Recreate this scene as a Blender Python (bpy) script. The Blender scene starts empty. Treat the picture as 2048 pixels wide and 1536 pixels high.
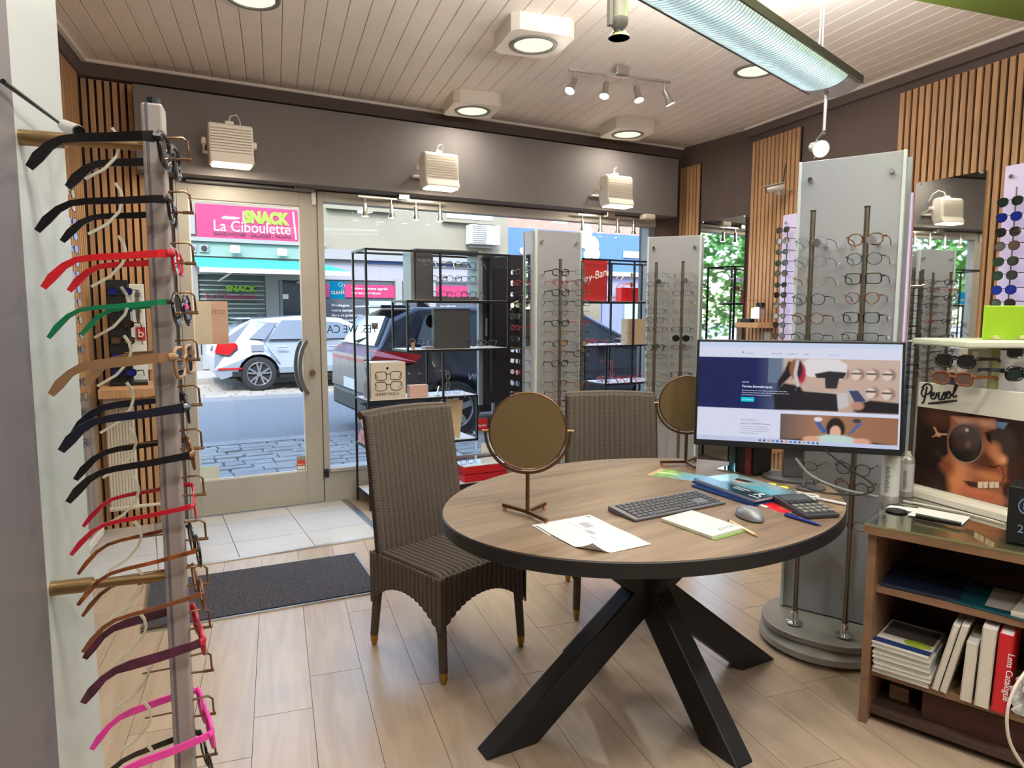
import bpy, bmesh, math, random
import numpy as np
from mathutils import Vector, Matrix, Euler
random.seed(11)
PI = math.pi
SC = bpy.context.scene
COL = SC.collection
# ---------------------------------------------------------------- camera
CAMZ = 1.37
FPX = 1380.0
PITCH, ROLL, YAW = math.radians(5.91), math.radians(.12), math.radians(18.9)
_cp, _sp = math.cos(PITCH), math.sin(PITCH)
FWD = Vector((math.sin(YAW)*_cp, math.cos(YAW)*_cp, -_sp))
_r = Vector((math.cos(YAW), -math.sin(YAW), 0)); _u = _r.cross(FWD)
RGT = _r*math.cos(ROLL) + _u*math.sin(ROLL); UPV = RGT.cross(FWD)
CAM = Vector((0, 0, CAMZ))
cd = bpy.data.cameras.new('camera'); cam = bpy.data.objects.new('camera', cd); COL.objects.link(cam)
cd.sensor_width = 36; cd.lens = FPX*36/2048; cd.clip_start = .02; cd.clip_end = 300
m = Matrix((RGT, UPV, -FWD)).transposed().to_4x4(); m.translation = CAM; cam.matrix_world = m
SC.camera = cam
# ---------------------------------------------------------------- look
vs = SC.view_settings
vs.view_transform = 'Standard'; vs.look = 'None'; vs.gamma = 1; vs.use_curve_mapping = False; vs.exposure = 0.78
# the shop front stands slightly skewed to the side walls
A2 = math.radians(80.6)
DF = Vector((math.sin(A2), math.cos(A2), 0)); NF = Vector((-math.cos(A2), math.sin(A2), 0))
# ---------------------------------------------------------------- world, sun
w = bpy.data.worlds.new('sky'); SC.world = w; w.use_nodes = True
nt = w.node_tree; bg = nt.nodes['Background']
sk = nt.nodes.new('ShaderNodeTexSky'); sk.sky_type = 'NISHITA'; sk.sun_disc = False
sk.sun_elevation = math.radians(43); sk.sun_rotation = math.radians(190); sk.air_density = 1.0; sk.dust_density = 1.0
nt.links.new(sk.outputs[0], bg.inputs[0]); bg.inputs[1].default_value = 1.06
sl = bpy.data.lights.new('sun', 'SUN'); sl.energy = 2.6; sl.angle = math.radians(.6); sl.color = (1, .95, .86)
so = bpy.data.objects.new('sun', sl); COL.objects.link(so)
_e = math.radians(43); _d = (NF*math.cos(math.radians(24)) + DF*math.sin(math.radians(24)))*math.cos(_e) - Vector((0, 0, 1))*math.sin(_e)
so.rotation_euler = _d.to_track_quat('-Z', 'Y').to_euler(); so.location = (0, -6, 12)
def area(name, loc, size, power, color, aim=(0, 0, -1), sy=None, spread=PI):
    l = bpy.data.lights.new(name, 'AREA'); l.energy = power; l.color = color; l.size = size
    if sy: l.shape = 'RECTANGLE'; l.size_y = sy
    l.spread = spread
    o = bpy.data.objects.new(name, l); COL.objects.link(o); o.location = loc
    o.rotation_euler = Vector(aim).to_track_quat('-Z', 'Y').to_euler(); return o
# unseen fill lights added under the ceiling, over the room behind the camera
for lx in (.2, 1.5, 2.8):
    for ly in (.6, -1.2):
        area('rear_fill_light', (lx, ly, 2.78), .22, 12, (1, .97, .92))
# ---------------------------------------------------------------- pixel helpers
def ray(x, y): return FWD + RGT*((x-1024)/FPX) - UPV*((y-768)/FPX)
def G(x, y, z=0.0):                      # point at height z
    d = ray(x, y); return CAM + d*((z-CAMZ)/d.z)
def PLN(x, y, n, c):                     # point on the plane n.p = c
    n = Vector(n); d = ray(x, y); return CAM + d*((c-CAM.dot(n))/d.dot(n))
def AT(x, y, dep): return CAM + ray(x, y)*dep
def FS(x, y, n):                         # (s, z) on a plane parallel to the shop front
    p = PLN(x, y, NF, n); return p.dot(DF), p.z
def F(s, n, z=0.0): return DF*s + NF*n + Vector((0, 0, z))
RZF = math.atan2(DF.y, DF.x)             # rotation of things that stand parallel to the shop front
def zat(X, Y, py):                       # height on a vertical line that shows at image row py
    lo, hi = -1.0, 4.0
    for _ in range(40):
        mid = (lo+hi)/2; d = Vector((X, Y, mid))-CAM; v = 768-FPX*d.dot(UPV)/d.dot(FWD)
        if v > py: lo = mid
        else: hi = mid
    return mid
# ---------------------------------------------------------------- materials
MATS = {}
def mat(name, col, rough=.5, metal=0., vary=0., scale=8., bump=0., bscale=60., spec=.5, emit=None, estr=0., coat=0., trans=0., alpha=1., stretch=(1, 1, 1)):
    if name in MATS: return MATS[name]
    m = bpy.data.materials.new(name); m.use_nodes = True; t = m.node_tree; b = t.nodes['Principled BSDF']
    b.inputs['Base Color'].default_value = (*col, 1); b.inputs['Roughness'].default_value = rough
    b.inputs['Metallic'].default_value = metal; b.inputs['Specular IOR Level'].default_value = spec
    b.inputs['Coat Weight'].default_value = coat; b.inputs['Transmission Weight'].default_value = trans; b.inputs['Alpha'].default_value = alpha
    if emit: b.inputs['Emission Color'].default_value = (*emit, 1); b.inputs['Emission Strength'].default_value = estr
    if vary or bump:
        tc = t.nodes.new('ShaderNodeTexCoord'); mp = t.nodes.new('ShaderNodeMapping'); mp.inputs['Scale'].default_value = stretch
        t.links.new(tc.outputs['Object'], mp.inputs[0])
        if vary:
            n = t.nodes.new('ShaderNodeTexNoise'); n.inputs['Scale'].default_value = scale; n.inputs['Detail'].default_value = 5
            t.links.new(mp.outputs[0], n.inputs['Vector'])
            r = t.nodes.new('ShaderNodeValToRGB'); r.color_ramp.elements[0].position = .3; r.color_ramp.elements[1].position = .7
            r.color_ramp.elements[0].color = (*[max(0, c*(1-vary)) for c in col], 1); r.color_ramp.elements[1].color = (*[min(1, c*(1+vary)) for c in col], 1)
            t.links.new(n.outputs[0], r.inputs[0]); t.links.new(r.outputs[0], b.inputs['Base Color'])
        if bump:
            n2 = t.nodes.new('ShaderNodeTexNoise'); n2.inputs['Scale'].default_value = bscale; t.links.new(mp.outputs[0], n2.inputs['Vector'])
            bp = t.nodes.new('ShaderNodeBump'); bp.inputs['Strength'].default_value = bump; bp.inputs['Distance'].default_value = .003
            t.links.new(n2.outputs[0], bp.inputs['Height']); t.links.new(bp.outputs[0], b.inputs['Normal'])
    MATS[name] = m; return m
def glassmat(name, tint=(1, 1, 1), refl=.08, rough=.02, opac=0., ocol=(1, 1, 1)):
    """thin clear pane: see-through with a weak mirror image, optionally partly opaque"""
    if name in MATS: return MATS[name]
    m = bpy.data.materials.new(name); m.use_nodes = True; t = m.node_tree; t.nodes.remove(t.nodes['Principled BSDF']); o = t.nodes['Material Output']
    tr = t.nodes.new('ShaderNodeBsdfTransparent'); tr.inputs[0].default_value = (*tint, 1)
    gl = t.nodes.new('ShaderNodeBsdfGlossy'); gl.inputs['Roughness'].default_value = rough
    fr = t.nodes.new('ShaderNodeFresnel'); fr.inputs[0].default_value = 1.45
    mu = t.nodes.new('ShaderNodeMath'); mu.operation = 'MULTIPLY'; mu.inputs[1].default_value = refl/.04; mu.use_clamp = True
    ge = t.nodes.new('ShaderNodeNewGeometry'); inv = t.nodes.new('ShaderNodeMath'); inv.operation = 'SUBTRACT'; inv.inputs[0].default_value = 1; t.links.new(ge.outputs['Backfacing'], inv.inputs[1])
    fb = t.nodes.new('ShaderNodeMath'); fb.operation = 'MULTIPLY'; t.links.new(fr.outputs[0], fb.inputs[0]); t.links.new(inv.outputs[0], fb.inputs[1])
    t.links.new(fb.outputs[0], mu.inputs[0])            # reflect only on the front face of each thin pane
    mx = t.nodes.new('ShaderNodeMixShader'); t.links.new(mu.outputs[0], mx.inputs[0]); t.links.new(tr.outputs[0], mx.inputs[1]); t.links.new(gl.outputs[0], mx.inputs[2])
    if opac:
        df = t.nodes.new('ShaderNodeBsdfDiffuse'); df.inputs[0].default_value = (*ocol, 1)
        tl = t.nodes.new('ShaderNodeBsdfTranslucent'); tl.inputs[0].default_value = (*ocol, 1)
        m0 = t.nodes.new('ShaderNodeMixShader'); m0.inputs[0].default_value = .4; t.links.new(df.outputs[0], m0.inputs[1]); t.links.new(tl.outputs[0], m0.inputs[2])
        m2 = t.nodes.new('ShaderNodeMixShader'); m2.inputs[0].default_value = opac; t.links.new(mx.outputs[0], m2.inputs[1]); t.links.new(m0.outputs[0], m2.inputs[2]); mx = m2
    t.links.new(mx.outputs[0], o.inputs[0]); MATS[name] = m; return m
def wood(name, c1, c2, rough=.45, scale=(1.2, 14, 14), bump=.15, coat=0., rnd=.12, spec=.5):
    """grain runs along local x; a random tint for every object"""
    if name in MATS: return MATS[name]
    m = bpy.data.materials.new(name); m.use_nodes = True; t = m.node_tree; b = t.nodes['Principled BSDF']
    tc = t.nodes.new('ShaderNodeTexCoord'); mp = t.nodes.new('ShaderNodeMapping'); mp.inputs['Scale'].default_value = scale
    oi = t.nodes.new('ShaderNodeObjectInfo'); t.links.new(tc.outputs['Object'], mp.inputs[0])
    vm = t.nodes.new('ShaderNodeVectorMath'); vm.operation = 'ADD'; cx = t.nodes.new('ShaderNodeMath'); cx.operation = 'MULTIPLY'; cx.inputs[1].default_value = 37
    t.links.new(oi.outputs['Random'], cx.inputs[0]); t.links.new(mp.outputs[0], vm.inputs[0]); t.links.new(cx.outputs[0], vm.inputs[1])
    n = t.nodes.new('ShaderNodeTexNoise'); n.inputs['Scale'].default_value = 1.0; n.inputs['Detail'].default_value = 7; n.inputs['Roughness'].default_value = .62; n.inputs['Distortion'].default_value = 1.1
    t.links.new(vm.outputs[0], n.inputs['Vector'])
    r = t.nodes.new('ShaderNodeValToRGB'); r.color_ramp.elements[0].position = .28; r.color_ramp.elements[1].position = .66
    r.color_ramp.elements[0].color = (*c1, 1); r.color_ramp.elements[1].color = (*c2, 1); t.links.new(n.outputs[0], r.inputs[0])
    hs = t.nodes.new('ShaderNodeHueSaturation'); mr = t.nodes.new('ShaderNodeMapRange'); mr.inputs[3].default_value = 1-rnd; mr.inputs[4].default_value = 1+rnd
    t.links.new(oi.outputs['Random'], mr.inputs[0]); t.links.new(mr.outputs[0], hs.inputs['Value']); t.links.new(r.outputs[0], hs.inputs['Color'])
    t.links.new(hs.outputs[0], b.inputs['Base Color']); b.inputs['Roughness'].default_value = rough; b.inputs['Coat Weight'].default_value = coat; b.inputs['Specular IOR Level'].default_value = spec
    b.inputs['Coat Roughness'].default_value = .25
    bp = t.nodes.new('ShaderNodeBump'); bp.inputs['Strength'].default_value = bump; bp.inputs['Distance'].default_value = .002; t.links.new(n.outputs[0], bp.inputs['Height']); t.links.new(bp.outputs[0], b.inputs['Normal'])
    MATS[name] = m; return m
def glow(name, col, s):
    if name in MATS: return MATS[name]
    m = bpy.data.materials.new(name); m.use_nodes = True; t = m.node_tree; t.nodes.remove(t.nodes['Principled BSDF'])
    e = t.nodes.new('ShaderNodeEmission'); e.inputs[0].default_value = (*col, 1); e.inputs[1].default_value = s; t.links.new(e.outputs[0], t.nodes['Material Output'].inputs[0]); MATS[name] = m; return m
def printmat(name, rough=.4, emis=0.):
    """flat print (or lit screen) coloured by the mesh's own colour attribute"""
    if name in MATS: return MATS[name]
    m = bpy.data.materials.new(name); m.use_nodes = True; t = m.node_tree; b = t.nodes['Principled BSDF']; a = t.nodes.new('ShaderNodeVertexColor'); a.layer_name = 'print'
    if emis:
        b.inputs['Base Color'].default_value = (.01, .01, .01, 1); t.links.new(a.outputs[0], b.inputs['Emission Color']); b.inputs['Emission Strength'].default_value = emis
    else: t.links.new(a.outputs[0], b.inputs['Base Color'])
    b.inputs['Roughness'].default_value = rough; MATS[name] = m; return m
def srgb(r, g, b): return tuple(((c/255+.055)/1.055)**2.4 if c > 10 else c/255/12.92 for c in (r, g, b))
# ---------------------------------------------------------------- mesh builder
class MB:
    def __init__(s): s.v = []; s.f = []
    def add(s, v, f):
        o = len(s.v); s.v += [tuple(p) for p in v]; s.f += [tuple(i+o for i in q) for q in f]; return s
    def box(s, c, d, rz=0, M=None):
        x, y, z = d[0]/2, d[1]/2, d[2]/2
        v = [Vector((a*x, b*y, e*z)) for e in (-1, 1) for b in (-1, 1) for a in (-1, 1)]
        R = M if M is not None else Matrix.Rotation(rz, 3, 'Z')
        v = [R @ p + Vector(c) for p in v]
        return s.add(v, [(0, 2, 3, 1), (4, 5, 7, 6), (0, 1, 5, 4), (2, 6, 7, 3), (0, 4, 6, 2), (1, 3, 7, 5)])
    def bar(s, a, b, w, h=None, upv=(0, 0, 1)):
        a, b = Vector(a), Vector(b); d = b-a; L = d.length; x = d.normalized(); h = h or w; u = Vector(upv)
        if abs(x.dot(u)) > .98: u = Vector((0, 1, 0))
        y = u.cross(x).normalized(); z = x.cross(y); R = Matrix((x, y, z)).transposed()
        return s.box((a+b)/2, (L, w, h), M=R)
    def cyl(s, a, b, r0, r1=None, n=12, cap=True):
        a, b = Vector(a), Vector(b); r1 = r0 if r1 is None else r1; d = (b-a).normalized(); u = Vector((0, 0, 1)) if abs(d.z) < .9 else Vector((1, 0, 0))
        x = u.cross(d).normalized(); y = d.cross(x); v = []
        for p, r in ((a, r0), (b, r1)):
            for i in range(n): t = 2*PI*i/n; v.append(p + x*(r*math.cos(t)) + y*(r*math.sin(t)))
        f = [(i, (i+1) % n, n+(i+1) % n, n+i) for i in range(n)]
        if cap: f += [tuple(range(n-1, -1, -1)), tuple(range(n, 2*n))]
        return s.add(v, f)
    def tube(s, pts, r, n=8, closed=False, cap=True):
        pts = [Vector(p) for p in pts]; N = len(pts); v = []; prev = None
        for i, p in enumerate(pts):
            q = pts[(i+1) % N] if (closed or i < N-1) else p; o = pts[i-1] if (closed or i > 0) else p
            d = (q-o).normalized(); rr = r[i] if isinstance(r, (list, tuple)) else r
            if prev is None:
                u = Vector((0, 0, 1)) if abs(d.z) < .9 else Vector((1, 0, 0)); x = u.cross(d).normalized()
            else: x = (prev - d*prev.dot(d)).normalized()
            prev = x; y = d.cross(x)
            for k in range(n): t = 2*PI*k/n; v.append(p + x*(rr*math.cos(t)) + y*(rr*math.sin(t)))
        f = []
        for i in range(N if closed else N-1):
            a, b = i*n, ((i+1) % N)*n
            f += [(a+k, a+(k+1) % n, b+(k+1) % n, b+k) for k in range(n)]
        if cap and not closed: f += [tuple(range(n-1, -1, -1)), tuple(range((N-1)*n, N*n))]
        return s.add(v, f)
    def ribbon(s, pts, hts, th, side=(1, 0, 0)):
        """flat bar swept along pts: height hts[i] in the plane of the path, thickness th along side"""
        sd = Vector(side); v = []; N = len(pts); pts = [Vector(p) for p in pts]
        for i, p in enumerate(pts):
            d = (pts[min(i+1, N-1)]-pts[max(i-1, 0)]).normalized(); u = sd.cross(d).normalized()*(hts[i]/2); k = sd*(th/2)
            v += [p-u-k, p-u+k, p+u+k, p+u-k]
        f = []
        for i in range(N-1):
            a, b = 4*i, 4*i+4; f += [(a+j, a+(j+1) % 4, b+(j+1) % 4, b+j) for j in range(4)]
        f += [(3, 2, 1, 0), (4*N-4, 4*N-3, 4*N-2, 4*N-1)]
        return s.add(v, f)
    def lathe(s, prof, n=24, c=(0, 0, 0), M=None):
        """profile of (radius, height) about local z"""
        c = Vector(c); v = []; M = M or Matrix.Identity(3)
        for r, z in prof:
            for i in range(n): t = 2*PI*i/n; v.append(c + M @ Vector((r*math.cos(t), r*math.sin(t), z)))
        f = []
        for j in range(len(prof)-1):
            a, b = j*n, (j+1)*n; f += [(a+i, a+(i+1) % n, b+(i+1) % n, b+i) for i in range(n)]
        if prof[0][0] > 1e-4: f.append(tuple(range(n-1, -1, -1)))
        if prof[-1][0] > 1e-4: f.append(tuple(range((len(prof)-1)*n, len(prof)*n)))
        return s.add(v, f)
    def prism(s, pts, t, o=(0, 0, 0), X=(1, 0, 0), Y=(0, 0, 1)):
        """outline pts (2D) in the X,Y plane, extruded by t along X x Y"""
        X, Y, o = Vector(X).normalized(), Vector(Y).normalized(), Vector(o); N = X.cross(Y)*t; n = len(pts)
        v = [o + X*a + Y*b for a, b in pts] + [o + X*a + Y*b + N for a, b in pts]
        f = [tuple(range(n-1, -1, -1)), tuple(range(n, 2*n))] + [(i, (i+1) % n, n+(i+1) % n, n+i) for i in range(n)]
        return s.add(v, f)
    def grid(s, fn, nu, nv):
        v = [fn(i/nu, j/nv) for j in range(nv+1) for i in range(nu+1)]; k = nu+1
        return s.add(v, [(j*k+i, j*k+i+1, (j+1)*k+i+1, (j+1)*k+i) for j in range(nv) for i in range(nu)])
    def mesh(s, name, m=None, smooth=False):
        me = bpy.data.meshes.new(name); me.from_pydata([tuple(p) for p in s.v], [], s.f)
        if m: me.materials.append(m)
        b = bmesh.new(); b.from_mesh(me); bmesh.ops.recalc_face_normals(b, faces=b.faces)
        if smooth:
            for e in b.edges: e.smooth = not (len(e.link_faces) == 2 and e.calc_face_angle(0) > .7)
            for fc in b.faces: fc.smooth = True
        b.to_mesh(me); b.free(); return me
    def build(s, name, m=None, parent=None, smooth=False, bevel=0, M=None):
        o = bpy.data.objects.new(name, s.mesh(name, m, smooth)); COL.objects.link(o)
        if parent is not None: o.parent = parent
        if M is not None: o.matrix_basis = M
        if bevel:
            b = o.modifiers.new('bevel', 'BEVEL'); b.width = bevel; b.segments = 2; b.limit_method = 'ANGLE'
        return o
def link_mesh(name, me, parent=None, M=None):
    o = bpy.data.objects.new(name, me); COL.objects.link(o)
    if parent is not None: o.parent = parent
    if M is not None: o.matrix_basis = M
    return o
def tag(o, label, cat, group=None):
    o['label'] = label; o['category'] = cat
    if group: o['group'] = group
    return o
def thing(name, label, cat, loc=(0, 0, 0), rz=0, group=None, M=None):
    o = bpy.data.objects.new(name, None); COL.objects.link(o); o.empty_display_size = .05
    if M is not None: o.matrix_basis = M
    else: o.location = loc; o.rotation_euler = (0, 0, rz)
    return tag(o, label, cat, group)
def struct(o, label=None, cat=None):
    o['kind'] = 'structure'
    if label: o['label'] = label
    if cat: o['category'] = cat
    return o
def sroot(name, label=None, cat=None):
    o = bpy.data.objects.new(name, None); COL.objects.link(o); o.empty_display_size = .05; return struct(o, label, cat)
def frame_matrix(o, x, y, z):            # object axes given in world directions
    m = Matrix((Vector(x).normalized(), Vector(y).normalized(), Vector(z).normalized())).transposed().to_4x4(); m.translation = Vector(o); return m
_fonts = {}
def text(name, s, size, m, parent=None, M=None, depth=.0015, align='LEFT', shear=0, space=1., sx=1., bold=0.):
    key = (s, size, depth, align, shear, space, sx, bold, m.name)
    if key not in _fonts:
        c = bpy.data.curves.new('t', 'FONT'); c.body = s; c.size = size; c.extrude = depth; c.align_x = align; c.shear = shear; c.space_character = space; c.offset = bold; c.resolution_u = 3
        o = bpy.data.objects.new('t', c); COL.objects.link(o); dg = bpy.context.evaluated_depsgraph_get()
        me = bpy.data.meshes.new_from_object(o.evaluated_get(dg)); bpy.data.objects.remove(o); bpy.data.curves.remove(c)
        me.transform(Matrix.Diagonal((sx, 1, 1, 1)))
        me.materials.clear(); me.materials.append(m); _fonts[key] = me
    o = link_mesh(name, _fonts[key], parent, M)
    if len(s.replace(' ', '')) > 1: o['kind'] = 'stuff'
    return o
ORD = ['topmost', 'second', 'third', 'fourth', 'fifth', 'sixth', 'seventh', 'eighth', 'ninth', 'tenth', 'eleventh', 'twelfth', 'thirteenth', 'fourteenth', 'fifteenth', 'sixteenth']
def nth(i): return 'topmost' if i == 0 else ORD[i] + ' from the top'
# ---------------------------------------------------------------- painted print
class Paint:
    """small canvas for pictures printed on posters, covers and screens; u right, v up, 0..1"""
    def __init__(s, w, h, bg):
        s.w, s.h = w, h; s.a = np.zeros((h, w, 3)); s.a[:] = srgb(*bg); s.v, s.u = np.mgrid[0:1:h*1j, 0:1:w*1j]; s.asp = w/h
    def mix(s, k, c, op=1.):
        k = np.clip(k, 0, 1)[..., None]*op; s.a = s.a*(1-k) + np.array(srgb(*c))*k; return s
    def ell(s, x, y, rx, ry, c, soft=.08, rot=0, op=1.):
        dx = (s.u-x)*s.asp; dy = s.v-y; ca, sa = math.cos(rot), math.sin(rot)
        d = np.sqrt(((dx*ca+dy*sa)/(rx*s.asp))**2 + ((-dx*sa+dy*ca)/ry)**2); return s.mix((1-d)/soft+.5, c, op)
    def poly(s, pts, c, soft=.006, op=1.):
        ins = np.zeros(s.u.shape, bool); dm = np.full(s.u.shape, 9.); n = len(pts)
        for i in range(n):
            (x0, y0), (x1, y1) = pts[i], pts[(i+1) % n]
            if y0 != y1:
                cr = ((y0 > s.v) != (y1 > s.v)) & (s.u < (x1-x0)*(s.v-y0)/(y1-y0)+x0); ins ^= cr
            ex, ey = (x1-x0)*s.asp, y1-y0; px, py = (s.u-x0)*s.asp, s.v-y0; t = np.clip((px*ex+py*ey)/max(ex*ex+ey*ey, 1e-12), 0, 1)
            dm = np.minimum(dm, np.hypot(px-t*ex, py-t*ey))
        return s.mix(np.where(ins, dm, -dm)/max(soft, 1e-4)+.5, c, op)
    def line(s, pts, wd, c, op=1.):
        dm = np.full(s.u.shape, 9.)
        for (x0, y0), (x1, y1) in zip(pts, pts[1:]):
            ex, ey = (x1-x0)*s.asp, y1-y0; px, py = (s.u-x0)*s.asp, s.v-y0; t = np.clip((px*ex+py*ey)/max(ex*ex+ey*ey, 1e-12), 0, 1)
            dm = np.minimum(dm, np.hypot(px-t*ex, py-t*ey))
        return s.mix((wd-dm)*s.h*.7+.5, c, op)
    def rect(s, x0, y0, x1, y1, c, op=1.):
        return s.mix(((s.u >= x0) & (s.u <= x1) & (s.v >= y0) & (s.v <= y1)).astype(float), c, op)
    def grad(s, x0, x1, c, op=1.): return s.mix((s.u-x0)/(x1-x0), c, op)
    def vgrad(s, y0, y1, c, op=1.): return s.mix((s.v-y0)/(y1-y0), c, op)
    def noise(s, amt, sc, seed=1):
        r = np.random.RandomState(seed); g = r.rand(sc+2, int(sc*s.asp)+2); yy = s.v*sc; xx = s.u*int(sc*s.asp); y0 = yy.astype(int); x0 = xx.astype(int); fy = yy-y0; fx = xx-x0
        n = (g[y0, x0]*(1-fx)+g[y0, x0+1]*fx)*(1-fy)+(g[y0+1, x0]*(1-fx)+g[y0+1, x0+1]*fx)*fy
        s.a = np.clip(s.a*(1+amt*(n[..., None]-.5)*2), 0, 1); return s
    def build(s, name, W, H, m, parent=None, M=None, fn=None):
        """flat sheet W x H in local x,z, origin at its lower left corner, facing local -y"""
        me = bpy.data.meshes.new(name); w, h = s.w, s.h
        V = np.zeros((h, w, 3)); V[..., 0] = s.u*W; V[..., 2] = s.v*H
        if fn is not None: V = fn(V)
        idx = np.arange(w*h).reshape(h, w); q = np.stack([idx[:-1, :-1], idx[:-1, 1:], idx[1:, 1:], idx[1:, :-1]], -1).reshape(-1, 4)
        me.from_pydata(V.reshape(-1, 3).tolist(), [], q.tolist()); ca = me.color_attributes.new('print', 'FLOAT_COLOR', 'POINT')
        cc = np.ones((w*h, 4), np.float32); cc[:, :3] = s.a.reshape(-1, 3); ca.data.foreach_set('color', cc.ravel()); me.materials.append(m)
        return link_mesh(name, me, parent, M)
# ================================================================ the room
ZC = 2.84; NW = 4.95                       # ceiling height, distance of the shop front
m_floor = wood('oak_laminate', srgb(170, 148, 124), srgb(194, 173, 148), rough=.34, scale=(1.6, 16, 16), bump=.25, rnd=.035, spec=.8, coat=.45)
m_sub = mat('dark_joint', srgb(112, 90, 70), .9)
m_tile = mat('cream_tile', srgb(206, 206, 205), .25, vary=.05, scale=5, spec=.6)
m_ceil = mat('white_ceiling_board', srgb(236, 226, 214), .55, vary=.03, scale=3)
m_ceild = mat('ceiling_groove', srgb(206, 194, 178), .8)
m_brown = mat('dark_brown_paint', srgb(100, 86, 80), .85, vary=.06, scale=5)
m_taupe = mat('taupe_paint', srgb(114, 108, 105), .75, vary=.04, scale=4)
m_slat = wood('slat_oak', srgb(168, 124, 84), srgb(204, 160, 116), rough=.55, scale=(40, 40, 2.2), bump=.1, rnd=.1)
m_felt = mat('black_felt', srgb(40, 28, 22), .95)
m_alu = mat('beige_grey_aluminium', srgb(170, 164, 153), .45, vary=.03, scale=6)
m_alud = mat('grey_window_frame', srgb(112, 112, 112), .45)
m_white = mat('white_paint', srgb(226, 222, 214), .5)
m_blackm = mat('black_metal', srgb(22, 22, 24), .45, metal=.2)
m_black = mat('black_plastic', srgb(18, 18, 19), .4)
m_steel = mat('brushed_steel', srgb(190, 188, 182), .3, metal=1.)
m_chrome = mat('chrome', srgb(225, 225, 225), .1, metal=1.)
m_brass = mat('aged_brass', srgb(150, 122, 84), .35, metal=.9)
m_pane = glassmat('window_glass', (.97, .985, .98), refl=.045)
m_green = mat('lime_green_paint', srgb(104, 124, 44), .7)

# floor: oak laminate planks, tiles at the entrance
fl = sroot('floor', 'light oak laminate floor with cream tiles inside the entrance', 'floor')
MB().box((1.4, 1.4, -.03), (5.6, 8.8, .04)).build('subfloor', m_sub, fl)
PW = .192; X0 = G(606.8, 1220.5).x - PW*20
rp = random.Random(5); i = 0; x = X0
while x < 4.0:
    xa, xb = max(x, -1.06), min(x+PW, 3.98)
    if xb-xa > .02:
        nl = 4.0 if xb < .42 else NW
        y = -2.6 + rp.random()*1.2 - 1.29; yend = lambda q: (nl + q*math.cos(A2))/math.sin(A2)
        while y < yend(xb):
            y1 = min(y+1.29, 99); ya = max(y, -2.6)
            a = min(y1-.001, yend(xa)); b = min(y1-.001, yend(xb))
            if min(a, b) - ya > .02:
                cx, cy = (xa+xb)/2, (ya+a)/2; g = .0009
                o = MB().prism([(ya-cy+g, xb-g-cx), (ya-cy+g, xa+g-cx), (a-cy-g, xa+g-cx), (b-cy-g, xb-g-cx)], .012, (0, 0, -.012), (1, 0, 0), (0, 1, 0))
                q = o.build('plank', m_floor, fl); q.location = (cx, cy, 0); q.rotation_euler = (0, 0, PI/2)
                q.data.transform(Matrix.Scale(-1, 4, (0, 1, 0)))
            y = y1
    x += PW
def floor_poly(pts, z0, z1, name, m, parent):
    return MB().prism(pts, z1-z0, (0, 0, z0), (1, 0, 0), (0, 1, 0)).build(name, m, parent)
srow = [-.80, -.388, .028, .434, .849, 1.245]; nrow = [4.01, 4.295, 4.71, 4.95]
def F2(s, n): p = F(s, n); return (p.x, p.y)
for a, b in zip(srow, srow[1:]):
    for c, d in zip(nrow, nrow[1:]):
        if F(a, c).x < -1.3: continue
        g = .0022; floor_poly([F2(a+g, c+g), F2(b-g, c+g), F2(b-g, d-g), F2(a+g, d-g)], -.006, .004, 'tile', m_tile, fl)
floor_poly([F2(-.85, 3.995), F2(1.25, 3.995), F2(1.25, 4.95), F2(-.85, 4.95)], -.008, .001, 'tile_bed', mat('grout', srgb(120, 112, 100), .9), fl)
MB().bar(F(1.262, 3.99, .004), F(1.262, 4.95, .004), .045, .012).build('edge_strip', m_steel, fl, bevel=.003)
MB().bar(F(-.85, 3.998, .003), F(1.28, 3.998, .003), .022, .009).build('edge_strip', m_steel, fl, bevel=.002)

# ceiling: narrow boards running towards the shop front
ce = sroot('ceiling', 'cream boarded ceiling of narrow planks', 'ceiling')
MB().box((1.4, 1.4, ZC+.05), (5.8, 9.2, .06)).build('ceiling_slab', m_ceild, ce)
BW = .1015; x = G(112.7, 0, ZC).x - BW*3; k = 0
while x < 3.95:
    xa, xb = max(x, -1.06), min(x+BW, 3.95)
    if xb-xa > .02:
        sp = rp.choice([2.2, 2.9, 3.3, 9]); ye = [(NW-.06+q*math.cos(A2))/math.sin(A2) for q in (xa, xb)]
        segs = [(-2.6, min(sp, min(ye)))] + ([(sp+.0015, None)] if sp < 9 else [])
        if sp == 9: segs = [(-2.6, None)]
        for ya, yb in segs:
            a, b = (ye if yb is None else (yb, yb)); g = .0012; c = .003
            v = [(xa+g, ya, ZC+.012), (xa+g, ya, ZC+c), (xa+g+c, ya, ZC), (xb-g-c, ya, ZC), (xb-g, ya, ZC+c), (xb-g, ya, ZC+.012)]
            v2 = [(p[0], a+(b-a)*(p[0]-xa)/(xb-xa), p[2]) for p in v]
            MB().add(v+v2, [(5, 4, 3, 2, 1, 0), (6, 7, 8, 9, 10, 11)] + [(j, j+1, j+7, j+6) for j in range(5)] + [(5, 0, 6, 11)]).build('ceiling_plank', m_ceil, ce)
    x += BW
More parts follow.
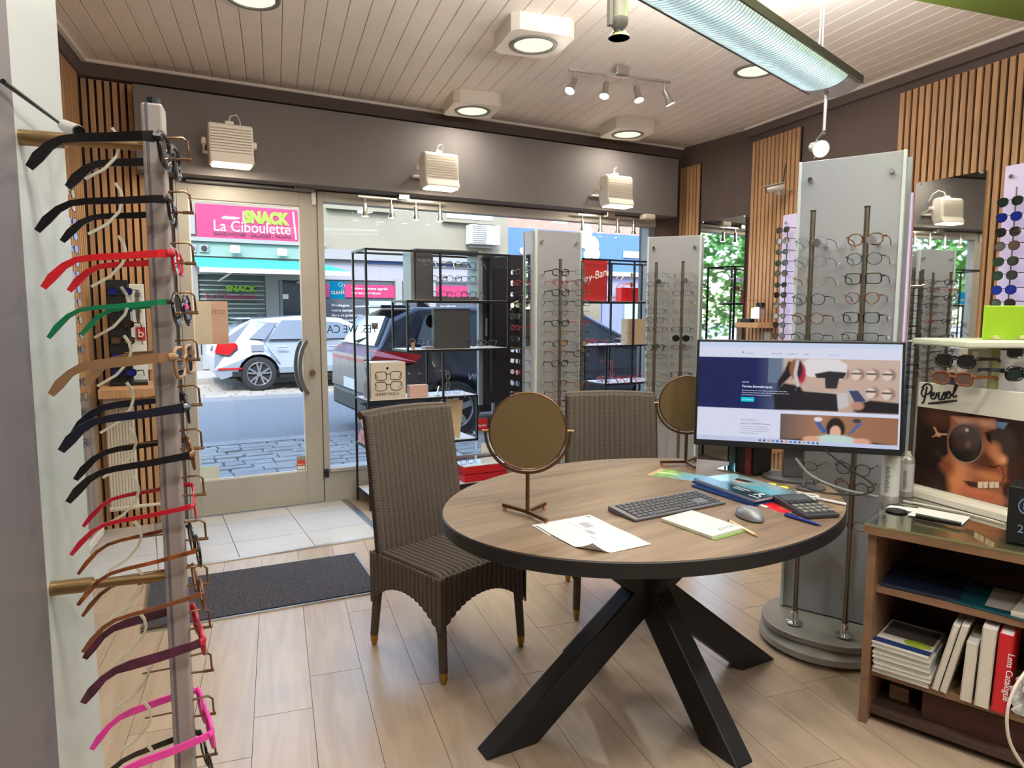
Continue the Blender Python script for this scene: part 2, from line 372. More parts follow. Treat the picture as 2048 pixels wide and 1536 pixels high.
# walls
PA = Vector((3.49, 5.66, 0)); PB = Vector((3.663, 4.804, 0)); PCd = Vector((.0415, -.99914, 0)); PC = PB + PCd*7.5
LX = -1.06
def wallbox(a, b, z0, z1, t, name, m, parent, side=1):
    a, b = Vector(a), Vector(b); d = (b-a).normalized(); n = Vector((d.y, -d.x, 0))*side
    return MB().prism([(0, z0), ((b-a).length, z0), ((b-a).length, z1), (0, z1)], t, a if d.cross(Vector((0, 0, 1))).dot(n) > 0 else a + n*t, d, (0, 0, 1)).build(name, m, parent)
wr = sroot('wall_right', 'dark brown painted right wall', 'wall')
wallbox(PA, PB, 0, ZC+.02, .12, 'wall_face', m_brown, wr, -1)
wallbox(PB, PC, 0, ZC+.02, .12, 'wall_face', m_brown, wr, -1)
wl = sroot('wall_left', 'left side wall with brown crown band', 'wall')
MB().box((LX-.06, 1.1, 1.42), (.12, 7.6, 2.88)).build('wall_face', m_brown, wl)
wb = sroot('wall_back', 'plain rear wall behind the viewer', 'wall')
MB().box((1.4, -2.66, 1.42), (5.6, .12, 2.88)).build('wall_face', m_taupe, wb)
wf = sroot('wall_front', 'brown shop front wall above the glazing', 'wall')
wallbox(F(-.55, NW), F(4.9, NW), 2.2, ZC+.02, .2, 'wall_face', m_brown, wf, -1)
wallbox(F(-.55, NW), F(.225, NW), 0, 2.2, .2, 'wall_face', m_taupe, wf, -1)
wallbox(F(4.105, NW), F(4.9, NW), 0, 2.2, .2, 'wall_face', m_brown, wf, -1)
wallbox(F(-3, NW+.15), F(9, NW+.15), ZC+.1, 7.2, .25, 'upper_storey', mat('render_outside', srgb(190, 184, 172), .9), wf, -1)
wallbox(F(-9, NW+.15), F(-.5, NW+.15), -.2, 7.2, .25, 'upper_storey', MATS['render_outside'], wf, -1)
wallbox(F(4.6, NW+.15), F(16, NW+.15), -.2, 7.2, .25, 'upper_storey', MATS['render_outside'], wf, -1)
# crown bands along the ceiling
t1 = struct(MB().bar(F(-.5, NW-.03, ZC-.045), F(4.5, NW-.03, ZC-.045), .06, .09).build('trim_1', m_brown), 'dark brown band under the ceiling above the shop window', 'trim')
t2 = struct(MB().bar(F(-.5, NW-.05, ZC-.006), F(4.45, NW-.05, ZC-.006), .05, .022).build('trim_2', m_ceil, bevel=.005), 'cream ceiling moulding above the shop window', 'trim')
nB = Vector((-.99914, -.0415, 0)); dA = (PB-PA).normalized(); nA = Vector((dA.y, -dA.x, 0)); nA = nA if nA.x < 0 else -nA
t3 = struct(MB().bar(PB+nB*.02+Vector((0, 0, ZC-.035)), PC+nB*.02+Vector((0, 0, ZC-.035)), .035, .07).build('trim_3', m_brown), 'dark brown crown strip along the right wall', 'trim')
t4 = struct(MB().bar(PB+nB*.03+Vector((0, 0, ZC-.005)), PC+nB*.03+Vector((0, 0, ZC-.005)), .05, .016).build('trim_4', m_ceil, bevel=.004), 'cream ceiling moulding along the right wall', 'trim')
t5 = struct(MB().box((LX+.02, 1.1, ZC-.05), (.04, 7.6, .1)).build('trim_5', m_brown), 'dark brown crown band along the left wall', 'trim')
t6 = struct(MB().box((LX+.04, 1.1, ZC-.006), (.05, 7.6, .02)).build('trim_6', m_ceil), 'cream ceiling moulding along the left wall', 'trim')
# header box over door and window
def fbar(s0, z0, s1, z1, n0, n1, name, m, parent, bevel=.003):
    """box given in shop-front coordinates (s along, n outwards, z up)"""
    return MB().add([F(s, n, z) for n in (n0, n1) for (s, z) in ((s0, z0), (s1, z0), (s1, z1), (s0, z1))], [(0, 1, 2, 3), (7, 6, 5, 4), (0, 4, 5, 1), (1, 5, 6, 2), (2, 6, 7, 3), (3, 7, 4, 0)]).build(name, m, parent, bevel=bevel)
hd = sroot('trim_7', 'taupe header box over the shop door and window', 'trim')
fbar(.03, 2.21, 4.2, 2.70, 4.75, NW, 'header_box', m_taupe, hd)
# slatted oak panels, every slat its own piece
_sl = {}
def slats(name, label, a, b, z0, z1, n, pitch=.0435, w=.029):
    """a, b on the wall line; n = direction into the room"""
    a, b, n = Vector(a), Vector(b), Vector(n).normalized(); d = (b-a); L = d.length; d.normalize(); k = max(1, round(L/pitch)); p = L/k
    r = sroot(name, label, 'wall panel')
    c = (a+b)/2 + n*.006; M = frame_matrix(c+Vector((0, 0, (z0+z1)/2)), d, -n, (0, 0, 1))
    MB().box((0, 0, 0), (L, .012, z1-z0)).build('felt_backing', m_felt, r, M=M)
    key = round(z1-z0, 3)
    if key not in _sl: _sl[key] = MB().box((0, 0, 0), (w, .012, z1-z0)).mesh('slat', m_slat)
    for i in range(k):
        q = a + d*(p*(i+.5)) + n*.018; link_mesh('slat', _sl[key], r, frame_matrix(q+Vector((0, 0, (z0+z1)/2)), d, -n, (0, 0, 1)))
    return r
cA = PA.dot(nA); cB = PB.dot(nB)
def onB(x, y): return PLN(x, y, nB, cB+.02)
def onA(x, y): return PLN(x, y, nA, cA+.02)
p = onA(1402, 302); zz = p.z
slats('trim_8', 'narrow oak slat panel in the corner right of the shop window', PA+dA*.12, Vector((p.x, p.y, 0))-nA*.02, .0, 2.66, nA)
a, b = onB(1506, 273), onB(1603, 243)
slats('trim_9', 'oak slat panel behind the security camera on the right wall', Vector((a.x, a.y, 0))-nB*.02, Vector((b.x, b.y, 0))-nB*.02, 0, 2.72, nB)
a = onB(1801, 170)
slats('trim_10', 'wide oak slat panel behind the square wall mirror', Vector((a.x, a.y, 0))-nB*.02, Vector((a.x, a.y, 0))-nB*.02+PCd*1.75, 0, 2.72, nB)
slats('trim_11', 'oak slat panel left of the shop door', F(-.245, NW), F(.075, NW), .0, 2.74, -NF, pitch=.0405, w=.0265)
slats('trim_12', 'oak slat panel on the left wall by the door corner', (LX, 3.3, 0), (LX, 4.74, 0), 0, 2.74, (1, 0, 0), pitch=.042)
# green painted beam across the ceiling
gb = struct(MB().box((2.4, 2.30, 2.775), (3.0, .16, .15)).build('trim_13', m_green, bevel=.004), 'lime green painted ceiling beam', 'trim')
gb2 = struct(MB().box((2.4, 2.05, 2.80), (3.0, .34, .10)).build('trim_14', mat('bright_lime_paint', srgb(112, 146, 34), .7)), 'brighter lime green ceiling strip beside the beam', 'trim')

# ---- door and window
dr = sroot('door_1', 'glass shop door in a beige grey metal frame', 'door')
S0, S1, D0 = .243, 1.118, NW
fbar(S0, .012, .31, 2.185, NW-.02, NW+.04, 'stile', m_alu, dr)
fbar(1.003, .012, S1, 2.185, NW-.02, NW+.04, 'stile', m_alu, dr)
fbar(.31, .012, 1.003, .245, NW-.02, NW+.04, 'bottom_rail', m_alu, dr)
fbar(.31, 2.09, 1.003, 2.185, NW-.02, NW+.04, 'top_rail', m_alu, dr)
fbar(.305, .24, 1.008, 2.095, NW+.005, NW+.013, 'pane', m_pane, dr, bevel=0)
for (a, b, c, d) in ((.31, .245, .318, 2.09), (.995, .245, 1.003, 2.09), (.318, .245, .995, .254), (.318, 2.081, .995, 2.09)):
    fbar(a, b, c, d, NW-.008, NW+.002, 'glazing_bead', m_white, dr, bevel=0)
# big curved pull handles inside and out
for off, nm in ((-.07, 'handle'), (.085, 'handle')):
    s_c, z_c = FS(612, 740, NW-.02); R = .215
    pts = [F(s_c+.035-.085*math.cos(t*1.0), NW+off, z_c+.20*math.sin(t)+.02) for t in [(-1.15+2.3*i/12) for i in range(13)]]
    h = MB(); h.ribbon(pts, [.026]*13, .02, side=tuple(NF)); h.build(nm, mat('dark_grey_handle', srgb(112, 108, 104), .4, metal=.6), dr, bevel=.004)
    for t in (0, 12): MB().cyl(pts[t], pts[t]+NF*(.05 if off < 0 else -.05), .009).build('handle_post', MATS['dark_grey_handle'], dr)
s_, z_ = FS(625, 745, NW-.02)
MB().cyl(F(s_, NW-.05, z_), F(s_, NW-.018, z_), .017, .02, 16).build('lock_cylinder', m_brass, dr, smooth=True)
fbar(.30, 2.187, 1.0, 2.203, NW-.07, NW-.02, 'closer_arm', m_alud, dr)
fbar(.96, 2.185, 1.1, 2.225, NW-.09, NW-.02, 'door_closer', m_alud, dr, bevel=.008)
s_, z_ = FS(651, 945, NW-.02); fbar(s_-.012, z_-.03, s_+.018, z_+.03, NW-.06, NW-.018, 'hinge', m_black, dr, bevel=.004)
s_, z_ = FS(627, 397, NW-.03); fbar(s_-.014, z_-.045, s_+.014, z_+.045, NW-.045, NW-.02, 'contact_sensor', m_white, dr, bevel=.006)
wn = sroot('window_1', 'wide shop window in a beige grey metal frame', 'window')
fbar(1.122, 0, 1.162, 2.2, NW-.03, NW+.06, 'mullion', m_alu, wn)
fbar(.226, 0, .240, 2.2, NW-.03, NW+.06, 'mullion', m_alu, wn)
fbar(4.035, .24, 4.105, 2.2, NW-.02, NW+.08, 'jamb', m_alud, wn)
fbar(1.162, 2.13, 4.105, 2.2, NW-.03, NW+.06, 'top_frame', m_alu, wn)
fbar(.24, 2.187, 1.13, 2.2, NW-.01, NW+.06, 'top_frame', m_alu, wn)
fbar(1.162, .0, 4.105, .232, NW-.02, NW+.05, 'base_panel', m_alu, wn)
fbar(1.162, .225, 4.105, .25, NW-.05, NW+.08, 'sill', m_alu, wn)
fbar(1.160, .245, 4.04, 2.135, NW+.012, NW+.02, 'pane', m_pane, wn, bevel=0)
# ================================================================ the street outside
NFAC = 18.0
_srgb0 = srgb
def srgb(r, g, b): return tuple(c*.47 for c in _srgb0(r, g, b))     # street colours darkened to balance the boosted sky light
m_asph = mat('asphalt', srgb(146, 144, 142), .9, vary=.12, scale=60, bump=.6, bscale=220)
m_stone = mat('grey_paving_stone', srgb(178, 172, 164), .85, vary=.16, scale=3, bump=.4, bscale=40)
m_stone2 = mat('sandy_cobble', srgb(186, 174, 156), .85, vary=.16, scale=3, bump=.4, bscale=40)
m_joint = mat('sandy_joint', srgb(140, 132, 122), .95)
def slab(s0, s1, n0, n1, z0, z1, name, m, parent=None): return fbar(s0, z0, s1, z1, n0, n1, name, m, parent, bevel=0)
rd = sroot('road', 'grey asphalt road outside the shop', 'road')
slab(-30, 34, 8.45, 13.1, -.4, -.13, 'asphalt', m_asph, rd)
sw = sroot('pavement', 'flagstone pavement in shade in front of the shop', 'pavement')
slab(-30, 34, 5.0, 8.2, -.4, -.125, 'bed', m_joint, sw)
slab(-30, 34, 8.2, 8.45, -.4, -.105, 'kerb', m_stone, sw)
rs = random.Random(3)
def stone_rows(parent, s0, s1, n0, n1, rw, ln, z, m, single, name='paving_stone'):
    bigmb = MB(); n = n0
    while n < n1-.02:
        w_ = min(rw*rs.uniform(.8, 1.2), n1-n); s = s0 + rs.random()*ln*.5
        while s < s1:
            l = ln*rs.uniform(.6, 1.4); g = .008; h = z + rs.uniform(-.006, .008)
            j = lambda: rs.uniform(-.012, .012)
            base = [(s+g+j(), n+g+j()), (s+l-g+j(), n+g+j()), (s+l-g+j(), n+w_-g+j()), (s+g+j(), n+w_-g+j())]; cs, cn = s+l/2, n+w_/2
            top = [(cs+(a-cs)*.93, cn+(b-cn)*.88) for a, b in base]
            v = [F(a, b, z-.05) for a, b in base] + [F(a, b, h-.012) for a, b in base] + [F(a, b, h) for a, b in top]
            f = [(0, 1, 5, 4), (1, 2, 6, 5), (2, 3, 7, 6), (3, 0, 4, 7), (4, 5, 9, 8), (5, 6, 10, 9), (6, 7, 11, 10), (7, 4, 8, 11), (8, 9, 10, 11)]
            if single: MB().add(v, f).build(name, m, parent)
            else: bigmb.add(v, f)
            s += l
        n += w_
    if not single: o = bigmb.build('paving_stones', m, parent); o['kind'] = 'stuff'
stone_rows(sw, -.7, 2.5, 6.0, 8.2, .17, .29, -.105, m_stone, True)
stone_rows(sw, -4, -.75, 5.2, 8.2, .17, .29, -.105, m_stone, False)
stone_rows(sw, 2.55, 9, 5.2, 8.2, .17, .29, -.105, m_stone, False)
stone_rows(sw, -.7, 2.5, 5.2, 5.95, .17, .29, -.105, m_stone, False)
pk = sroot('parking_strip', 'sunlit cobbled parking strip across the road', 'pavement')
slab(-30, 34, 13.1, 15.6, -.4, -.14, 'bed', m_joint, pk)
stone_rows(pk, -4, 12, 13.1, 15.6, .24, .34, -.12, m_stone2, False)
slab(-30, 34, 15.6, 15.75, -.4, -.01, 'kerb', m_stone, pk)
slab(-30, 34, 15.75, 19, -.4, -.02, 'far_pavement', mat('pale_pavement', srgb(196, 188, 176), .9, vary=.06), pk)

slab(-60, 60, 19, 70, -.4, -.03, 'far_ground', MATS['pale_pavement'], pk)

# ---- facades across the street
def PS(x, y): return FS(x, y, NFAC)
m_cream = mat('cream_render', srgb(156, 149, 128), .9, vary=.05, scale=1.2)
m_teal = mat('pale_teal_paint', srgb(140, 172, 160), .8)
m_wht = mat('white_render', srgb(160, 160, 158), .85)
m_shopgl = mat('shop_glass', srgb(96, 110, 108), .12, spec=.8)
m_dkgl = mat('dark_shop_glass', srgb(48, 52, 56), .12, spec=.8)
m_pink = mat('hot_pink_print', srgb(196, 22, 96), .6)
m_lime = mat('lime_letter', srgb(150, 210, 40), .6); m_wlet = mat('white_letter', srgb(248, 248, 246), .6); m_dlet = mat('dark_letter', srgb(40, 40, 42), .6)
def fr(px0, py0, px1, py1, n0, n1, name, m, parent, ref=None):
    """facade box from pixel corners measured on the facade plane (top left, bottom right)"""
    a = FS(px0, py0, ref or n0); b = FS(px1, py1, ref or n0)
    return fbar(min(a[0], b[0]), min(a[1], b[1]), max(a[0], b[0]), max(a[1], b[1]), n0, n1, name, m, parent, bevel=0)
def ftext(name, s, x, y, hpx, m, parent, n=None, wpx=None, **kw):
    """text on the facade: lower left at pixel x, y; hpx cap height in pixels"""
    n = n or NFAC-.02; a = FS(x, y, n); b = FS(x, y-hpx, n); size = (b[1]-a[1])/.7
    M = frame_matrix(F(a[0], n, a[1]), DF, (0, 0, 1), -NF)
    o = text(name, s, size, m, parent, M, depth=.004, **kw)
    if wpx:
        e = FS(x+wpx, y, n); wd = max(v.co.x for v in o.data.vertices); o.scale = ((e[0]-a[0])/wd, 1, 1)
    return o
bl = thing('shop_building', 'cream building with a teal fronted snack shop across the street', 'building', F(2.2, NFAC, -.02))
bl.matrix_basis = Matrix.Identity(4); bl.location = (0, 0, 0)
s_l = .75; s_m = PS(640, 500)[0]; s_r = PS(1010, 500)[0]
fbar(s_l, 2.6, s_m, 8, NFAC, NFAC+4, 'upper_wall', m_cream, bl, 0)
zt = PS(480, 487)[1]; zb = PS(480, 515)[1]
fbar(s_l, zb, s_m+.1, zt, NFAC-.12, NFAC+.1, 'fascia', m_teal, bl, 0)
fbar(s_l, zt, s_m+.1, zt+.09, NFAC-.2, NFAC+.1, 'cornice', m_wht, bl, 0)
a = PS(395, 548); b = PS(535, 690); c = PS(556, 560); d = PS(600, 690)
fbar(s_l, -.02, a[0], zb, NFAC-.05, NFAC+.3, 'pier', m_wht, bl, 0)
fbar(b[0], -.02, c[0], zb, NFAC-.05, NFAC+.3, 'pier', m_wht, bl, 0)
fbar(d[0]+.15, -.02, s_m, zb, NFAC-.05, NFAC+.3, 'pier', m_wht, bl, 0)
fbar(a[0], a[1], b[0], zb, NFAC-.05, NFAC+.3, 'lintel', m_wht, bl, 0)
fbar(c[0], c[1], d[0]+.15, zb, NFAC-.05, NFAC+.3, 'lintel', m_wht, bl, 0)
fbar(a[0], -.02, b[0], .35, NFAC-.05, NFAC+.3, 'stall_riser', m_wht, bl, 0)
sg = fbar(a[0], .35, b[0], a[1], NFAC+.05, NFAC+.08, 'window', m_shopgl, bl, 0)
for i in range(16):
    z = .45+(a[1]-.5)*i/16; fbar(a[0]+.02, z, b[0]-.02, z+.03, NFAC+.02, NFAC+.035, 'blind_slat', mat('pale_green_blind', srgb(176, 196, 180), .7), bl, 0)
ftext('window_lettering', 'SNACK', 452, 582, 11, m_lime, bl, NFAC-.01, wpx=62, bold=.01)
ftext('window_lettering', 'La Ciboulette', 410, 597, 11, m_pink, bl, NFAC-.01, wpx=104)
ftext('window_lettering', 'SANDWICHES - SALADES - PANINI', 411, 604, 4, m_dlet, bl, NFAC-.01, wpx=104)
dg = fbar(c[0], -.02, d[0]+.15, c[1], NFAC+.05, NFAC+.1, 'door', m_dkgl, bl, 0)
fr(560, 588, 577, 598, NFAC+.0, NFAC+.03, 'notice', m_wlet, bl)
fbar(c[0]+.02, -.02, c[0]+.10, c[1], NFAC+.0, NFAC+.05, 'door_frame', m_alud, bl, 0)
fr(404, 680, 428, 738, NFAC-.1, NFAC-.02, 'wall_box', mat('grey_cabinet', srgb(170, 176, 178), .6), bl)
fr(375, 424, 391, 468, NFAC-.06, NFAC-.01, 'shutter', m_alud, bl)
sn = thing('shop_sign', 'hot pink snack shop sign with green and white lettering', 'sign')
fr(391, 406, 597, 488, NFAC-.14, NFAC-.02, 'panel', m_pink, sn, NFAC-.14)
ns = NFAC-.15
ftext('lettering', 'SNACK', 489, 444, 22, m_lime, sn, ns, wpx=90, bold=.025)
ftext('lettering', 'La Ciboulette', 426, 461, 22, m_wlet, sn, ns, wpx=155)
ftext('lettering', 'SANDWICHES - SALADES - PANINI', 427, 470, 7, m_dlet, sn, ns, wpx=154)
a_ = FS(586, 424, ns); b_ = FS(594, 480, ns)
MB().tube([F(b_[0]-.02, ns, b_[1]), F(a_[0], ns, a_[1])], .02, 5).build('chive_stem', m_wlet, sn)
a_ = FS(486, 422, ns); MB().tube([F(a_[0], ns, a_[1]), F(a_[0], ns, a_[1]-.28)], .012, 5).build('chive_stem', m_wlet, sn)
# lamps over the awning
for i, (x, y) in enumerate(((470, 499), (564, 505))):
    t = thing('facade_lamp', ['white floodlight on the teal fascia, left of the two', 'white floodlight on the teal fascia, right of the two'][i], 'lamp', group='floodlights above the snack awning')
    s_, z_ = FS(x, y, NFAC-.3); fbar(s_-.11, z_-.09, s_+.11, z_+.09, NFAC-.38, NFAC-.26, 'body', m_wlet, t, bevel=.02); MB().cyl(F(s_, NFAC-.3, z_), F(s_, NFAC-.12, z_+.1), .02).build('bracket', m_wlet, t)
for i, (x, y) in enumerate(((408, 497), (383, 497))):
    t = thing('speaker_box', ['dark round vent on the teal fascia nearest the floodlight', 'dark round vent at the left end of the teal fascia'][i], 'vent', group='vents on the teal fascia')
    s_, z_ = FS(x, y, NFAC-.13); fbar(s_-.1, z_-.09, s_+.1, z_+.09, NFAC-.16, NFAC-.12, 'plate', m_wht, t, bevel=.005); MB().cyl(F(s_, NFAC-.18, z_), F(s_, NFAC-.15, z_), .065, n=14).build('grille', m_black, t)
# turquoise awning
aw = thing('awning', 'sunlit turquoise fabric awning over the snack shop', 'awning')
s0, z0 = PS(379, 514); s1 = PS(632, 520)[0]
m_turq = mat('turquoise_fabric', srgb(30, 180, 172), .8)
pn = 15.9; z1 = FS(480, 546, pn)[1]; z2 = z1+.10
def pan(a, b): return [F(a, NFAC-.1, z0), F(b, NFAC-.1, z0-.02), F(b+.3, pn, z2), F(a+.05, pn, z2)]
q = pan(s0, s1); MB().add(q + [p-Vector((0, 0, .02)) for p in q], [(0, 1, 2, 3), (7, 6, 5, 4), (0, 4, 5, 1), (1, 5, 6, 2), (2, 6, 7, 3), (3, 7, 4, 0)]).build('fabric', m_turq, aw)
fbar(s0+.05, z1, s1+.3, z2, pn-.02, pn+.02, 'front_bar', m_wlet, aw, 0)
for s_ in (s0+.6, s1-.5): MB().bar(F(s_, NFAC-.1, z1-.1), F(s_+.1, pn+.05, z1+.02), .03).build('arm', m_wlet, aw)

b2 = thing('cleaning_shop_building', 'cream building with a grey cleaning service shop across the street', 'building')
m_lilacw = mat('pale_lilac_render', srgb(168, 166, 174), .85)
zfa = PS(800, 505)[1]
fbar(s_m, zfa, s_r+.1, 8, NFAC, NFAC+4, 'upper_wall', m_cream, b2, 0)
fbar(s_m, zfa-.25, s_r, zfa, NFAC-.15, NFAC+.1, 'cornice', m_wht, b2, 0)
zb2 = PS(700, 560)[1]
fbar(s_m, zb2, s_r, zfa-.2, NFAC, NFAC+.3, 'fascia', m_lilacw, b2, 0)
fr(735, 512, 905, 533, NFAC-.04, NFAC+.02, 'blue_band', mat('blue_band', srgb(36, 88, 160), .6), b2)
for (x0, x1) in ((640, 648), (790, 806), (857, 872), (955, 1010)):
    a = PS(x0, 560); b = PS(x1, 760); fbar(a[0], -.02, b[0], zb2+.05, NFAC-.05, NFAC+.3, 'pier', m_wht, b2, 0)
m_dgrey = mat('dark_grey_vinyl', srgb(78, 82, 92), .5)
for (x0, x1) in ((648, 790), (806, 857), (872, 955)):
    a = PS(x0, 556); b = PS(x1, 760); fbar(a[0], -.02, b[0], zb2+.03, NFAC+.04, NFAC+.08, 'window', m_dgrey, b2, 0)
fr(648, 568, 790, 596, NFAC+.0, NFAC+.03, 'pink_band', m_pink, b2)
fr(872, 571, 955, 594, NFAC+.0, NFAC+.03, 'pink_band', m_pink, b2)
fr(806, 578, 857, 590, NFAC+.0, NFAC+.03, 'pink_band', m_pink, b2)
fr(738, 602, 785, 700, NFAC+.0, NFAC+.03, 'pale_panel', mat('pale_cyan_panel', srgb(188, 214, 224), .5), b2)
for s_, x, y, h, wd in (('Votre centre agréé', 703, 579, 7, 72), ('titres-services', 703, 588, 7, 58), ('Privilégiez', 663, 613, 7, 36), ('votre temps', 663, 623, 7, 42), ('libre et préservez', 663, 633, 7, 62), ('votre planète !', 663, 643, 7, 52), ('Titres', 813, 577, 6, 26), ('Le ménage,', 881, 614, 6, 32)):
    ftext('window_lettering', s_, x, y, h*.75, m_wlet, b2, NFAC-.01, wpx=wd)
for (x0, x1, y0, y1) in ((660, 782, 402, 418), (893, 985, 428, 436)):
    fr(x0, y0-40, x1, y0+14, NFAC-.02, NFAC+.02, 'window', m_wlet, b2); fr(x0-6, y0+14, x1+8, y0+22, NFAC-.15, NFAC+.0, 'sill', m_cream, b2)
m_ac = mat('ac_white', srgb(232, 230, 226), .5)
ac = thing('air_conditioner', 'white air conditioning unit on the cream wall across the street', 'air conditioner')
fr(942, 448, 1000, 490, NFAC-.4, NFAC-.05, 'casing', m_ac, ac)
for i in range(9): fr(946, 451+i*4.1, 975, 453+i*4.1, NFAC-.43, NFAC-.40, 'grille_bar', m_alud, ac)
s_, z_ = FS(958, 492, NFAC-.2); MB().bar(F(s_-.3, NFAC-.2, z_-.02), F(s_+.6, NFAC-.2, z_-.02), .05).build('bracket', m_alud, ac)

b3 = thing('blue_building', 'sky blue decorator shop with lilac ground floor across the street', 'building')
s_e = s_r+.1; s_f = s_r+14
zt3 = PS(1150, 463)[1]; zm3 = PS(1200, 545)[1]
fbar(s_e, zt3, s_f, 8, NFAC+.02, NFAC+4, 'brick_wall', mat('salmon_brick', srgb(206, 150, 132), .9, vary=.12, scale=6), b3, 0)
fbar(s_e, zm3, s_f, zt3, NFAC, NFAC+.3, 'blue_wall', mat('sky_blue_paint', srgb(84, 126, 182), .8), b3, 0)
fbar(s_e, -.02, s_f, zm3, NFAC+.1, NFAC+.3, 'ground_wall', mat('lilac_paint', srgb(150, 150, 190), .8), b3, 0)
fbar(s_e, zm3-.1, s_f, zm3+.03, NFAC-.1, NFAC+.1, 'ledge', mat('cream_ledge', srgb(232, 220, 200), .8), b3, 0)
for i, (x, y, r) in enumerate(((1172, 462, 12), (1182, 490, 15), (1167, 485, 10), (1190, 508, 9), (1052, 498, 7), (1045, 502, 6), (1060, 501, 6), (1175, 510, 8))):
    s_, z_ = PS(x, y); e = PS(x+r, y)[0]-s_
    MB().cyl(F(s_, NFAC-.03, z_), F(s_, NFAC+.01, z_), e, n=18).build('painted_cloud', m_wlet, b3)
a = PS(1246, 502); b = PS(1292, 518); fbar(a[0], b[1], b[0], a[1], NFAC-.05, NFAC, 'sign_plate', m_wlet, b3, .02)
ftext('lettering', 'DECOR', 1250, 515, 10, mat('pale_grey_letter', srgb(170, 176, 186), .6), b3, NFAC-.06, wpx=27)
ftext('house_number', '9', 1211, 617, 9, m_wlet, b3, NFAC+.07)
for (x0, x1) in ((1165, 1198), (1205, 1250)):
    fr(x0, 585, x1, 740, NFAC+.04, NFAC+.09, 'door' if x0 > 1200 else 'window', mat('blue_grey_door', srgb(120, 128, 158), .5) if x0 > 1200 else m_dkgl, b3)
fr(1250, 585, 1285, 640, NFAC+.0, NFAC+.06, 'mint_sign', mat('mint_sign', srgb(170, 212, 200), .6), b3)

# ---- cars
m_tyre = mat('tyre_rubber', srgb(34, 34, 36), .8); m_rim = mat('alloy_rim', srgb(206, 208, 212), .3, metal=.7)
m_cglass = mat('car_glass', srgb(58, 76, 88), .06, spec=.9); m_redl = mat('red_tail_light', srgb(214, 24, 30), .15, spec=.8); m_drk = mat('dark_trim', srgb(20, 20, 22), .6)
def spoke_wheel(root, x, y, z, r, out, nsp=5, twin=True):
    """out = -1/+1: direction of the visible face along local y"""
    Mx = Matrix.Rotation(-PI/2*out, 3, 'X')
    w_ = _hub('wheel', root)
    MB().lathe([(r*.66, -.1), (r*.93, -.1), (r, -.075), (r, .065), (r*.93, .1), (r*.70, .105), (r*.68, .06)], 32, (x, y, z), Mx).build('tyre', m_tyre, w_, smooth=True)
    MB().lathe([(r*.70, .02), (r*.70, .095), (r*.66, .1), (r*.63, .085), (r*.63, .02)], 32, (x, y, z), Mx).build('rim', m_rim, w_, smooth=True)
    MB().lathe([(0, .0), (r*.64, .0), (r*.64, .03), (0, .03)], 24, (x, y, z), Mx).build('brake_shadow_disc', m_drk, w_)
    sp = MB()
    for k in range(nsp):
        for dd in ((-.13, .13) if twin else (0,)):
            t = 2*PI*k/nsp + .3; c = Vector((x, y+out*.075, z)); i_ = Vector((math.cos(t), 0, math.sin(t))); o_ = Vector((math.cos(t+dd*1.6), 0, math.sin(t+dd*1.6)))
            sp.bar(c+i_*(r*.08), c+o_*(r*.66), .032 if twin else .07, .03, upv=(0, 1, 0))
    sp.cyl((x, y+out*.05, z), (x, y+out*.1, z), r*.15, n=16); sp.build('spokes', m_rim, w_)


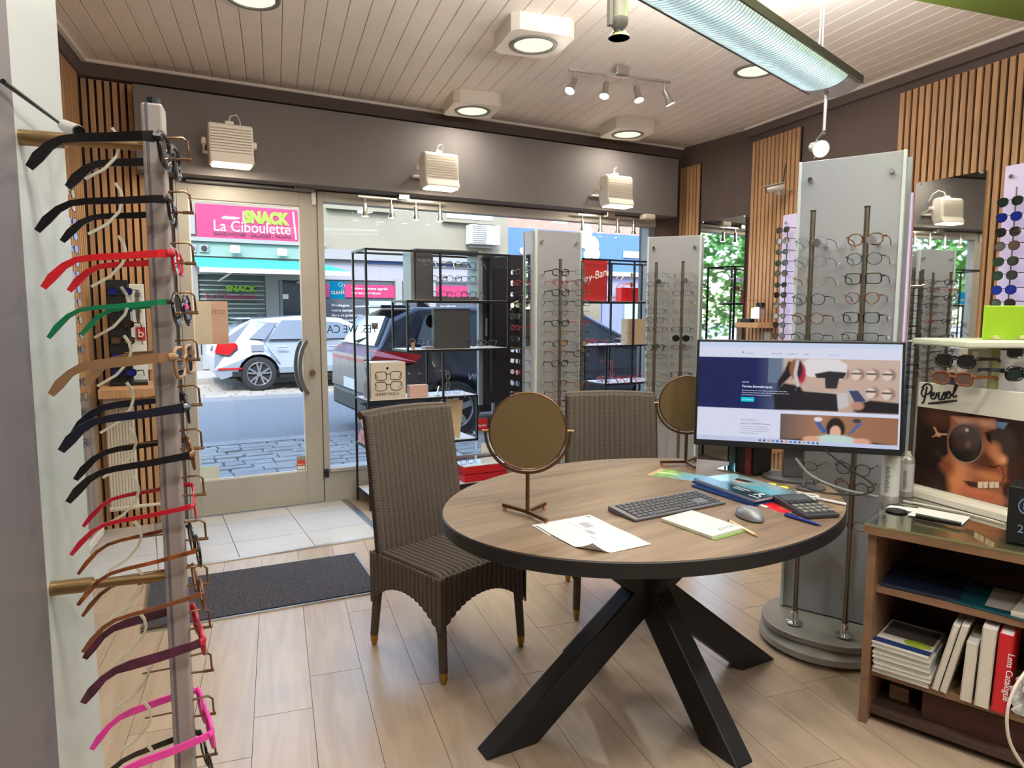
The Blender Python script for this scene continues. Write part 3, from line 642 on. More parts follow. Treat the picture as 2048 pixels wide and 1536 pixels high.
def _hub(name, parent):
    o = bpy.data.objects.new(name, None); COL.objects.link(o); o.parent = parent; o.empty_display_size = .05; return o
def car(name, label, root_m, paint, L, H, prof, wheels, wr, hw=.89, roofw=.60, belt=.93, wins=(), rear=None, tail=(), extra=None, nsp=5, twin=True):
    c = thing(name, label, 'car', M=root_m)
    def wy(z): return hw-.05*max(0, (.45-z)/.45) if z < belt else hw - .04 - (hw-.04-roofw)*min(1, (z-belt)/(H-belt))
    # silhouette with wheel arches cut out
    out = []; bot = .24
    for wx in wheels:
        ra = wr+.05; out += [(wx+ra*math.cos(PI-t), wr+ra*math.sin(PI-t)) for t in [PI*i/10 for i in range(11)] if wr+ra*math.sin(PI-t) >= bot-.02]
    pts = [p for p in prof[:1]] + out + list(prof[1:])
    n = len(pts); lay = []
    for sgn, ins in ((-1, 0), (1, 0)): lay.append([(x, sgn*wy(z), z) for x, z in pts])
    b = MB(); b.add(lay[0]+lay[1], [tuple(range(n)), tuple(range(2*n-1, n-1, -1))] + [(i, n+i, n+(i+1) % n, (i+1) % n) for i in range(n)])
    ob = b.build('body', paint, c); tb = bmesh.new(); tb.from_mesh(ob.data)
    bmesh.ops.triangulate(tb, faces=[q for q in tb.faces if len(q.verts) > 4], ngon_method='EAR_CLIP'); tb.to_mesh(ob.data); tb.free()
    md2 = ob.modifiers.new('bevel', 'BEVEL'); md2.width = .05; md2.segments = 3; md2.limit_method = 'ANGLE'; md2.angle_limit = .75
    MB().box((L/2, 0, .42), (L*.86, hw*1.5, .36)).build('underbody', m_drk, c)
    for sgn in (-1, 1):
        for nm, poly, mm in wins:
            v = [(x, sgn*(wy(z)+.006), z) for x, z in poly]; v2 = [(x, sgn*(wy(z)-.02), z) for x, z in poly]; k = len(v)
            MB().add(v+v2, [tuple(range(k)), tuple(range(2*k-1, k-1, -1))] + [(i, k+i, k+(i+1) % k, (i+1) % k) for i in range(k)]).build(nm, mm, c)
        for wx in wheels: spoke_wheel(c, wx, sgn*(hw-.10), wr, wr, sgn, nsp, twin)
    if rear:
        for nm, (x0, z0, w0), (x1, z1, w1), mm in rear:
            d = Vector((x1-x0, 0, z1-z0)).normalized(); nn = Vector((-abs(d.z), 0, abs(d.x)*(1 if x1 > x0 else -1)))*.014
            v = [Vector((x0, -w0, z0)), Vector((x0, w0, z0)), Vector((x1, w1, z1)), Vector((x1, -w1, z1))]
            MB().add([p+nn for p in v]+[p-nn*2 for p in v], [(0, 1, 2, 3), (7, 6, 5, 4), (0, 4, 5, 1), (1, 5, 6, 2), (2, 6, 7, 3), (3, 7, 4, 0)]).build(nm, mm, c)
    for sgn in (-1, 1):
        for poly in tail:
            v = [(x, sgn*(wy(z)+.008 if x > .12 else wy(z)-.02), z) for x, z in poly]; v2 = [(x, sgn*(wy(z)-.25), z) for x, z in poly]; k = len(v)
            MB().add(v+v2, [tuple(range(k)), tuple(range(2*k-1, k-1, -1))] + [(i, k+i, k+(i+1) % k, (i+1) % k) for i in range(k)]).build('tail_light', m_redl, c)
        MB().box((L*.66, sgn*(hw+.09), belt+.05), (.12, .18, .13)).build('wing_mirror', paint, c, bevel=.03)
    if extra: extra(c, wy)
    return c
def handles(xs, z, m):
    def f(c, wy):
        for sgn in (-1, 1):
            for x in xs: MB().box((x, sgn*(wy(z)+.015), z), (.2, .03, .035)).build('door_handle', m, c, bevel=.01)
    return f
hatch = [(.14, .24), (4.22, .24), (4.34, .42), (4.30, .62), (4.12, .76), (3.25, .97), (2.45, 1.38), (1.7, 1.43), (.75, 1.36), (.42, 1.20), (.22, 1.0), (.10, .93), (.03, .66), (.02, .42)]
hwins = [('side_window', [(1.95, .98), (2.98, .98), (2.42, 1.29), (1.95, 1.33)], m_cglass), ('side_window', [(1.0, .98), (1.88, .98), (1.88, 1.34), (1.3, 1.34)], m_cglass), ('quarter_window', [(.66, 1.0), (.95, .98), (1.2, 1.3), (1.0, 1.28)], m_cglass),
         ('door_seam', [(1.91, .3), (1.918, .3), (1.918, .95), (1.91, .95)], m_drk), ('door_seam', [(.98, .82), (1.2, .5), (1.21, .5), (.99, .82)], m_drk), ('sill_trim', [(1.2, .24), (3.0, .24), (3.0, .30), (1.2, .30)], m_drk)]
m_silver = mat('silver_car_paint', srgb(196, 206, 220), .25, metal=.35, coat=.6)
nside = 13.75
sr = FS(424, 720, nside)[0]
mw = frame_matrix(F(sr, nside+.89, -.125), DF, NF, (0, 0, 1))
def silver_extra(c, wy):
    handles((1.25, 2.2), .83, m_silver)(c, wy)
    MB().box((.02, 0, .80), (.03, .5, .12)).build('number_plate', m_wlet, c)
    MB().box((.62, 0, 1.37), (.26, 1.05, .03)).build('spoiler', m_silver, c, bevel=.01)
    MB().add([(.95, -.02, 1.41), (1.12, -.02, 1.41), (.95, -.02, 1.48), (.95, .02, 1.41), (1.12, .02, 1.41), (.95, .02, 1.48)], [(0, 1, 2), (5, 4, 3), (0, 3, 4, 1), (1, 4, 5, 2), (2, 5, 3, 0)]).build('antenna', m_drk, c)
    for s_ in (-1, 1):
        MB().box((.3, s_*(wy(.42)+.0), .44), (.42, .03, .035)).build('reflector', m_redl, c); MB().box((.42, s_*(wy(.36)), .34), (.16, .03, .1)).build('bumper_vent', m_drk, c)
        MB().box((.8, s_*(wy(.85)+.002), .82), (.24, .012, .13)).build('fuel_flap' if s_ < 0 else 'panel', m_silver, c, bevel=.004)
car('silver_hatchback', 'silver hatchback car parked across the street in the sun', mw, m_silver, 4.34, 1.43, hatch, (.82, 3.45), .325, wins=hwins,
    rear=[('rear_window', (.30, 1.04, .62), (.70, 1.33, .5), m_cglass)], tail=[[(.04, .74), (.30, .70), (.46, .86), (.42, .92), (.10, .91)]], extra=silver_extra)
# dark blue car on the near side, seen through the shelving
KX = 1.16
suv = [(.16, .28), (4.3, .28), (4.45, .5), (4.42, .78), (4.2, .92), (3.35, 1.06), (2.6, 1.5), (1.8, 1.58), (.55, 1.55), (.28, 1.42), (.14, 1.12), (.02, .98), (.0, .55)]
suv = [(x*KX, z) for x, z in suv]
swins = [('side_window', [(2.0, 1.07), (3.1, 1.07), (2.55, 1.42), (2.0, 1.47)], m_cglass), ('side_window', [(1.0, 1.07), (1.93, 1.07), (1.93, 1.48), (1.1, 1.46)], m_cglass), ('quarter_window', [(.5, 1.12), (.93, 1.07), (1.0, 1.42), (.62, 1.40)], m_cglass),
         ('door_seam', [(1.95, .35), (1.96, .35), (1.96, 1.05), (1.95, 1.05)], m_drk), ('wheel_arch_trim', [(1.3, .28), (3.0, .28), (3.0, .40), (1.3, .40)], m_drk)]
swins = [(a, [(x*KX, z) for x, z in b], c) for a, b, c in swins]
m_navy = mat('dark_blue_car_paint', srgb(16, 20, 50), .35, coat=.25)
nside2 = 7.55; sr2 = FS(716, 760, nside2+.5)[0]
mw2 = frame_matrix(F(sr2, nside2+.9, -.12), DF, NF, (0, 0, 1))
def suv_extra(c, wy):
    handles((1.6, 2.7), .93, m_chrome)(c, wy)
    MB().box((.42, 0, 1.56), (.36, 1.15, .035)).build('spoiler', m_navy, c, bevel=.012)
    MB().box((-.005, 0, .93), (.03, 1.45, .045)).build('light_bar', m_redl, c)
    MB().box((.02, 0, .62), (.04, .52, .13)).build('number_plate', m_wlet, c)
    MB().box((.05, 0, .42), (.14, 1.5, .25)).build('bumper', m_drk, c, bevel=.04)
    MB().bar((.1, .1, 1.12), (.18, -.35, 1.2), .02).build('wiper', m_drk, c)
    MB().add([(.9, -.02, 1.56), (1.08, -.02, 1.56), (.9, -.02, 1.66), (.9, .02, 1.56), (1.08, .02, 1.56), (.9, .02, 1.66)], [(0, 1, 2), (5, 4, 3), (0, 3, 4, 1), (1, 4, 5, 2), (2, 5, 3, 0)]).build('antenna', m_drk, c)
car('dark_blue_suv', 'dark blue car with red tail lights parked close outside the window', mw2, m_navy, 4.45*KX, 1.58, suv, (1.05, 4.1), .335, hw=.9, belt=1.04, roofw=.62, wins=swins,
    rear=[('rear_window', (.13, 1.10, .68), (.30, 1.44, .58), mat('rear_glass_painted_sheen', srgb(150, 162, 172), .08, spec=.9))], tail=[[(.02, .86), (.55, .92), (.62, 1.0), (.10, 1.06), (.05, 1.0)]], extra=suv_extra, nsp=5, twin=False)  # pale base colour stands in for reflections on the rear window
sf3 = FS(1268, 690, 13.8)[0]
m_wcar = mat('white_car_paint', srgb(236, 238, 240), .25, coat=.6)
mw3 = frame_matrix(F(sf3-4.34, 13.8+.89, -.125), DF, NF, (0, 0, 1))
car('white_hatchback', 'white car parked across the street beyond the white display stands', mw3, m_wcar, 4.34, 1.43, hatch, (.82, 3.45), .325, wins=hwins, rear=[('rear_window', (.30, 1.04, .62), (.70, 1.33, .5), m_cglass)], tail=[[(.04, .74), (.30, .70), (.46, .86), (.42, .92), (.10, .91)]], extra=handles((1.25, 2.2), .83, m_wcar))

# ---- trees down the street, seen only in the wall mirrors
m_leaf = mat('green_leaf', _srgb0(74, 124, 46), .6, vary=.3, scale=2.5)
m_bark = mat('bark', srgb(96, 80, 66), .9, vary=.2, scale=9)
for i, (s_, n_, R_) in enumerate(((-3.2, 18.5, 2.4), (-9.0, 17.5, 3.0), (-15.8, 17.0, 3.2))):
    t = thing('street_tree', ['leafy green street tree nearest the snack shop, seen in the mirrors', 'leafy green street tree in the middle of the row, seen in a mirror', 'leafy green street tree furthest down the row, seen in a mirror'][i], 'tree', F(s_, n_, -.02), group='street trees reflected in the wall mirrors')
    MB().cyl((0, 0, 0), (.1, .05, 1.9), .17, .11, 10).build('trunk', m_bark, t, smooth=True)
    lf = MB(); rt = random.Random(20+i)
    for k in range(4200):
        u = Vector((rt.gauss(0, 1), rt.gauss(0, 1), rt.gauss(0, .8))).normalized()*(R_*rt.uniform(.45, 1)**.6); p = Vector((0, 0, 2.7)) + Vector((u.x, u.y, u.z*.8))
        a = Vector((rt.uniform(-1, 1), rt.uniform(-1, 1), rt.uniform(-.6, .6))).normalized(); b = a.cross(Vector((rt.uniform(-1, 1), rt.uniform(-1, 1), 1))).normalized(); l = rt.uniform(.10, .2)
        lf.add([p-a*l, p+b*l*.5, p+a*l, p-b*l*.5], [(0, 1, 2, 3)])
    o = lf.build('crown', m_leaf, t); o['kind'] = 'stuff'
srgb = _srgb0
m_wlet = mat('white_card', srgb(240, 240, 238), .55)
# ================================================================ lamps and ceiling fittings
m_lampw = mat('lamp_white', srgb(222, 214, 200), .5); m_lampg = mat('lamp_grey', srgb(120, 118, 112), .45)
g_warm = glow('warm_bulb', (1, .82, .55), 9); g_hot = glow('spot_bulb', (1, .93, .82), 16); g_dl = glow('downlight_reflector', (1, .93, .62), .8)
m_refl = mat('downlight_inner', srgb(236, 224, 150), .4)
# recessed downlights, some in square white housings
dl = [(505, -3, 0, 'round recessed ceiling lamp at left, cut by the picture top'), (1067, 90, 1, 'round ceiling lamp in a square white housing left of the hanging spot'), (945, 222, 1, 'round ceiling lamp in a square housing above the middle floodlight'), (1255, 269, 1, 'round ceiling lamp in a square housing below the four spot ceiling rail'), (1510, 142, 0, 'round recessed ceiling lamp beside the fluorescent pendant')]
for x, y, boxed, lab in dl:
    zb = ZC-.085 if boxed else ZC-.004; p = G(x, y, zb); t = thing('ceiling_downlight', lab, 'lamp', (p.x, p.y, zb), 0, 'downlights in the ceiling')
    R = .128
    if boxed:
        h = MB(); n = 28; hs = .17
        sq = []
        for i in range(n):
            a = 2*PI*i/n; c, s_ = math.cos(a), math.sin(a); k = hs/max(abs(c), abs(s_)); sq.append((c*k, s_*k))
        ci = [(.105*math.cos(2*PI*i/n), .105*math.sin(2*PI*i/n)) for i in range(n)]
        h.add([(a, b, 0) for a, b in sq]+[(a, b, 0) for a, b in ci]+[(a, b, .085) for a, b in sq], [(i, (i+1) % n, n+(i+1) % n, n+i) for i in range(n)]+[(i, 2*n+i, 2*n+(i+1) % n, (i+1) % n) for i in range(n)])
        h.build('housing', m_lampw, t)
    MB().lathe([(.100, .004), (.104, -.006), (.122, -.006), (.128, .003), (.122, .004)], 36).build('rim', m_lampg, t, smooth=True)
    MB().lathe([(.101, .0), (.09, .045), (.06, .062), (0, .064)], 32).build('reflector', g_dl, t, smooth=True)
    MB().tube([(-.05, .02, .03), (.03, .025, .03), (.045, .01, .03), (.03, -.005, .03), (-.05, 0, .03)], .011, 8).build('bulb', g_warm, t, smooth=True)
    l = area('downlight_light', (0, 0, -.012), .17, 4, (1, .93, .82)); l.parent = t
# four-spot rails: one on the ceiling, two over the window
def spot_head(t, p, d, r=.024, ln=.06, lit=True, m=None):
    """small spot lamp head at p (top) pointing along d"""
    m = m or m_steel; d = Vector(d).normalized(); M = d.to_track_quat('Z', 'Y').to_matrix(); hd_ = MB().lathe([(0, 0), (r*.55, 0), (r*.6, .01), (r*.6, ln*.62), (r*.62, ln*.64), (r, ln), (r*.92, ln), (r*.5, ln*.7)], 18, p, M).build('spot_head', m, t, smooth=True)
    MB().lathe([(0, 0), (r*.9, 0), (r*.86, .004), (0, .006)], 18, Vector(p)+d*(ln-.004), M).build('lamp_face', g_hot if lit else mat('unlit_lens', srgb(220, 220, 214), .15), hd_)
a, b = G(1138, 139, ZC-.06), G(1340, 164, ZC-.06)
t = thing('ceiling_spot_rail', 'four spot rail on the ceiling with lit heads', 'lamp')
MB().bar(a, b, .014, .014).build('rail', m_steel, t)
c = (a+b)/2; MB().box((c.x, c.y, ZC-.035), (.085, .06, .05), rz=math.atan2(b.y-a.y, b.x-a.x)).build('canopy', m_steel, t, bevel=.006)
for k, (dx, dy) in zip((.055, .36, .655, .94), ((-.55, -.35), (-.3, -.3), (.05, -.35), (.5, -.1))):
    q = a+(b-a)*k; MB().cyl(q, q-Vector((0, 0, .055)), .005).build('stem', m_steel, t)
    spot_head(t, q-Vector((0, 0, .05)), (dx, dy, -1), r=.03, ln=.095)
    sp = area('spot_light', q-Vector((-dx*.14, -dy*.14, .17)), .05, 2, (1, .9, .76), (dx, dy, -1)); sp.parent = t
for nm, (x0, y0), (x1, y1), heads in (('left', (716, 388), (890, 398), ((730, 420), (783, 424), (832, 430), (880, 433))), ('right', (1156, 424), (1278, 437), ((1165, 453), (1200, 456), (1235, 458), (1267, 460)))):
    n_ = 4.68; z_ = 2.175; s0 = FS(x0, y0, n_)[0]; s1 = FS(x1, y1, n_)[0]
    n_ = 4.84; s0 = FS(x0, y0, n_)[0]; s1 = FS(x1, y1, n_)[0]
    t = thing('window_spot_rail', 'slim steel rail of four small spots above the %s' % ('black shelving next to the door' if nm == 'left' else 'window end at the corner'), 'lamp', group='spot rails above the shop window')
    MB().bar(F(s0, n_, z_), F(s1, n_, z_), .012).build('rail', m_steel, t)
    cs = (s0+s1)/2; fbar(cs-.04, 2.172, cs+.04, 2.21, n_-.03, n_+.03, 'canopy', m_steel, t)
    for hx, hy in heads:
        s_ = FS(hx, hy, n_)[0]; MB().cyl(F(s_, n_, z_), F(s_, n_, z_-.05), .004).build('stem', m_steel, t); spot_head(t, F(s_, n_, z_-.045), (0, 0, -1), r=.026, ln=.09)
# floodlights on the header
for i, (x, y, lab) in enumerate(((460, 292, 'white square floodlight above the shop door'), (876, 343, 'white square floodlight in the middle of the header box'), (1229, 383, 'white square floodlight at the corner end of the header box'))):
    n_ = 4.60; s_, z_ = FS(x, y, n_); t = thing('wall_floodlight', lab, 'lamp', F(s_, n_, z_), RZF, 'white floodlights on the header box')
    tilt = Matrix.Rotation(math.radians(14), 3, 'X')
    b = MB(); prof = [(-.055, .118), (-.075, .10), (-.08, .03), (-.085, -.06), (-.11, -.12), (.02, -.125), (.045, -.06), (.045, .09), (.02, .118)]
    b.prism([(p[0], p[1]) for p in prof], .25, (.125, 0, 0), (0, 1, 0), (0, 0, 1)); 
    bo = b.build('body', m_lampw, t, bevel=.012)
    xs = [v.co.x for v in bo.data.vertices]; off = -(max(xs)+min(xs))/2
    for v in bo.data.vertices: v.co.x += off
    gm = MB()
    for k in range(9): gm.box((0, -.088-.002*abs(k-4)*.1, .085-k*.017), (.23, .004, .004))
    o = gm.build('cooling_ribs', m_lampw, t); o['kind'] = 'stuff'
    MB().box((0, -.045, -.127), (.215, .115, .008)).build('glass', glow('flood_glass', (1, .86, .62), 5.), t)
    MB().box((0, .0, .125), (.05, .04, .035)).build('connector', m_lampw, t, bevel=.005)
    for sg in (-1, 1): MB().box((sg*.142, .03, .02), (.03, .045, .04)).build('pivot', m_lampw, t, bevel=.008)
    MB().tube([(-.14, .03, .02), (-.14, .14, -.02), (.14, .14, -.02), (.14, .03, .02)], .011, 6).build('bracket', m_lampw, t)
    MB().tube([(0, .01, .14), (.01, .02, .18), (.05, .05, .20), (.075, .09, .17), (.08, .13, .10)], .004, 6).build('cable', m_lampw, t)
    l = area('flood_light', (0, -.05, -.14), .16, 3.5, (1, .88, .7), (0, .25, -1)); l.parent = t; l.rotation_euler = Vector((0, .2, -1)).to_track_quat('-Z', 'Y').to_euler()
# long fluorescent pendant
e1 = Vector((2.285, 2.44, 2.3)); dl_ = Vector((-.896, -.443, 0)); LN = 2.1; ctr = e1 + dl_*(LN/2)
t = thing('fluorescent_pendant', 'long fluorescent pendant with ribbed glowing louvre', 'lamp', M=frame_matrix(ctr, -dl_, Vector((0, 0, 1)).cross(-dl_), (0, 0, 1)))
b = MB(); hwid = .105
arc = [(hwid*math.sin(q), .03 - .045*math.cos(q)) for q in [(-PI/2 + PI*i/10) for i in range(11)]]
for x0, x1 in ((LN/2-.14, LN/2), (-LN/2, -LN/2+.14)):
    v = [(x, y, z) for x in (x0, x1) for y, z in arc]; n = 11
    MB().add(v, [(i, i+1, n+i+1, n+i) for i in range(n-1)]+[tuple(range(n)), tuple(range(2*n-1, n-1, -1)), (0, n, 2*n-1, n-1)]).build('end_cap', mat('pendant_grey', srgb(180, 186, 190), .4), t)
for sg in (-1, 1): MB().box((0, sg*(hwid+.004), .032), (LN, .008, .03)).build('side_rail', mat('pendant_edge', srgb(86, 84, 80), .4, metal=.5), t)
MB().box((0, 0, .052), (LN, hwid*1.0, .008)).build('top_tray', MATS['pendant_edge'], t)
for sg in (-.045, .045): MB().cyl((-LN/2+.15, sg, .025), (LN/2-.15, sg, .025), .013, n=12).build('tube', glow('cool_tube', (.75, .95, 1), 5), t, smooth=True)
MB().box((0, 0, .044), (LN-.28, hwid*1.7, .003)).build('glow_reflector', glow('pendant_glow', (.78, .95, 1), .75), t)
lou = MB(); k = 0; x = -LN/2+.15
while x < LN/2-.14:
    v = [(xx, y, z) for xx in (x, x+.004) for y, z in arc]; n = 11
    lou.add(v, [(i, i+1, n+i+1, n+i) for i in range(n-1)]+[tuple(range(n)), tuple(range(2*n-1, n-1, -1))]); x += .019
o = lou.build('louvre_fins', mat('louvre_white', srgb(236, 244, 246), .35), t); o['kind'] = 'stuff'
l = area('fluorescent_light', (0, 0, -.03), LN-.3, 1.5, (.9, .97, 1), sy=.15); l.parent = t
l = area('ceiling_fill_uplight', (0, 0, .07), LN-.3, 62, (1, .98, .97), (0, 0, 1), sy=.12); l.parent = t  # uplight added over the tray to brighten the ceiling
q = MB(); m_wire = mat('clear_wire', srgb(150, 150, 140), .4)
for sg in (-.006, .008): MB().cyl((LN/2-.17, sg, .06), (LN/2-.17, sg*.5, ZC-2.3), .0022, n=5).build('suspension_wire', m_wire, t)
MB().cyl((-LN/2+.2, 0, .06), (-LN/2+.2, 0, ZC-2.3), .0022, n=5).build('suspension_wire', m_wire, t)
MB().box((LN/2-.17, 0, .10), (.03, .022, .08)).build('cable_gripper', m_lampg, t, bevel=.004)
# spot hanging from the pendant end
MB().cyl((LN/2-.09, .0, -.01), (LN/2-.095, 0, -.17), .008, n=8).build('spot_stem', m_steel, t)
pp = Vector((LN/2-.1, 0, -.18)); wdir = Vector((-.35, -1.0, -.35)); Mi = t.matrix_basis.to_3x3().inverted(); ld = Mi @ wdir
MB().tube([pp, pp+Vector((.02, .03, -.02)), pp+Vector((0, .035, -.06))], .009, 6).build('spot_bracket', m_lampg, t)
spot_head(t, pp+Vector((0, .03, -.055))-ld.normalized()*.03, ld, r=.036, ln=.085, m=mat('green_grey_spot', srgb(150, 160, 146), .4))
MB().tube([pp+Vector((.02, .02, 0)), pp+Vector((.06, .04, .0)), pp+Vector((.07, .05, -.05)), pp+Vector((.04, .05, -.09))], .003, 5).build('spot_cable', m_lampw, t)
# dark spot near the top edge
p = AT(1238, 70, 2.25); t = thing('hanging_spot', 'unlit dark grey spot lamp hanging at the top edge of the picture', 'lamp', p)
MB().lathe([(.036, -.01), (.03, .0), (.018, .012), (.012, .02)], 20).build('reflector', m_chrome, t, smooth=True)
MB().lathe([(0, -.004), (.034, -.006), (.034, -.01), (0, -.01)], 20).build('lens', mat('unlit_lens', srgb(220, 220, 214), .15), t)
MB().lathe([(.016, .015), (.028, .03), (.03, .05), (.026, .055), (.026, .14), (0, .145)], 18).build('body', m_lampg, t, smooth=True)
MB().box((-.034, 0, .07), (.012, .02, .09)).build('yoke', m_lampg, t); MB().cyl((0, 0, .14), (0, 0, ZC-p.z), .01, n=8).build('stem', m_lampg, t)
# security cameras
def cctv(p, d, label, arm):
    t = thing('security_camera', label, 'camera', M=frame_matrix(p, Vector(d), Vector((0, 0, 1)).cross(Vector(d)), Vector(d).cross(Vector((0, 0, 1)).cross(Vector(d)))))
    MB().lathe([(0, -.07), (.024, -.068), (.026, -.06), (.026, .05), (.024, .055), (.0, .056)], 20, (0, 0, 0), Matrix.Rotation(PI/2, 3, 'Y')).build('body', mat('camera_silver', srgb(196, 190, 182), .35, metal=.3), t, smooth=True)
    MB().box((.012, 0, .027), (.15, .056, .006)).build('sun_shield', MATS['camera_silver'], t, bevel=.002)
    MB().cyl((.05, 0, 0), (.06, 0, 0), .021, n=18).build('lens', mat('camera_lens', srgb(14, 14, 18), .08), t)
    MB().cyl((-.06, 0, .015), (-.10, 0, .16), .0055, .004, 8).build('antenna', m_black, t)
    a = t.matrix_basis.inverted() @ Vector(arm); MB().tube([(-.02, 0, -.025), (-.02, 0, -.05), tuple(a.lerp(Vector((-.02, 0, -.05)), .2)), tuple(a)], .008, 6).build('bracket', MATS['camera_silver'], t)
    return t
pB = onB(1583, 380); cctv(pB+nB*.16+Vector((0, 0, .0)), nB*.75+Vector((-.3, .75, -.22)), 'small silver security camera with antenna on the right wall', pB+nB*(-.01))
def onpan(x, y, X): d = ray(x, y); return CAM + d*(X/d.x)
pc = onpan(141, 256, -.262); t = thing('security_camera', 'silver security camera with long black antenna at upper left', 'camera', pc)
dcam = (onpan(164, 264, -.240)-onpan(118, 246, -.278)).normalized(); t.matrix_basis = frame_matrix(pc, dcam, Vector((0, 0, 1)).cross(dcam), dcam.cross(Vector((0, 0, 1)).cross(dcam)))
MB().lathe([(0, -.024), (.007, -.023), (.0085, -.016), (.0085, .022), (.0, .023)], 18, (0, 0, 0), Matrix.Rotation(PI/2, 3, 'Y')).build('body', MATS['camera_silver'], t, smooth=True)
MB().cyl((.021, 0, 0), (.026, 0, 0), .0075, n=16).build('lens', MATS['camera_lens'], t)
ai = t.matrix_basis.inverted(); MB().cyl(ai @ onpan(116, 244, -.275), ai @ onpan(6, 163, -.285), .0022, .0032, 8).build('antenna', m_black, t)
MB().tube([(-.008, 0, -.006), (-.010, 0, -.016), ai @ (onpan(136, 285, -.297))], .003, 6).build('bracket', MATS['camera_silver'], t)
# ================================================================ eyewear
m_lens = glassmat('clear_lens', (.97, .98, .98), refl=.07)
m_lensb = glassmat('bright_demo_lens', (.9, .92, .92), refl=.3)
m_sun = mat('dark_sun_lens', srgb(26, 28, 30), .06, spec=.9); m_sung = mat('green_sun_lens', srgb(30, 46, 40), .06, spec=.9)
m_sunb = mat('brown_sun_lens', srgb(92, 70, 62), .06, spec=.8); m_mirl = mat('mirror_lens', srgb(200, 205, 208), .12, metal=.9)
m_blul = mat('blue_mirror_lens', srgb(40, 60, 190), .1, metal=.6)
def acet(name, rgb, rough=.2): return mat('acetate_'+name, srgb(*rgb), rough, spec=.6)
A_BLK = acet('black', (20, 18, 20)); A_RED = acet('red', (206, 36, 44)); A_GRN = acet('green', (24, 128, 84)); A_TAN = acet('tan', (150, 116, 84)); A_NVY = acet('navy', (26, 28, 44))
A_BRN = acet('brown', (112, 64, 34)); A_PNK = acet('pink', (230, 62, 160)); A_GRY = acet('grey', (90, 90, 96)); A_WHT = acet('white', (232, 232, 230)); A_CRM = acet('crimson', (176, 24, 44)); A_ORG = acet('orange', (196, 110, 50)); A_BLU = acet('blue', (40, 70, 130))
A_TOR = mat('tortoise', srgb(110, 56, 24), .2, vary=.9, scale=60); A_PUR = mat('marbled_purple', srgb(70, 22, 48), .2, vary=.6, scale=55)
M_GLD = mat('gold_wire', srgb(150, 122, 84), .3, metal=.7); M_SIL = mat('silver_wire', srgb(116, 116, 120), .3, metal=.7); M_GUN = mat('gunmetal_wire', srgb(44, 42, 46), .35, metal=.6)
SHP = {  # half width, half height, squareness, gap, droop, lift
    'round': (.0235, .0215, 2.0, .020, 0, 0), 'panto': (.0245, .0215, 2.3, .019, .10, 0), 'square': (.026, .0195, 4.0, .018, 0, 0), 'rect': (.0265, .0155, 4.2, .018, 0, 0),
    'oval': (.0255, .0165, 2.2, .019, 0, 0), 'cat': (.0265, .018, 2.7, .018, 0, .25), 'aviator': (.0285, .0235, 2.5, .017, .3, -.06), 'wayf': (.0275, .0205, 3.2, .019, .12, .1)}
_gl = {}
def outline(shape, sgn, n, k=1.0):
    a, b, e, gap, droop, lift = SHP[shape]; pts = []
    for i in range(n):
        t = 2*PI*i/n; c, s = math.cos(t), math.sin(t); x = a*k*math.copysign(abs(c)**(2/e), c); z = b*k*math.copysign(abs(s)**(2/e), s)
        if z < 0: x *= 1-droop*(z/b)**2*.6
        z += lift*b*max(0, x/a)*.6*(1 if z > 0 else .3)
        pts.append((sgn*(gap/2+a+x), z))
    return pts
def temple_path(sgn, x0, z0, L, drop):
    P = [(x0, .0, z0), (x0+sgn*.003, .012, z0), (x0+sgn*.004, .05, z0-.0015), (x0+sgn*.003, .085, z0-.002), (x0+sgn*.0015, L*.72, z0-.004), (x0, L*.82, z0-.012*drop), (x0-sgn*.001, L*.92, z0-.026*drop), (x0-sgn*.002, L, z0-.040*drop)]
    return P
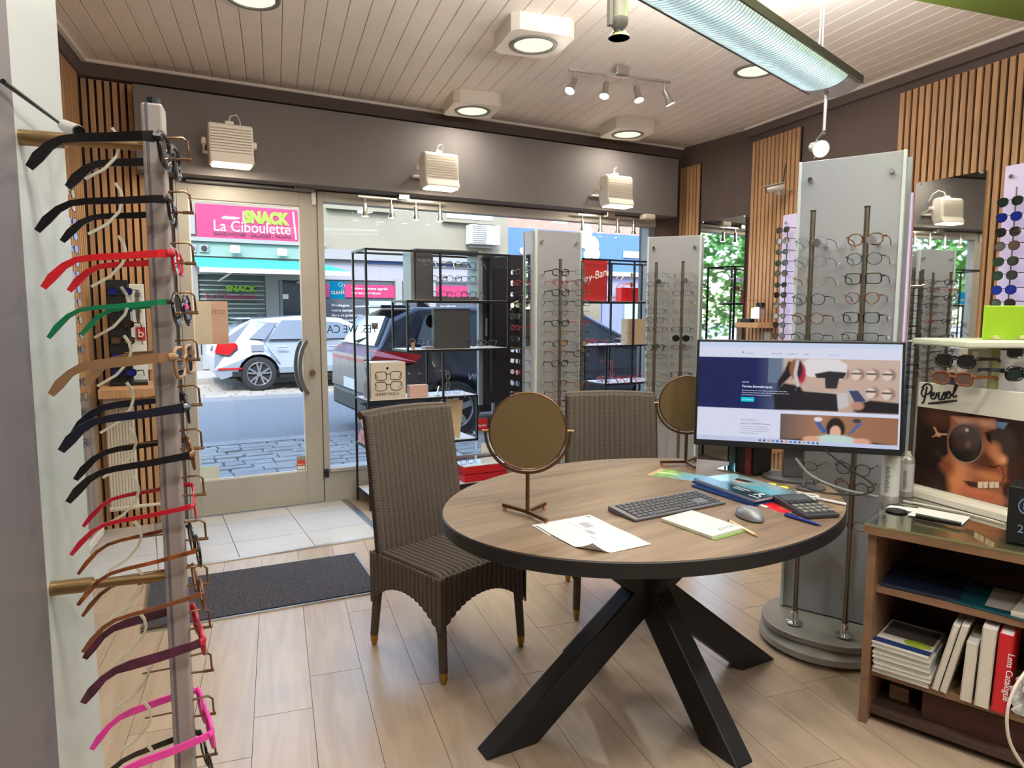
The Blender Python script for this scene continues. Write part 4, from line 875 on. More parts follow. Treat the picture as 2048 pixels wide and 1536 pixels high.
def glasses_meshes(shape, rim, th, fm, tm, lm, hi, L, drop, rimless, fat):
    key = (shape, rim, th, fm.name, tm.name, lm.name, hi, L, drop, rimless, fat)
    if key in _gl: return _gl[key]
    a, b, e, gap, droop, lift = SHP[shape]; n = 36 if hi else 22; sd = 8 if hi else 5
    fr_ = MB(); wrap = lambda x: .10*x*x*18*.12
    for sgn in (-1, 1):
        pts = [(x, wrap(x), z) for x, z in outline(shape, sgn, n)]
        if not rimless: fr_.tube(pts, rim, sd, closed=True)
        xe = gap/2+2*a; fr_.tube([(sgn*(xe-.004), wrap(xe), b*.45), (sgn*(xe+.004), wrap(xe)+.001, b*.5), (sgn*(xe+.006), wrap(xe)+.006, b*.5)], max(rim*1.2, th*.5), sd)
    fr_.tube([(-gap/2-.002, 0, b*.18), (-gap*.25, -.001, b*.36), (gap*.25, -.001, b*.36), (gap/2+.002, 0, b*.18)], rim*1.15, sd)
    if fm.name.endswith('wire'):
        for sgn in (-1, 1): fr_.tube([(sgn*(gap/2+.001), .001, -.001), (sgn*gap*.34, .008, -.004), (sgn*gap*.36, .009, -.009)], .0011, 4)
    out = [('front', fr_.mesh('front', fm, True))]
    for sgn in (-1, 1):
        o2 = outline(shape, sgn, n, .98); lb = MB(); v = [(x, wrap(x)-.0007, z) for x, z in o2]+[(x, wrap(x)+.0007, z) for x, z in o2]
        lb.add(v, [tuple(range(n)), tuple(range(2*n-1, n-1, -1))]+[(i, n+i, n+(i+1) % n, (i+1) % n) for i in range(n)]); out.append(('lens', lb.mesh('lens', lm)))
    for sgn in (-1, 1):
        xe = gap/2+2*a+.006; P = temple_path(sgn, sgn*xe, b*.5, L, drop); w_ = wrap(xe)+.004; P = [(x, y+w_, z) for x, y, z in P]
        H = [th*1.25, th*1.2, th*fat, th*fat, th, th*.95, th*1.25, th*.8] if fat > 1 else [th*1.3, th*1.1, th, th*.9, th*.85, th, th*1.25, th*.8]
        out.append(('temple', MB().ribbon(P, H, .0028 if th > .004 else .0018).mesh('temple', tm)))
    _gl[key] = out; return out
def glasses(M, label, group=None, shape='panto', fm=None, tm=None, lm=None, rim=.0016, th=.0035, hi=False, L=.142, drop=1., rimless=False, fat=1., cat='glasses', name=None):
    fm = fm or A_BLK; tm = tm or fm; lm = lm or m_lens
    sun = lm not in (m_lens, m_lensb)
    t = thing(name or ('sunglasses' if sun else 'eyeglasses'), label, 'sunglasses' if sun else cat, group=group, M=M)
    for nm, me in glasses_meshes(shape, rim, th, fm, tm, lm, hi, L, drop, rimless, fat): link_mesh(nm, me, t)
    return t

# ================================================================ foreground display at the left
PXx, PYy = -.145, 1.06                    # the upright post
XP = -.30                                 # face of the frosted panel
m_frost = mat('frosted_panel', srgb(180, 188, 186), .35, vary=.02, scale=2)
m_greyp = mat('grey_side_panel', srgb(104, 100, 104), .5)
m_post = mat('post_grey_brown', srgb(168, 158, 152), .45, metal=.2)
ds = thing('eyewear_wall_display', 'frosted eyewear display panel with slim metal post in the left foreground', 'display stand', (0, 0, 0))
def yx(px, X): d = ray(px, 640); return d.y*X/d.x
ya, yb = yx(52, XP), yx(152, XP)
MB().box((XP-.012, (ya+yb)/2, 1.2), (.024, yb-ya, 2.4)).build('frosted_panel', m_frost, ds, bevel=.003)
MB().box((XP-.02, ya-.12, 1.35), (.05, .23, 2.7)).build('grey_side_panel', m_greyp, ds, bevel=.004)
MB().box((PXx, PYy, zat(PXx, PYy, 212)/2), (.026, .034, zat(PXx, PYy, 212))).build('post', m_post, ds, bevel=.003)
MB().box((PXx-.006, PYy-.0175, zat(PXx, PYy, 212)/2), (.003, .002, zat(PXx, PYy, 212))).build('post_groove', m_greyp, ds)
zt_ = zat(PXx, PYy, 207); MB().cyl((PXx, PYy, zt_-.01), (PXx, PYy, zt_+.006), .009, n=14).build('post_cap', m_black, ds)
for py in (294, 1150):
    z = zat(PXx, PYy, py); MB().cyl((PXx, PYy, z), (XP, PYy, z), .0065, n=12).build('standoff', m_brass, ds, smooth=True); MB().cyl((XP+.05, PYy, z), (XP, PYy, z), .010, n=14).build('standoff_sleeve', m_brass, ds, smooth=True)
hooks_y = [296, 404, 507, 607, 702, 794, 882, 976, 1066, 1157, 1245, 1333, 1421, 1503]
m_hook = mat('bronze_hook', srgb(120, 92, 66), .3, metal=.8); m_clip = mat('clear_clip', srgb(208, 204, 180), .25, spec=.7)
for py in hooks_y:
    z = zat(PXx, PYy, py); x0 = PXx+.012
    h = MB().tube([(x0, PYy, z+.014), (x0+.022, PYy, z+.016), (x0+.028, PYy, z+.011), (x0+.029, PYy, z-.010), (x0+.026, PYy, z-.013), (x0, PYy, z-.012)], .0016, 6).build('hook', m_hook, ds, smooth=True)
    MB().cyl((x0+.018, PYy, z-.0125), (x0+.032, PYy, z-.0125), .0024, n=8).build('hook_tip', m_hook, h)
    a = MB().tube([(PXx-.028+.02, PYy, z+.0), (PXx-.05, PYy, z-.002)], .0013, 5).build('clip_wire', m_hook, ds)
    MB().ribbon([(PXx-.05, PYy, z+.022), (PXx-.044, PYy, z+.012), (PXx-.042, PYy, z), (PXx-.047, PYy, z-.015), (PXx-.062, PYy, z-.032), (PXx-.085, PYy, z-.046)], [.0034]*6, .0036, side=(0, 1, 0)).build('clip', m_clip, ds)
RL = Matrix.Rotation(PI/2, 4, 'Z')
lspec = [  # row px, shape, front, temple, label, th, fat, yaw, rim, lens, x shift
    (312, 'wayf', A_BLK, A_BLK, 'chunky black eyeglasses, topmost pair on the left foreground post', .011, 1.0, -3, .0032, m_lensb, 0),
    (424, 'rect', A_BLK, A_BLK, 'slim black eyeglasses, second pair from the top on the left foreground post', .0085, 1.0, 3, .0022, m_lensb, 0),
    (525, 'rect', A_CRM, A_RED, 'bright red eyeglasses on the left foreground post', .0085, 1.0, 2, .0022, m_lensb, .003),
    (620, 'round', A_BLK, A_GRN, 'round eyeglasses with green temples on the left foreground post', .006, 1.0, -4, .002, m_lensb, .006),
    (722, 'square', A_TAN, A_TAN, 'tan brown eyeglasses on the left foreground post', .010, 1.2, -4, .0026, m_lensb, .006),
    (815, 'rect', A_NVY, A_NVY, 'navy black eyeglasses just below the tan pair on the left foreground post', .0105, 1.0, 8, .002, m_lensb, .006),
    (905, 'rect', A_BRN, A_BLK, 'black eyeglasses with brown rims on the left foreground post', .0085, 1.0, 10, .002, m_lensb, .008),
    (1003, 'oval', A_CRM, A_CRM, 'thin crimson eyeglasses on the left foreground post', .0055, 1.0, 7, .0012, m_lensb, .010),
    (1092, 'round', A_BLK, A_TOR, 'black round eyeglasses with tortoiseshell temples on the left foreground post', .0048, 1.0, 13, .0018, m_lensb, .008),
    (1176, 'round', A_BRN, A_BRN, 'brown round eyeglasses on the left foreground post', .005, 1.0, 13, .0018, m_lensb, .010),
    (1262, 'cat', A_CRM, A_PUR, 'red eyeglasses with marbled purple temples on the left foreground post', .0095, 1.35, 12, .0028, m_lensb, .008),
    (1440, 'square', A_PNK, A_PNK, 'pink translucent eyeglasses on the left foreground post', .008, 1.3, 14, .0028, m_lensb, .012),
    (1528, 'square', A_BLK, A_BLK, 'black eyeglasses cut by the bottom edge on the left foreground post', .008, 1.0, 14, .002, m_lensb, .012)]
for py, shp, fm, tm, lab, th, fat, yw, rim, lm, dx in lspec:
    z = zat(PXx, PYy, py); M = Matrix.Translation((PXx+.018+dx, PYy, z)) @ RL @ Matrix.Rotation(math.radians(yw), 4, 'Z') @ Matrix.Rotation(math.radians(-4), 4, 'X')
    glasses(M, lab, 'eyeglasses on the left foreground post', shp, fm, tm, lm, rim=rim, th=th, hi=True, fat=fat, L=.142, drop=.9)

# ================================================================ left wall behind: glasses, shelf, radiators
xw = LX+.10
wd_ = thing('wall_eyewear_rack', 'narrow rack of silver lensed glasses on the left slatted wall', 'display stand')
yr = yx(147, xw)
MB().box((LX+.04, yr+.02, 1.3), (.012, .03, 1.7)).build('rail', m_blackm, wd_)
ry = [385, 412, 443, 470, 497, 524, 550, 577, 605, 640, 672, 700, 735, 765, 795, 826, 857, 888]
for i, py in enumerate(ry):
    z = zat(xw, yr, py); MB().cyl((LX+.04, yr, z), (xw-.02, yr, z), .003, n=6).build('peg', m_chrome, wd_)
    glasses(Matrix.Translation((xw+.02, yr+.0, z)) @ Matrix.Rotation(math.radians(82), 4, 'Z'), 'silver lensed glasses on the left wall rack, %s' % (nth(i) if i < 16 else ['second from the bottom', 'lowest'][i-16]), 'glasses on the left wall rack', 'panto', M_GUN if i % 3 else A_BLK, M_GUN, m_mirl, L=.11)
# oak shelf with a sunglasses counter display
s0, z0 = FS(163, 778, 4.55); s1 = FS(275, 765, 4.75)[0]
sh = tag(MB().add([F(s, n, z) for z in (z0-.05, z0) for s, n in ((-.22, 4.42), (.055, 4.42), (.055, 4.90), (-.22, 4.90))], [(3, 2, 1, 0), (4, 5, 6, 7), (0, 1, 5, 4), (1, 2, 6, 5), (2, 3, 7, 6), (3, 0, 4, 7)]).build('wall_shelf', m_slat, bevel=.003), 'small oak wall shelf above the radiators', 'shelf')
cdp = thing('counter_display', 'black and white sunglasses counter display on the oak wall shelf', 'display stand')
bx = fbar(-.16, z0, -.05, z0+.62, 4.70, 4.78, 'black_column', m_black, cdp)
fbar(-.045, z0, .035, z0+.60, 4.78, 4.79, 'white_card', m_wlet, cdp, 0)
fbar(-.02, z0+.26, .03, z0+.34, 4.775, 4.78, 'red_logo', mat('red_logo', srgb(190, 40, 34), .5), cdp, 0)
text('lettering', 'b', .07, m_wlet, cdp, frame_matrix(F(-.012, 4.772, z0+.28), DF, (0, 0, 1), -NF))

pc_ = Paint(24, 60, (226, 222, 214)); pc_.ell(.5, .75, .22, .12, (90, 84, 80), .3).ell(.5, .5, .3, .2, (120, 116, 112), .3).ell(.5, .25, .2, .2, (70, 66, 64), .3)
pc_.build('figure_print', .06, .24, printmat('paper_print'), cdp, frame_matrix(F(-.035, 4.776, z0+.35), DF, NF, (0, 0, 1)))
fbar(-.17, z0, .03, z0+.02, 4.62, 4.80, 'base', m_black, cdp)
for i, (py, lm) in enumerate(((600, m_blul), (632, m_blul), (668, m_sun), (690, M_GLD), (722, m_blul), (745, m_blul))):
    z = z0+.55-.095*i; glasses(frame_matrix(F(-.09, 4.66, z), -NF*.3+DF*.95, DF*.3+NF*.95, (0, 0, 1)), 'sporty sunglasses on the counter display above the left shelf, %s' % nth(i), 'sunglasses on the left counter display', 'wayf', A_BLK, A_BLK, lm if lm is not M_GLD else m_sunb, rim=.002, th=.006, L=.12)
m_rad = mat('radiator_cream', srgb(206, 196, 180), .45); m_radb = mat('radiator_taupe', srgb(128, 116, 106), .5)
# cream column radiator against the shop front
zr1 = z0-.08
r1 = thing('radiator', 'cream column radiator below the wall shelf', 'radiator')
for i in range(9):
    s_ = FS(218+i*6.2, 900, 4.78)[0]; o = MB(); o.tube([F(s_, 4.78, .17), F(s_, 4.78, zr1-.02)], .011, 8); o.build('column', m_rad, r1, smooth=True)
sA = FS(218, 900, 4.78)[0]; sB = FS(218+8*6.2, 900, 4.78)[0]
for z in (.17, zr1-.02): MB().tube([F(sA-.015, 4.78, z), F(sB+.015, 4.78, z)], .017, 8).build('header_pipe', m_rad, r1, smooth=True)
MB().tube([F(sB, 4.78, .17), F(sB+.14, 4.78, .17), F(sB+.16, 4.80, .1), F(sB+.16, 4.80, 0)], .011, 8).build('supply_pipe', m_rad, r1, smooth=True)
fbar(sB+.13, .05, sB+.19, .2, 4.76, 4.82, 'valve', m_rad, r1, bevel=.012)
# taupe panel radiator on the left wall
r2 = thing('radiator', 'taupe panel radiator low on the left wall', 'radiator')
for i in range(7): MB().box((LX+.05, 3.72+i*.115, .52), (.035, .10, .78)).build('panel_rib', m_radb, r2, bevel=.008)
MB().box((LX+.055, 4.06, .10), (.05, .84, .05)).build('bottom_rail', m_rad, r2, bevel=.01)
MB().tube([(LX+.13, 3.72, .12), (LX+.17, 3.68, .10), (LX+.17, 3.68, .03), (LX+.12, 3.66, 0)], .016, 8).build('valve', m_rad, r2, smooth=True)
# socket on the slats, bench below
s_, z_ = FS(293, 727, 4.92); t = tag(fbar(s_-.03, z_-.04, s_+.03, z_+.04, 4.90, 4.93, 'light_switch', m_rad, None, .005), 'cream light switch on the slats by the door', 'switch')
# ================================================================ door mat
mt = thing('door_mat', 'dark charcoal door mat with a thin metal border', 'mat')
c1, c2, c3, c4 = G(391, 1157), G(716, 1108), G(760, 1184), G(384, 1247)
cc = (c2+c3)/2; ux = ((c2-c1)+(c3-c4)).normalized(); uy = Vector((-ux.y, ux.x, 0)); wd = 1.05; dp = .60; o0 = cc - ux*wd - uy*dp/2
m_mat = mat('charcoal_mat_pile', srgb(66, 64, 70), .95, vary=.7, scale=95, bump=1., bscale=150)
Mm = frame_matrix(o0, ux, uy, (0, 0, 1))
MB().box((wd/2, dp/2, .006), (wd-.03, dp-.03, .012)).build('pile', m_mat, mt, M=Mm)
fm_ = MB().bar((0, .006, .004), (wd, .006, .004), .012, .008).build('border', m_steel, mt, M=Mm)
for a, b in (((0, dp-.006), (wd, dp-.006)), ((.006, 0), (.006, dp)), ((wd-.006, 0), (wd-.006, dp))): MB().bar((*a, .004), (*b, .004), .012, .008).build('border', m_steel, mt, M=Mm)

# ================================================================ oval table
TZ = .755; TC = Vector((1.170, 2.0045, 0)); TA, TB = .7236, .5642; TAN = math.radians(15.73)
m_ttop = wood('table_oak', srgb(92, 72, 55), srgb(136, 114, 92), rough=.42, scale=(1.5, 15, 15), bump=.15, rnd=.0, spec=.5)
m_tedge = mat('table_black', srgb(22, 21, 24), .5, vary=.1, scale=20)
tb = thing('round_table', 'large rounded oak table with thick black edge and crossed black legs', 'table', TC, TAN)
N_ = 96
def ellp(k, d=0): return [((TA+d)*k*math.cos(2*PI*i/N_), (TB+d)*k*math.sin(2*PI*i/N_)) for i in range(N_)]
MB().prism(ellp(1, -.003), .004, (0, 0, TZ-.004), (1, 0, 0), (0, 1, 0)).build('table_top', m_ttop, tb)
e = MB(); rings = [(-.004, TZ-.0005), (0, TZ-.004), (0, TZ-.042), (-.012, TZ-.048), (-.16, TZ-.049)]
v = [(x, y, z) for d, z in rings for x, y in ellp(1, d)]
e.add(v, [(j*N_+i, j*N_+(i+1) % N_, (j+1)*N_+(i+1) % N_, (j+1)*N_+i) for j in range(len(rings)-1) for i in range(N_)] + [tuple(range(4*N_+N_-1, 4*N_-1, -1))]); e.build('edge_band', m_tedge, tb, smooth=True)
feet = [(.655, 1.955), (1.295, 1.70), (1.745, 2.155), (1.115, 2.41)]; hub_ = Vector((1.21, 2.055, .42))
Ri = Matrix.Rotation(-TAN, 3, 'Z')
def loc(p): return Ri @ (Vector(p)-TC)
for fx, fy in feet:
    # leg runs from the foot through the centre up to the opposite side under the top
    f0 = Vector((fx, fy, 0)); dirn = (hub_-f0); top = f0 + dirn*((TZ-.052)/hub_.z)
    L_ = MB(); d = dirn.normalized(); h = Vector((dirn.x, dirn.y, 0)).normalized(); wv = Vector((-h.y, h.x, 0))*.0375
    k = .058/d.z                      # horizontal half length of the cut ends
    v = []
    for P in (f0, top):
        for sw_ in (-1, 1):
            for sh_ in (-1, 1): v.append(loc(P + wv*sw_ + h*(k*.95*sh_)))
    L_.add(v, [(0, 1, 3, 2), (4, 6, 7, 5), (0, 2, 6, 4), (1, 5, 7, 3), (0, 4, 5, 1), (2, 3, 7, 6)]); L_.build('leg', m_tedge, tb, bevel=.006)
    MB().cyl(loc(f0+Vector((0, 0, .004))), loc(f0-Vector((0, 0, 0))), .018, n=10).build('foot_pad', m_black, tb)
# ================================================================ wicker chairs
def wickermat():
    m = bpy.data.materials.new('brown_wicker'); m.use_nodes = True; t = m.node_tree; b = t.nodes['Principled BSDF']; b.inputs['Roughness'].default_value = .6
    uv = t.nodes.new('ShaderNodeUVMap'); uv.uv_map = 'weave'
    sp = t.nodes.new('ShaderNodeSeparateXYZ'); t.links.new(uv.outputs[0], sp.inputs[0])
    def sin(sock, k, ph=None):
        a = t.nodes.new('ShaderNodeMath'); a.operation = 'MULTIPLY_ADD'; a.inputs[1].default_value = k; t.links.new(sock, a.inputs[0])
        if ph: t.links.new(ph, a.inputs[2])
        else: a.inputs[2].default_value = 0
        s = t.nodes.new('ShaderNodeMath'); s.operation = 'SINE'; t.links.new(a.outputs[0], s.inputs[0]); return s.outputs[0]
    # strands about 5 mm thick crossing the ribs, alternate ribs offset by half a strand
    sg = t.nodes.new('ShaderNodeMath'); sg.operation = 'MULTIPLY'; t.links.new(sin(sp.outputs[0], 2*PI/.026), sg.inputs[0]); sg.inputs[1].default_value = 1.5
    h = sin(sp.outputs[1], 2*PI/.0062, sg.outputs[0])
    r = t.nodes.new('ShaderNodeValToRGB'); r.color_ramp.elements[0].position = 0; r.color_ramp.elements[1].position = .8; r.color_ramp.elements[0].color = (*srgb(52, 43, 38), 1); r.color_ramp.elements[1].color = (*srgb(74, 63, 56), 1)
    mr = t.nodes.new('ShaderNodeMapRange'); mr.inputs[1].default_value = -1; mr.inputs[2].default_value = 1; t.links.new(h, mr.inputs[0]); t.links.new(mr.outputs[0], r.inputs[0])
    rb = t.nodes.new('ShaderNodeMapRange'); rb.inputs[1].default_value = -1; rb.inputs[2].default_value = 1; rb.inputs[3].default_value = 0; rb.inputs[4].default_value = .55     # paler rib bands painted in to stand for shading on the relief
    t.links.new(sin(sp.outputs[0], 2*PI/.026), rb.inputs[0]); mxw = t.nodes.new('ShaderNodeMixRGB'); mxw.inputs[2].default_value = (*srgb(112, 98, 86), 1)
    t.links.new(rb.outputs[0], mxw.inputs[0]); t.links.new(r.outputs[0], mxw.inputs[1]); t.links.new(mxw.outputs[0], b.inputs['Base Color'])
    bp = t.nodes.new('ShaderNodeBump'); bp.inputs['Strength'].default_value = .5; bp.inputs['Distance'].default_value = .002; t.links.new(mr.outputs[0], bp.inputs['Height']); t.links.new(bp.outputs[0], b.inputs['Normal'])
    return m
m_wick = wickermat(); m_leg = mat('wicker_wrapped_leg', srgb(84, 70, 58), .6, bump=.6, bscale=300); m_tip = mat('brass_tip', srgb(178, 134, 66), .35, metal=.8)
RIB = .026
def woven(fn, W, H, name, parent, th=.012, nu=None, nv=24, solid=True):
    """woven panel: fn(x, h) -> (point, normal); ribs run along h"""
    nu = nu or max(8, int(W/RIB*6)); vs_, uv = [], []
    for j in range(nv+1):
        for i in range(nu+1):
            x = -W/2+W*i/nu; hh = H*j/nv; p, n = fn(x, hh); rb = .010*(abs(math.cos(PI*x/RIB))**.6-.5); vs_.append(Vector(p)+Vector(n)*rb); uv.append((x+1, hh))
    k = nu+1; fs = [(j*k+i, j*k+i+1, (j+1)*k+i+1, (j+1)*k+i) for j in range(nv) for i in range(nu)]
    me = bpy.data.meshes.new(name); me.from_pydata([tuple(p) for p in vs_], [], fs); ul = me.uv_layers.new(name='weave')
    for l in me.loops: ul.data[l.index].uv = uv[l.vertex_index]
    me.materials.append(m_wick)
    for pl in me.polygons: pl.use_smooth = True
    o = link_mesh(name, me, parent)
    s = o.modifiers.new('solid', 'SOLIDIFY'); s.thickness = th; s.offset = -1; return o
def wicker_chair(label, fl_, bl_, br_, fr2, lean=.14):
    """feet: front left, back left, back right, front right as seen sitting; front = towards the table"""
    c = (Vector(fl_)+Vector(bl_)+Vector(br_)+Vector(fr2))/4; fwd = ((Vector(fl_)+Vector(fr2))-(Vector(bl_)+Vector(br_))).normalized(); rz = math.atan2(-fwd.x, fwd.y)
    t = thing('wicker_chair', label, 'chair', (c.x, c.y, 0), rz, 'wicker chairs at the table')
    hw_, hd = .20, .185; SZ = .415; BT = .955
    for sx in (-1, 1):
        for sy in (-1, 1):
            top = Vector((sx*hw_, sy*hd, SZ-.02)); ft = Vector((sx*(hw_+.008), sy*(hd+(.028 if sy > 0 else .045)), .045))
            lg = MB().cyl(ft, top, .0165, .021, 12).build('leg', m_leg, t, smooth=True)
            MB().lathe([(0, 0), (.011, .0), (.012, .012), (.0155, .016), (.0165, .046), (0, .046)], 12, (ft.x, ft.y, 0)).build('brass_tip', m_tip, lg, smooth=True)
    # seat: ribs front to back, gently dished
    def seat(x, h):
        e = max(0, (abs(x)-.19)/.035); f_ = max(0, (h-.36)/.05); return (x, -hd-.01+h, SZ - .012*e*e - .02*f_*f_ - .006*math.cos(PI*x/.44)), (0, 0, 1)
    woven(seat, .44, .41, 'seat', t, th=.03)
    # aprons with an arched lower edge
    for nm, ang, off in (('front_apron', 0, hd+.022), ('side_apron', PI/2, hw_+.022), ('side_apron', -PI/2, hw_+.022), ('back_apron', PI, hd+.022)):
        R = Matrix.Rotation(ang, 3, 'Z')
        def ap(x, h, R=R, off=off):
            q = abs(x)/.222; zb = .19+.105*(max(0, 1-q**2.2)); z = zb + (SZ-.008-zb)*h/.22
            return R @ Vector((x, off-.004*(1-q), z)), R @ Vector((0, 1, 0))
        woven(ap, .444, .22, nm, t, th=.007, nv=10)
    # backrest
    def back(x, h):
        z = SZ-.03+h; y = -hd-.0 - lean*(h**1.15)*1.15 - .012*math.cos(PI*x/.5); w_ = 1-.04*h
        return (x*w_, y, z+.008*math.cos(PI*x/.46)*(h/.57)), (0, 1, 0)
    woven(back, .45, BT-SZ+.03, 'backrest', t, th=.03, nv=40)
    q = MB(); n = 20; q.tube([tuple(Vector(back(-.225+.45*i/n, BT-SZ+.03)[0])+Vector((0, -.015, -.002))) for i in range(n+1)], .0175, 8); q.build('top_roll', m_leg, t, smooth=True)
    return t
A1, A2_, A3 = Vector((.349, 2.757, 0)), Vector((.554, 2.353, 0)), Vector((.928, 2.57, 0)); A4 = A1+A3-A2_
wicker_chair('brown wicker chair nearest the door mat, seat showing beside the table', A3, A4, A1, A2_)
B1, B2 = Vector((1.23, 2.715, 0)), Vector((1.374, 3.143, 0)); wv_ = Vector((.948, -.319, 0))*.43
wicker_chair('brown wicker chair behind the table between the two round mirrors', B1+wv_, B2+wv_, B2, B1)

# ================================================================ things on the table
TT = TZ+.0005
def T(x, y, dz=0): return G(x, y, TT+dz)
m_brz = mat('bronze_frame', srgb(104, 76, 52), .35, metal=.75); m_brzb = mat('bronze_mirror_back', srgb(104, 85, 52), .5, metal=.25)
m_mirror = mat('mirror_silver', srgb(226, 230, 228), .02, metal=1.)
def table_mirror(label, base, ctr, R, face, arms):
    t = thing('table_mirror', label, 'mirror', base, 0, 'round mirrors on the table'); hz = ctr.z-TZ
    for a in arms:
        d = Vector((math.cos(a), math.sin(a), 0)); q = MB().bar(d*.004+Vector((0, 0, .014)), d*.105+Vector((0, 0, .014)), .010, .010).build('foot_bar', m_brz, t); MB().cyl(d*.098, d*.098+Vector((0, 0, .01)), .006, n=10).build('foot_pad', mat('amber_pad', srgb(196, 120, 60), .4), q)
    MB().cyl((0, 0, .008), (0, 0, hz-R-.010), .0062, n=12).build('stem', m_brz, t, smooth=True)
    f_ = Vector(face).normalized(); rx = Vector((0, 0, 1)).cross(f_).normalized(); uz = f_.cross(rx); C_ = Vector((0, 0, hz))
    pts = [C_ + rx*((R+.010)*math.cos(q)) + Vector((0, 0, 1))*((R+.010)*math.sin(q)) for q in [PI + PI*i/24 - .0 for i in range(25)]]
    MB().tube(pts, .0048, 8).build('fork', m_brz, t, smooth=True)
    for sg in (-1, 1): MB().cyl(C_+rx*sg*(R-.004), C_+rx*sg*(R+.02), .004, n=10).build('pivot_screw', m_brass, t)
    Mz = Matrix((rx, uz, f_)).transposed()
    ds_ = MB().lathe([(0, -.006), (R-.004, -.006), (R, -.004), (R, .004), (R-.003, .006), (R-.006, .004)], 64, C_, Mz).build('disc', m_brz, t, smooth=True)
    MB().lathe([(0, .004), (R-.005, .004), (R-.005, .0045), (0, .005)], 64, C_, Mz).build('back_plate', m_brzb, ds_)
    MB().lathe([(0, -.0075), (R-.006, -.0075), (R-.006, -.006), (0, -.006)], 64, C_, Mz).build('mirror_glass', m_mirror, ds_)
b1 = T(1055, 1032); zc1 = zat(b1.x, b1.y, 862)
def angs(b, pts): return [math.atan2((T(*p)-b).y, (T(*p)-b).x) for p in pts]
table_mirror('round bronze table mirror standing near the left table edge', b1, Vector((b1.x, b1.y, zc1)), .118, (-.33, -.94, .06), angs(b1, ((985, 1012), (1107, 1008), (1078, 1043))))
b2 = T(1371, 930); zc2 = zat(b2.x, b2.y, 807)
table_mirror('round bronze table mirror partly hidden by the monitor', b2, Vector((b2.x, b2.y, zc2)), .113, (-.42, -.90, .06), angs(b2, ((1305, 931), (1395, 920), (1398, 947))))

m_paper = mat('white_paper', srgb(214, 213, 210), .7); m_paperg = mat('grey_print', srgb(120, 118, 126), .7)
pm = printmat('paper_print'); pg = printmat('glossy_print', .22)
# stack of printed sheets with a curled corner
pa, pb, pcx, pd = T(1069, 1052), T(1180, 1034), T(1295, 1092), T(1186, 1113)
for i, lab in enumerate(('upper printed white sheet with barcodes and a curled corner', 'lower white sheet mostly hidden beneath the curled sheet')):
    ex, ey = (pb-pa), (pd-pa)
    pr = Paint(90, 64, (212, 212, 210))
    if i == 0:
        pr.rect(.18, .60, .33, .76, (150, 150, 158)).rect(.40, .50, .52, .60, (150, 150, 158)).line([(.08, .52), (.40, .52)], .006, (120, 120, 128)).line([(.08, .47), (.25, .47)], .005, (160, 160, 168)).line([(.55, .44), (.66, .44)], .01, (90, 90, 100)).ell(.05, .93, .03, .03, (60, 120, 90), .3).line([(.30, .88), (.40, .88)], .006, (220, 160, 150)).line([(.62, .78), (.70, .78)], .005, (230, 170, 160))
    W_, H_ = (pd-pa).length, (pb-pa).length; Xd = (pd-pa).normalized(); Zd = (pb-pa).normalized(); Yd = Zd.cross(Xd)
    def curl(V, i=i):
        x, z = V[..., 0], V[..., 2]; d = np.clip((x/W_ - z/H_*.9) - .72, 0, 1) if i == 0 else np.clip((x/W_ - z/H_*.9)-2, 0, 1)
        V[..., 1] = -(d**1.5)*.16 - (.0035-.0028*i) - .0006*np.sin(x*40); V[..., 0] = x - d*.10; V[..., 2] = z + d*.08; return V
    o = pr.build('paper_sheet', W_, H_, pm, None, frame_matrix(pa+Vector((0, 0, .0006)) + (Xd*-.008+Zd*-.006 if i else Vector()), Xd, Yd, Zd), curl); tag(o, lab, 'paper', 'loose sheets on the table')
# notepad, pencil
na, nb, nc, nd = T(1322, 1042), T(1384, 1026), T(1493, 1063), T(1430, 1081)
t = thing('notepad', 'blank cream notepad with a green base sheet', 'notepad')
MB().add([p+Vector((0, 0, dz)) for dz in (.0, .0012) for p in (na, nb, nc, nd)], [(3, 2, 1, 0), (4, 5, 6, 7), (0, 1, 5, 4), (1, 2, 6, 5), (2, 3, 7, 6), (3, 0, 4, 7)]).build('green_base', mat('green_card', srgb(110, 150, 60), .6), t)
k_ = (na-nd)*.02 + (nb-nc)*.03
MB().add([p+Vector((0, 0, dz)) for dz in (.0012, .009) for p in (na, nb, nc+k_, nd+k_)], [(3, 2, 1, 0), (4, 5, 6, 7), (0, 1, 5, 4), (1, 2, 6, 5), (2, 3, 7, 6), (3, 0, 4, 7)]).build('pages', mat('cream_pages', srgb(212, 210, 196), .7), t)
tx = (nc-nd).normalized(); text('printed_name', 'KIYOA', .022, mat('teal_ink', srgb(90, 130, 120), .6), t, frame_matrix(nd+k_+tx*.06+(nb-nc).normalized()*.02+Vector((0, 0, .0093)), tx, Vector((0, 0, 1)).cross(tx), (0, 0, 1)), depth=.0002)
p0, p1 = T(1457, 1041, .006), T(1517, 1073, .004); dv = (p1-p0).normalized()
t = thing('pencil', 'plain pale wooden pencil beside the notepad', 'pencil')
MB().cyl(p0+dv*.008, p1-dv*.018, .0038, n=6).build('shaft', mat('pale_pencil_wood', srgb(226, 200, 156), .6), t); MB().cyl(p1-dv*.018, p1-dv*.004, .0038, .0012, 6).build('sharpened_tip', mat('raw_wood', srgb(196, 146, 96), .7), t); MB().cyl(p1-dv*.004, p1, .0012, .0003, 6).build('lead', m_black, t); MB().cyl(p0, p0+dv*.008, .0039, n=6).build('end_cap', m_brz, t)
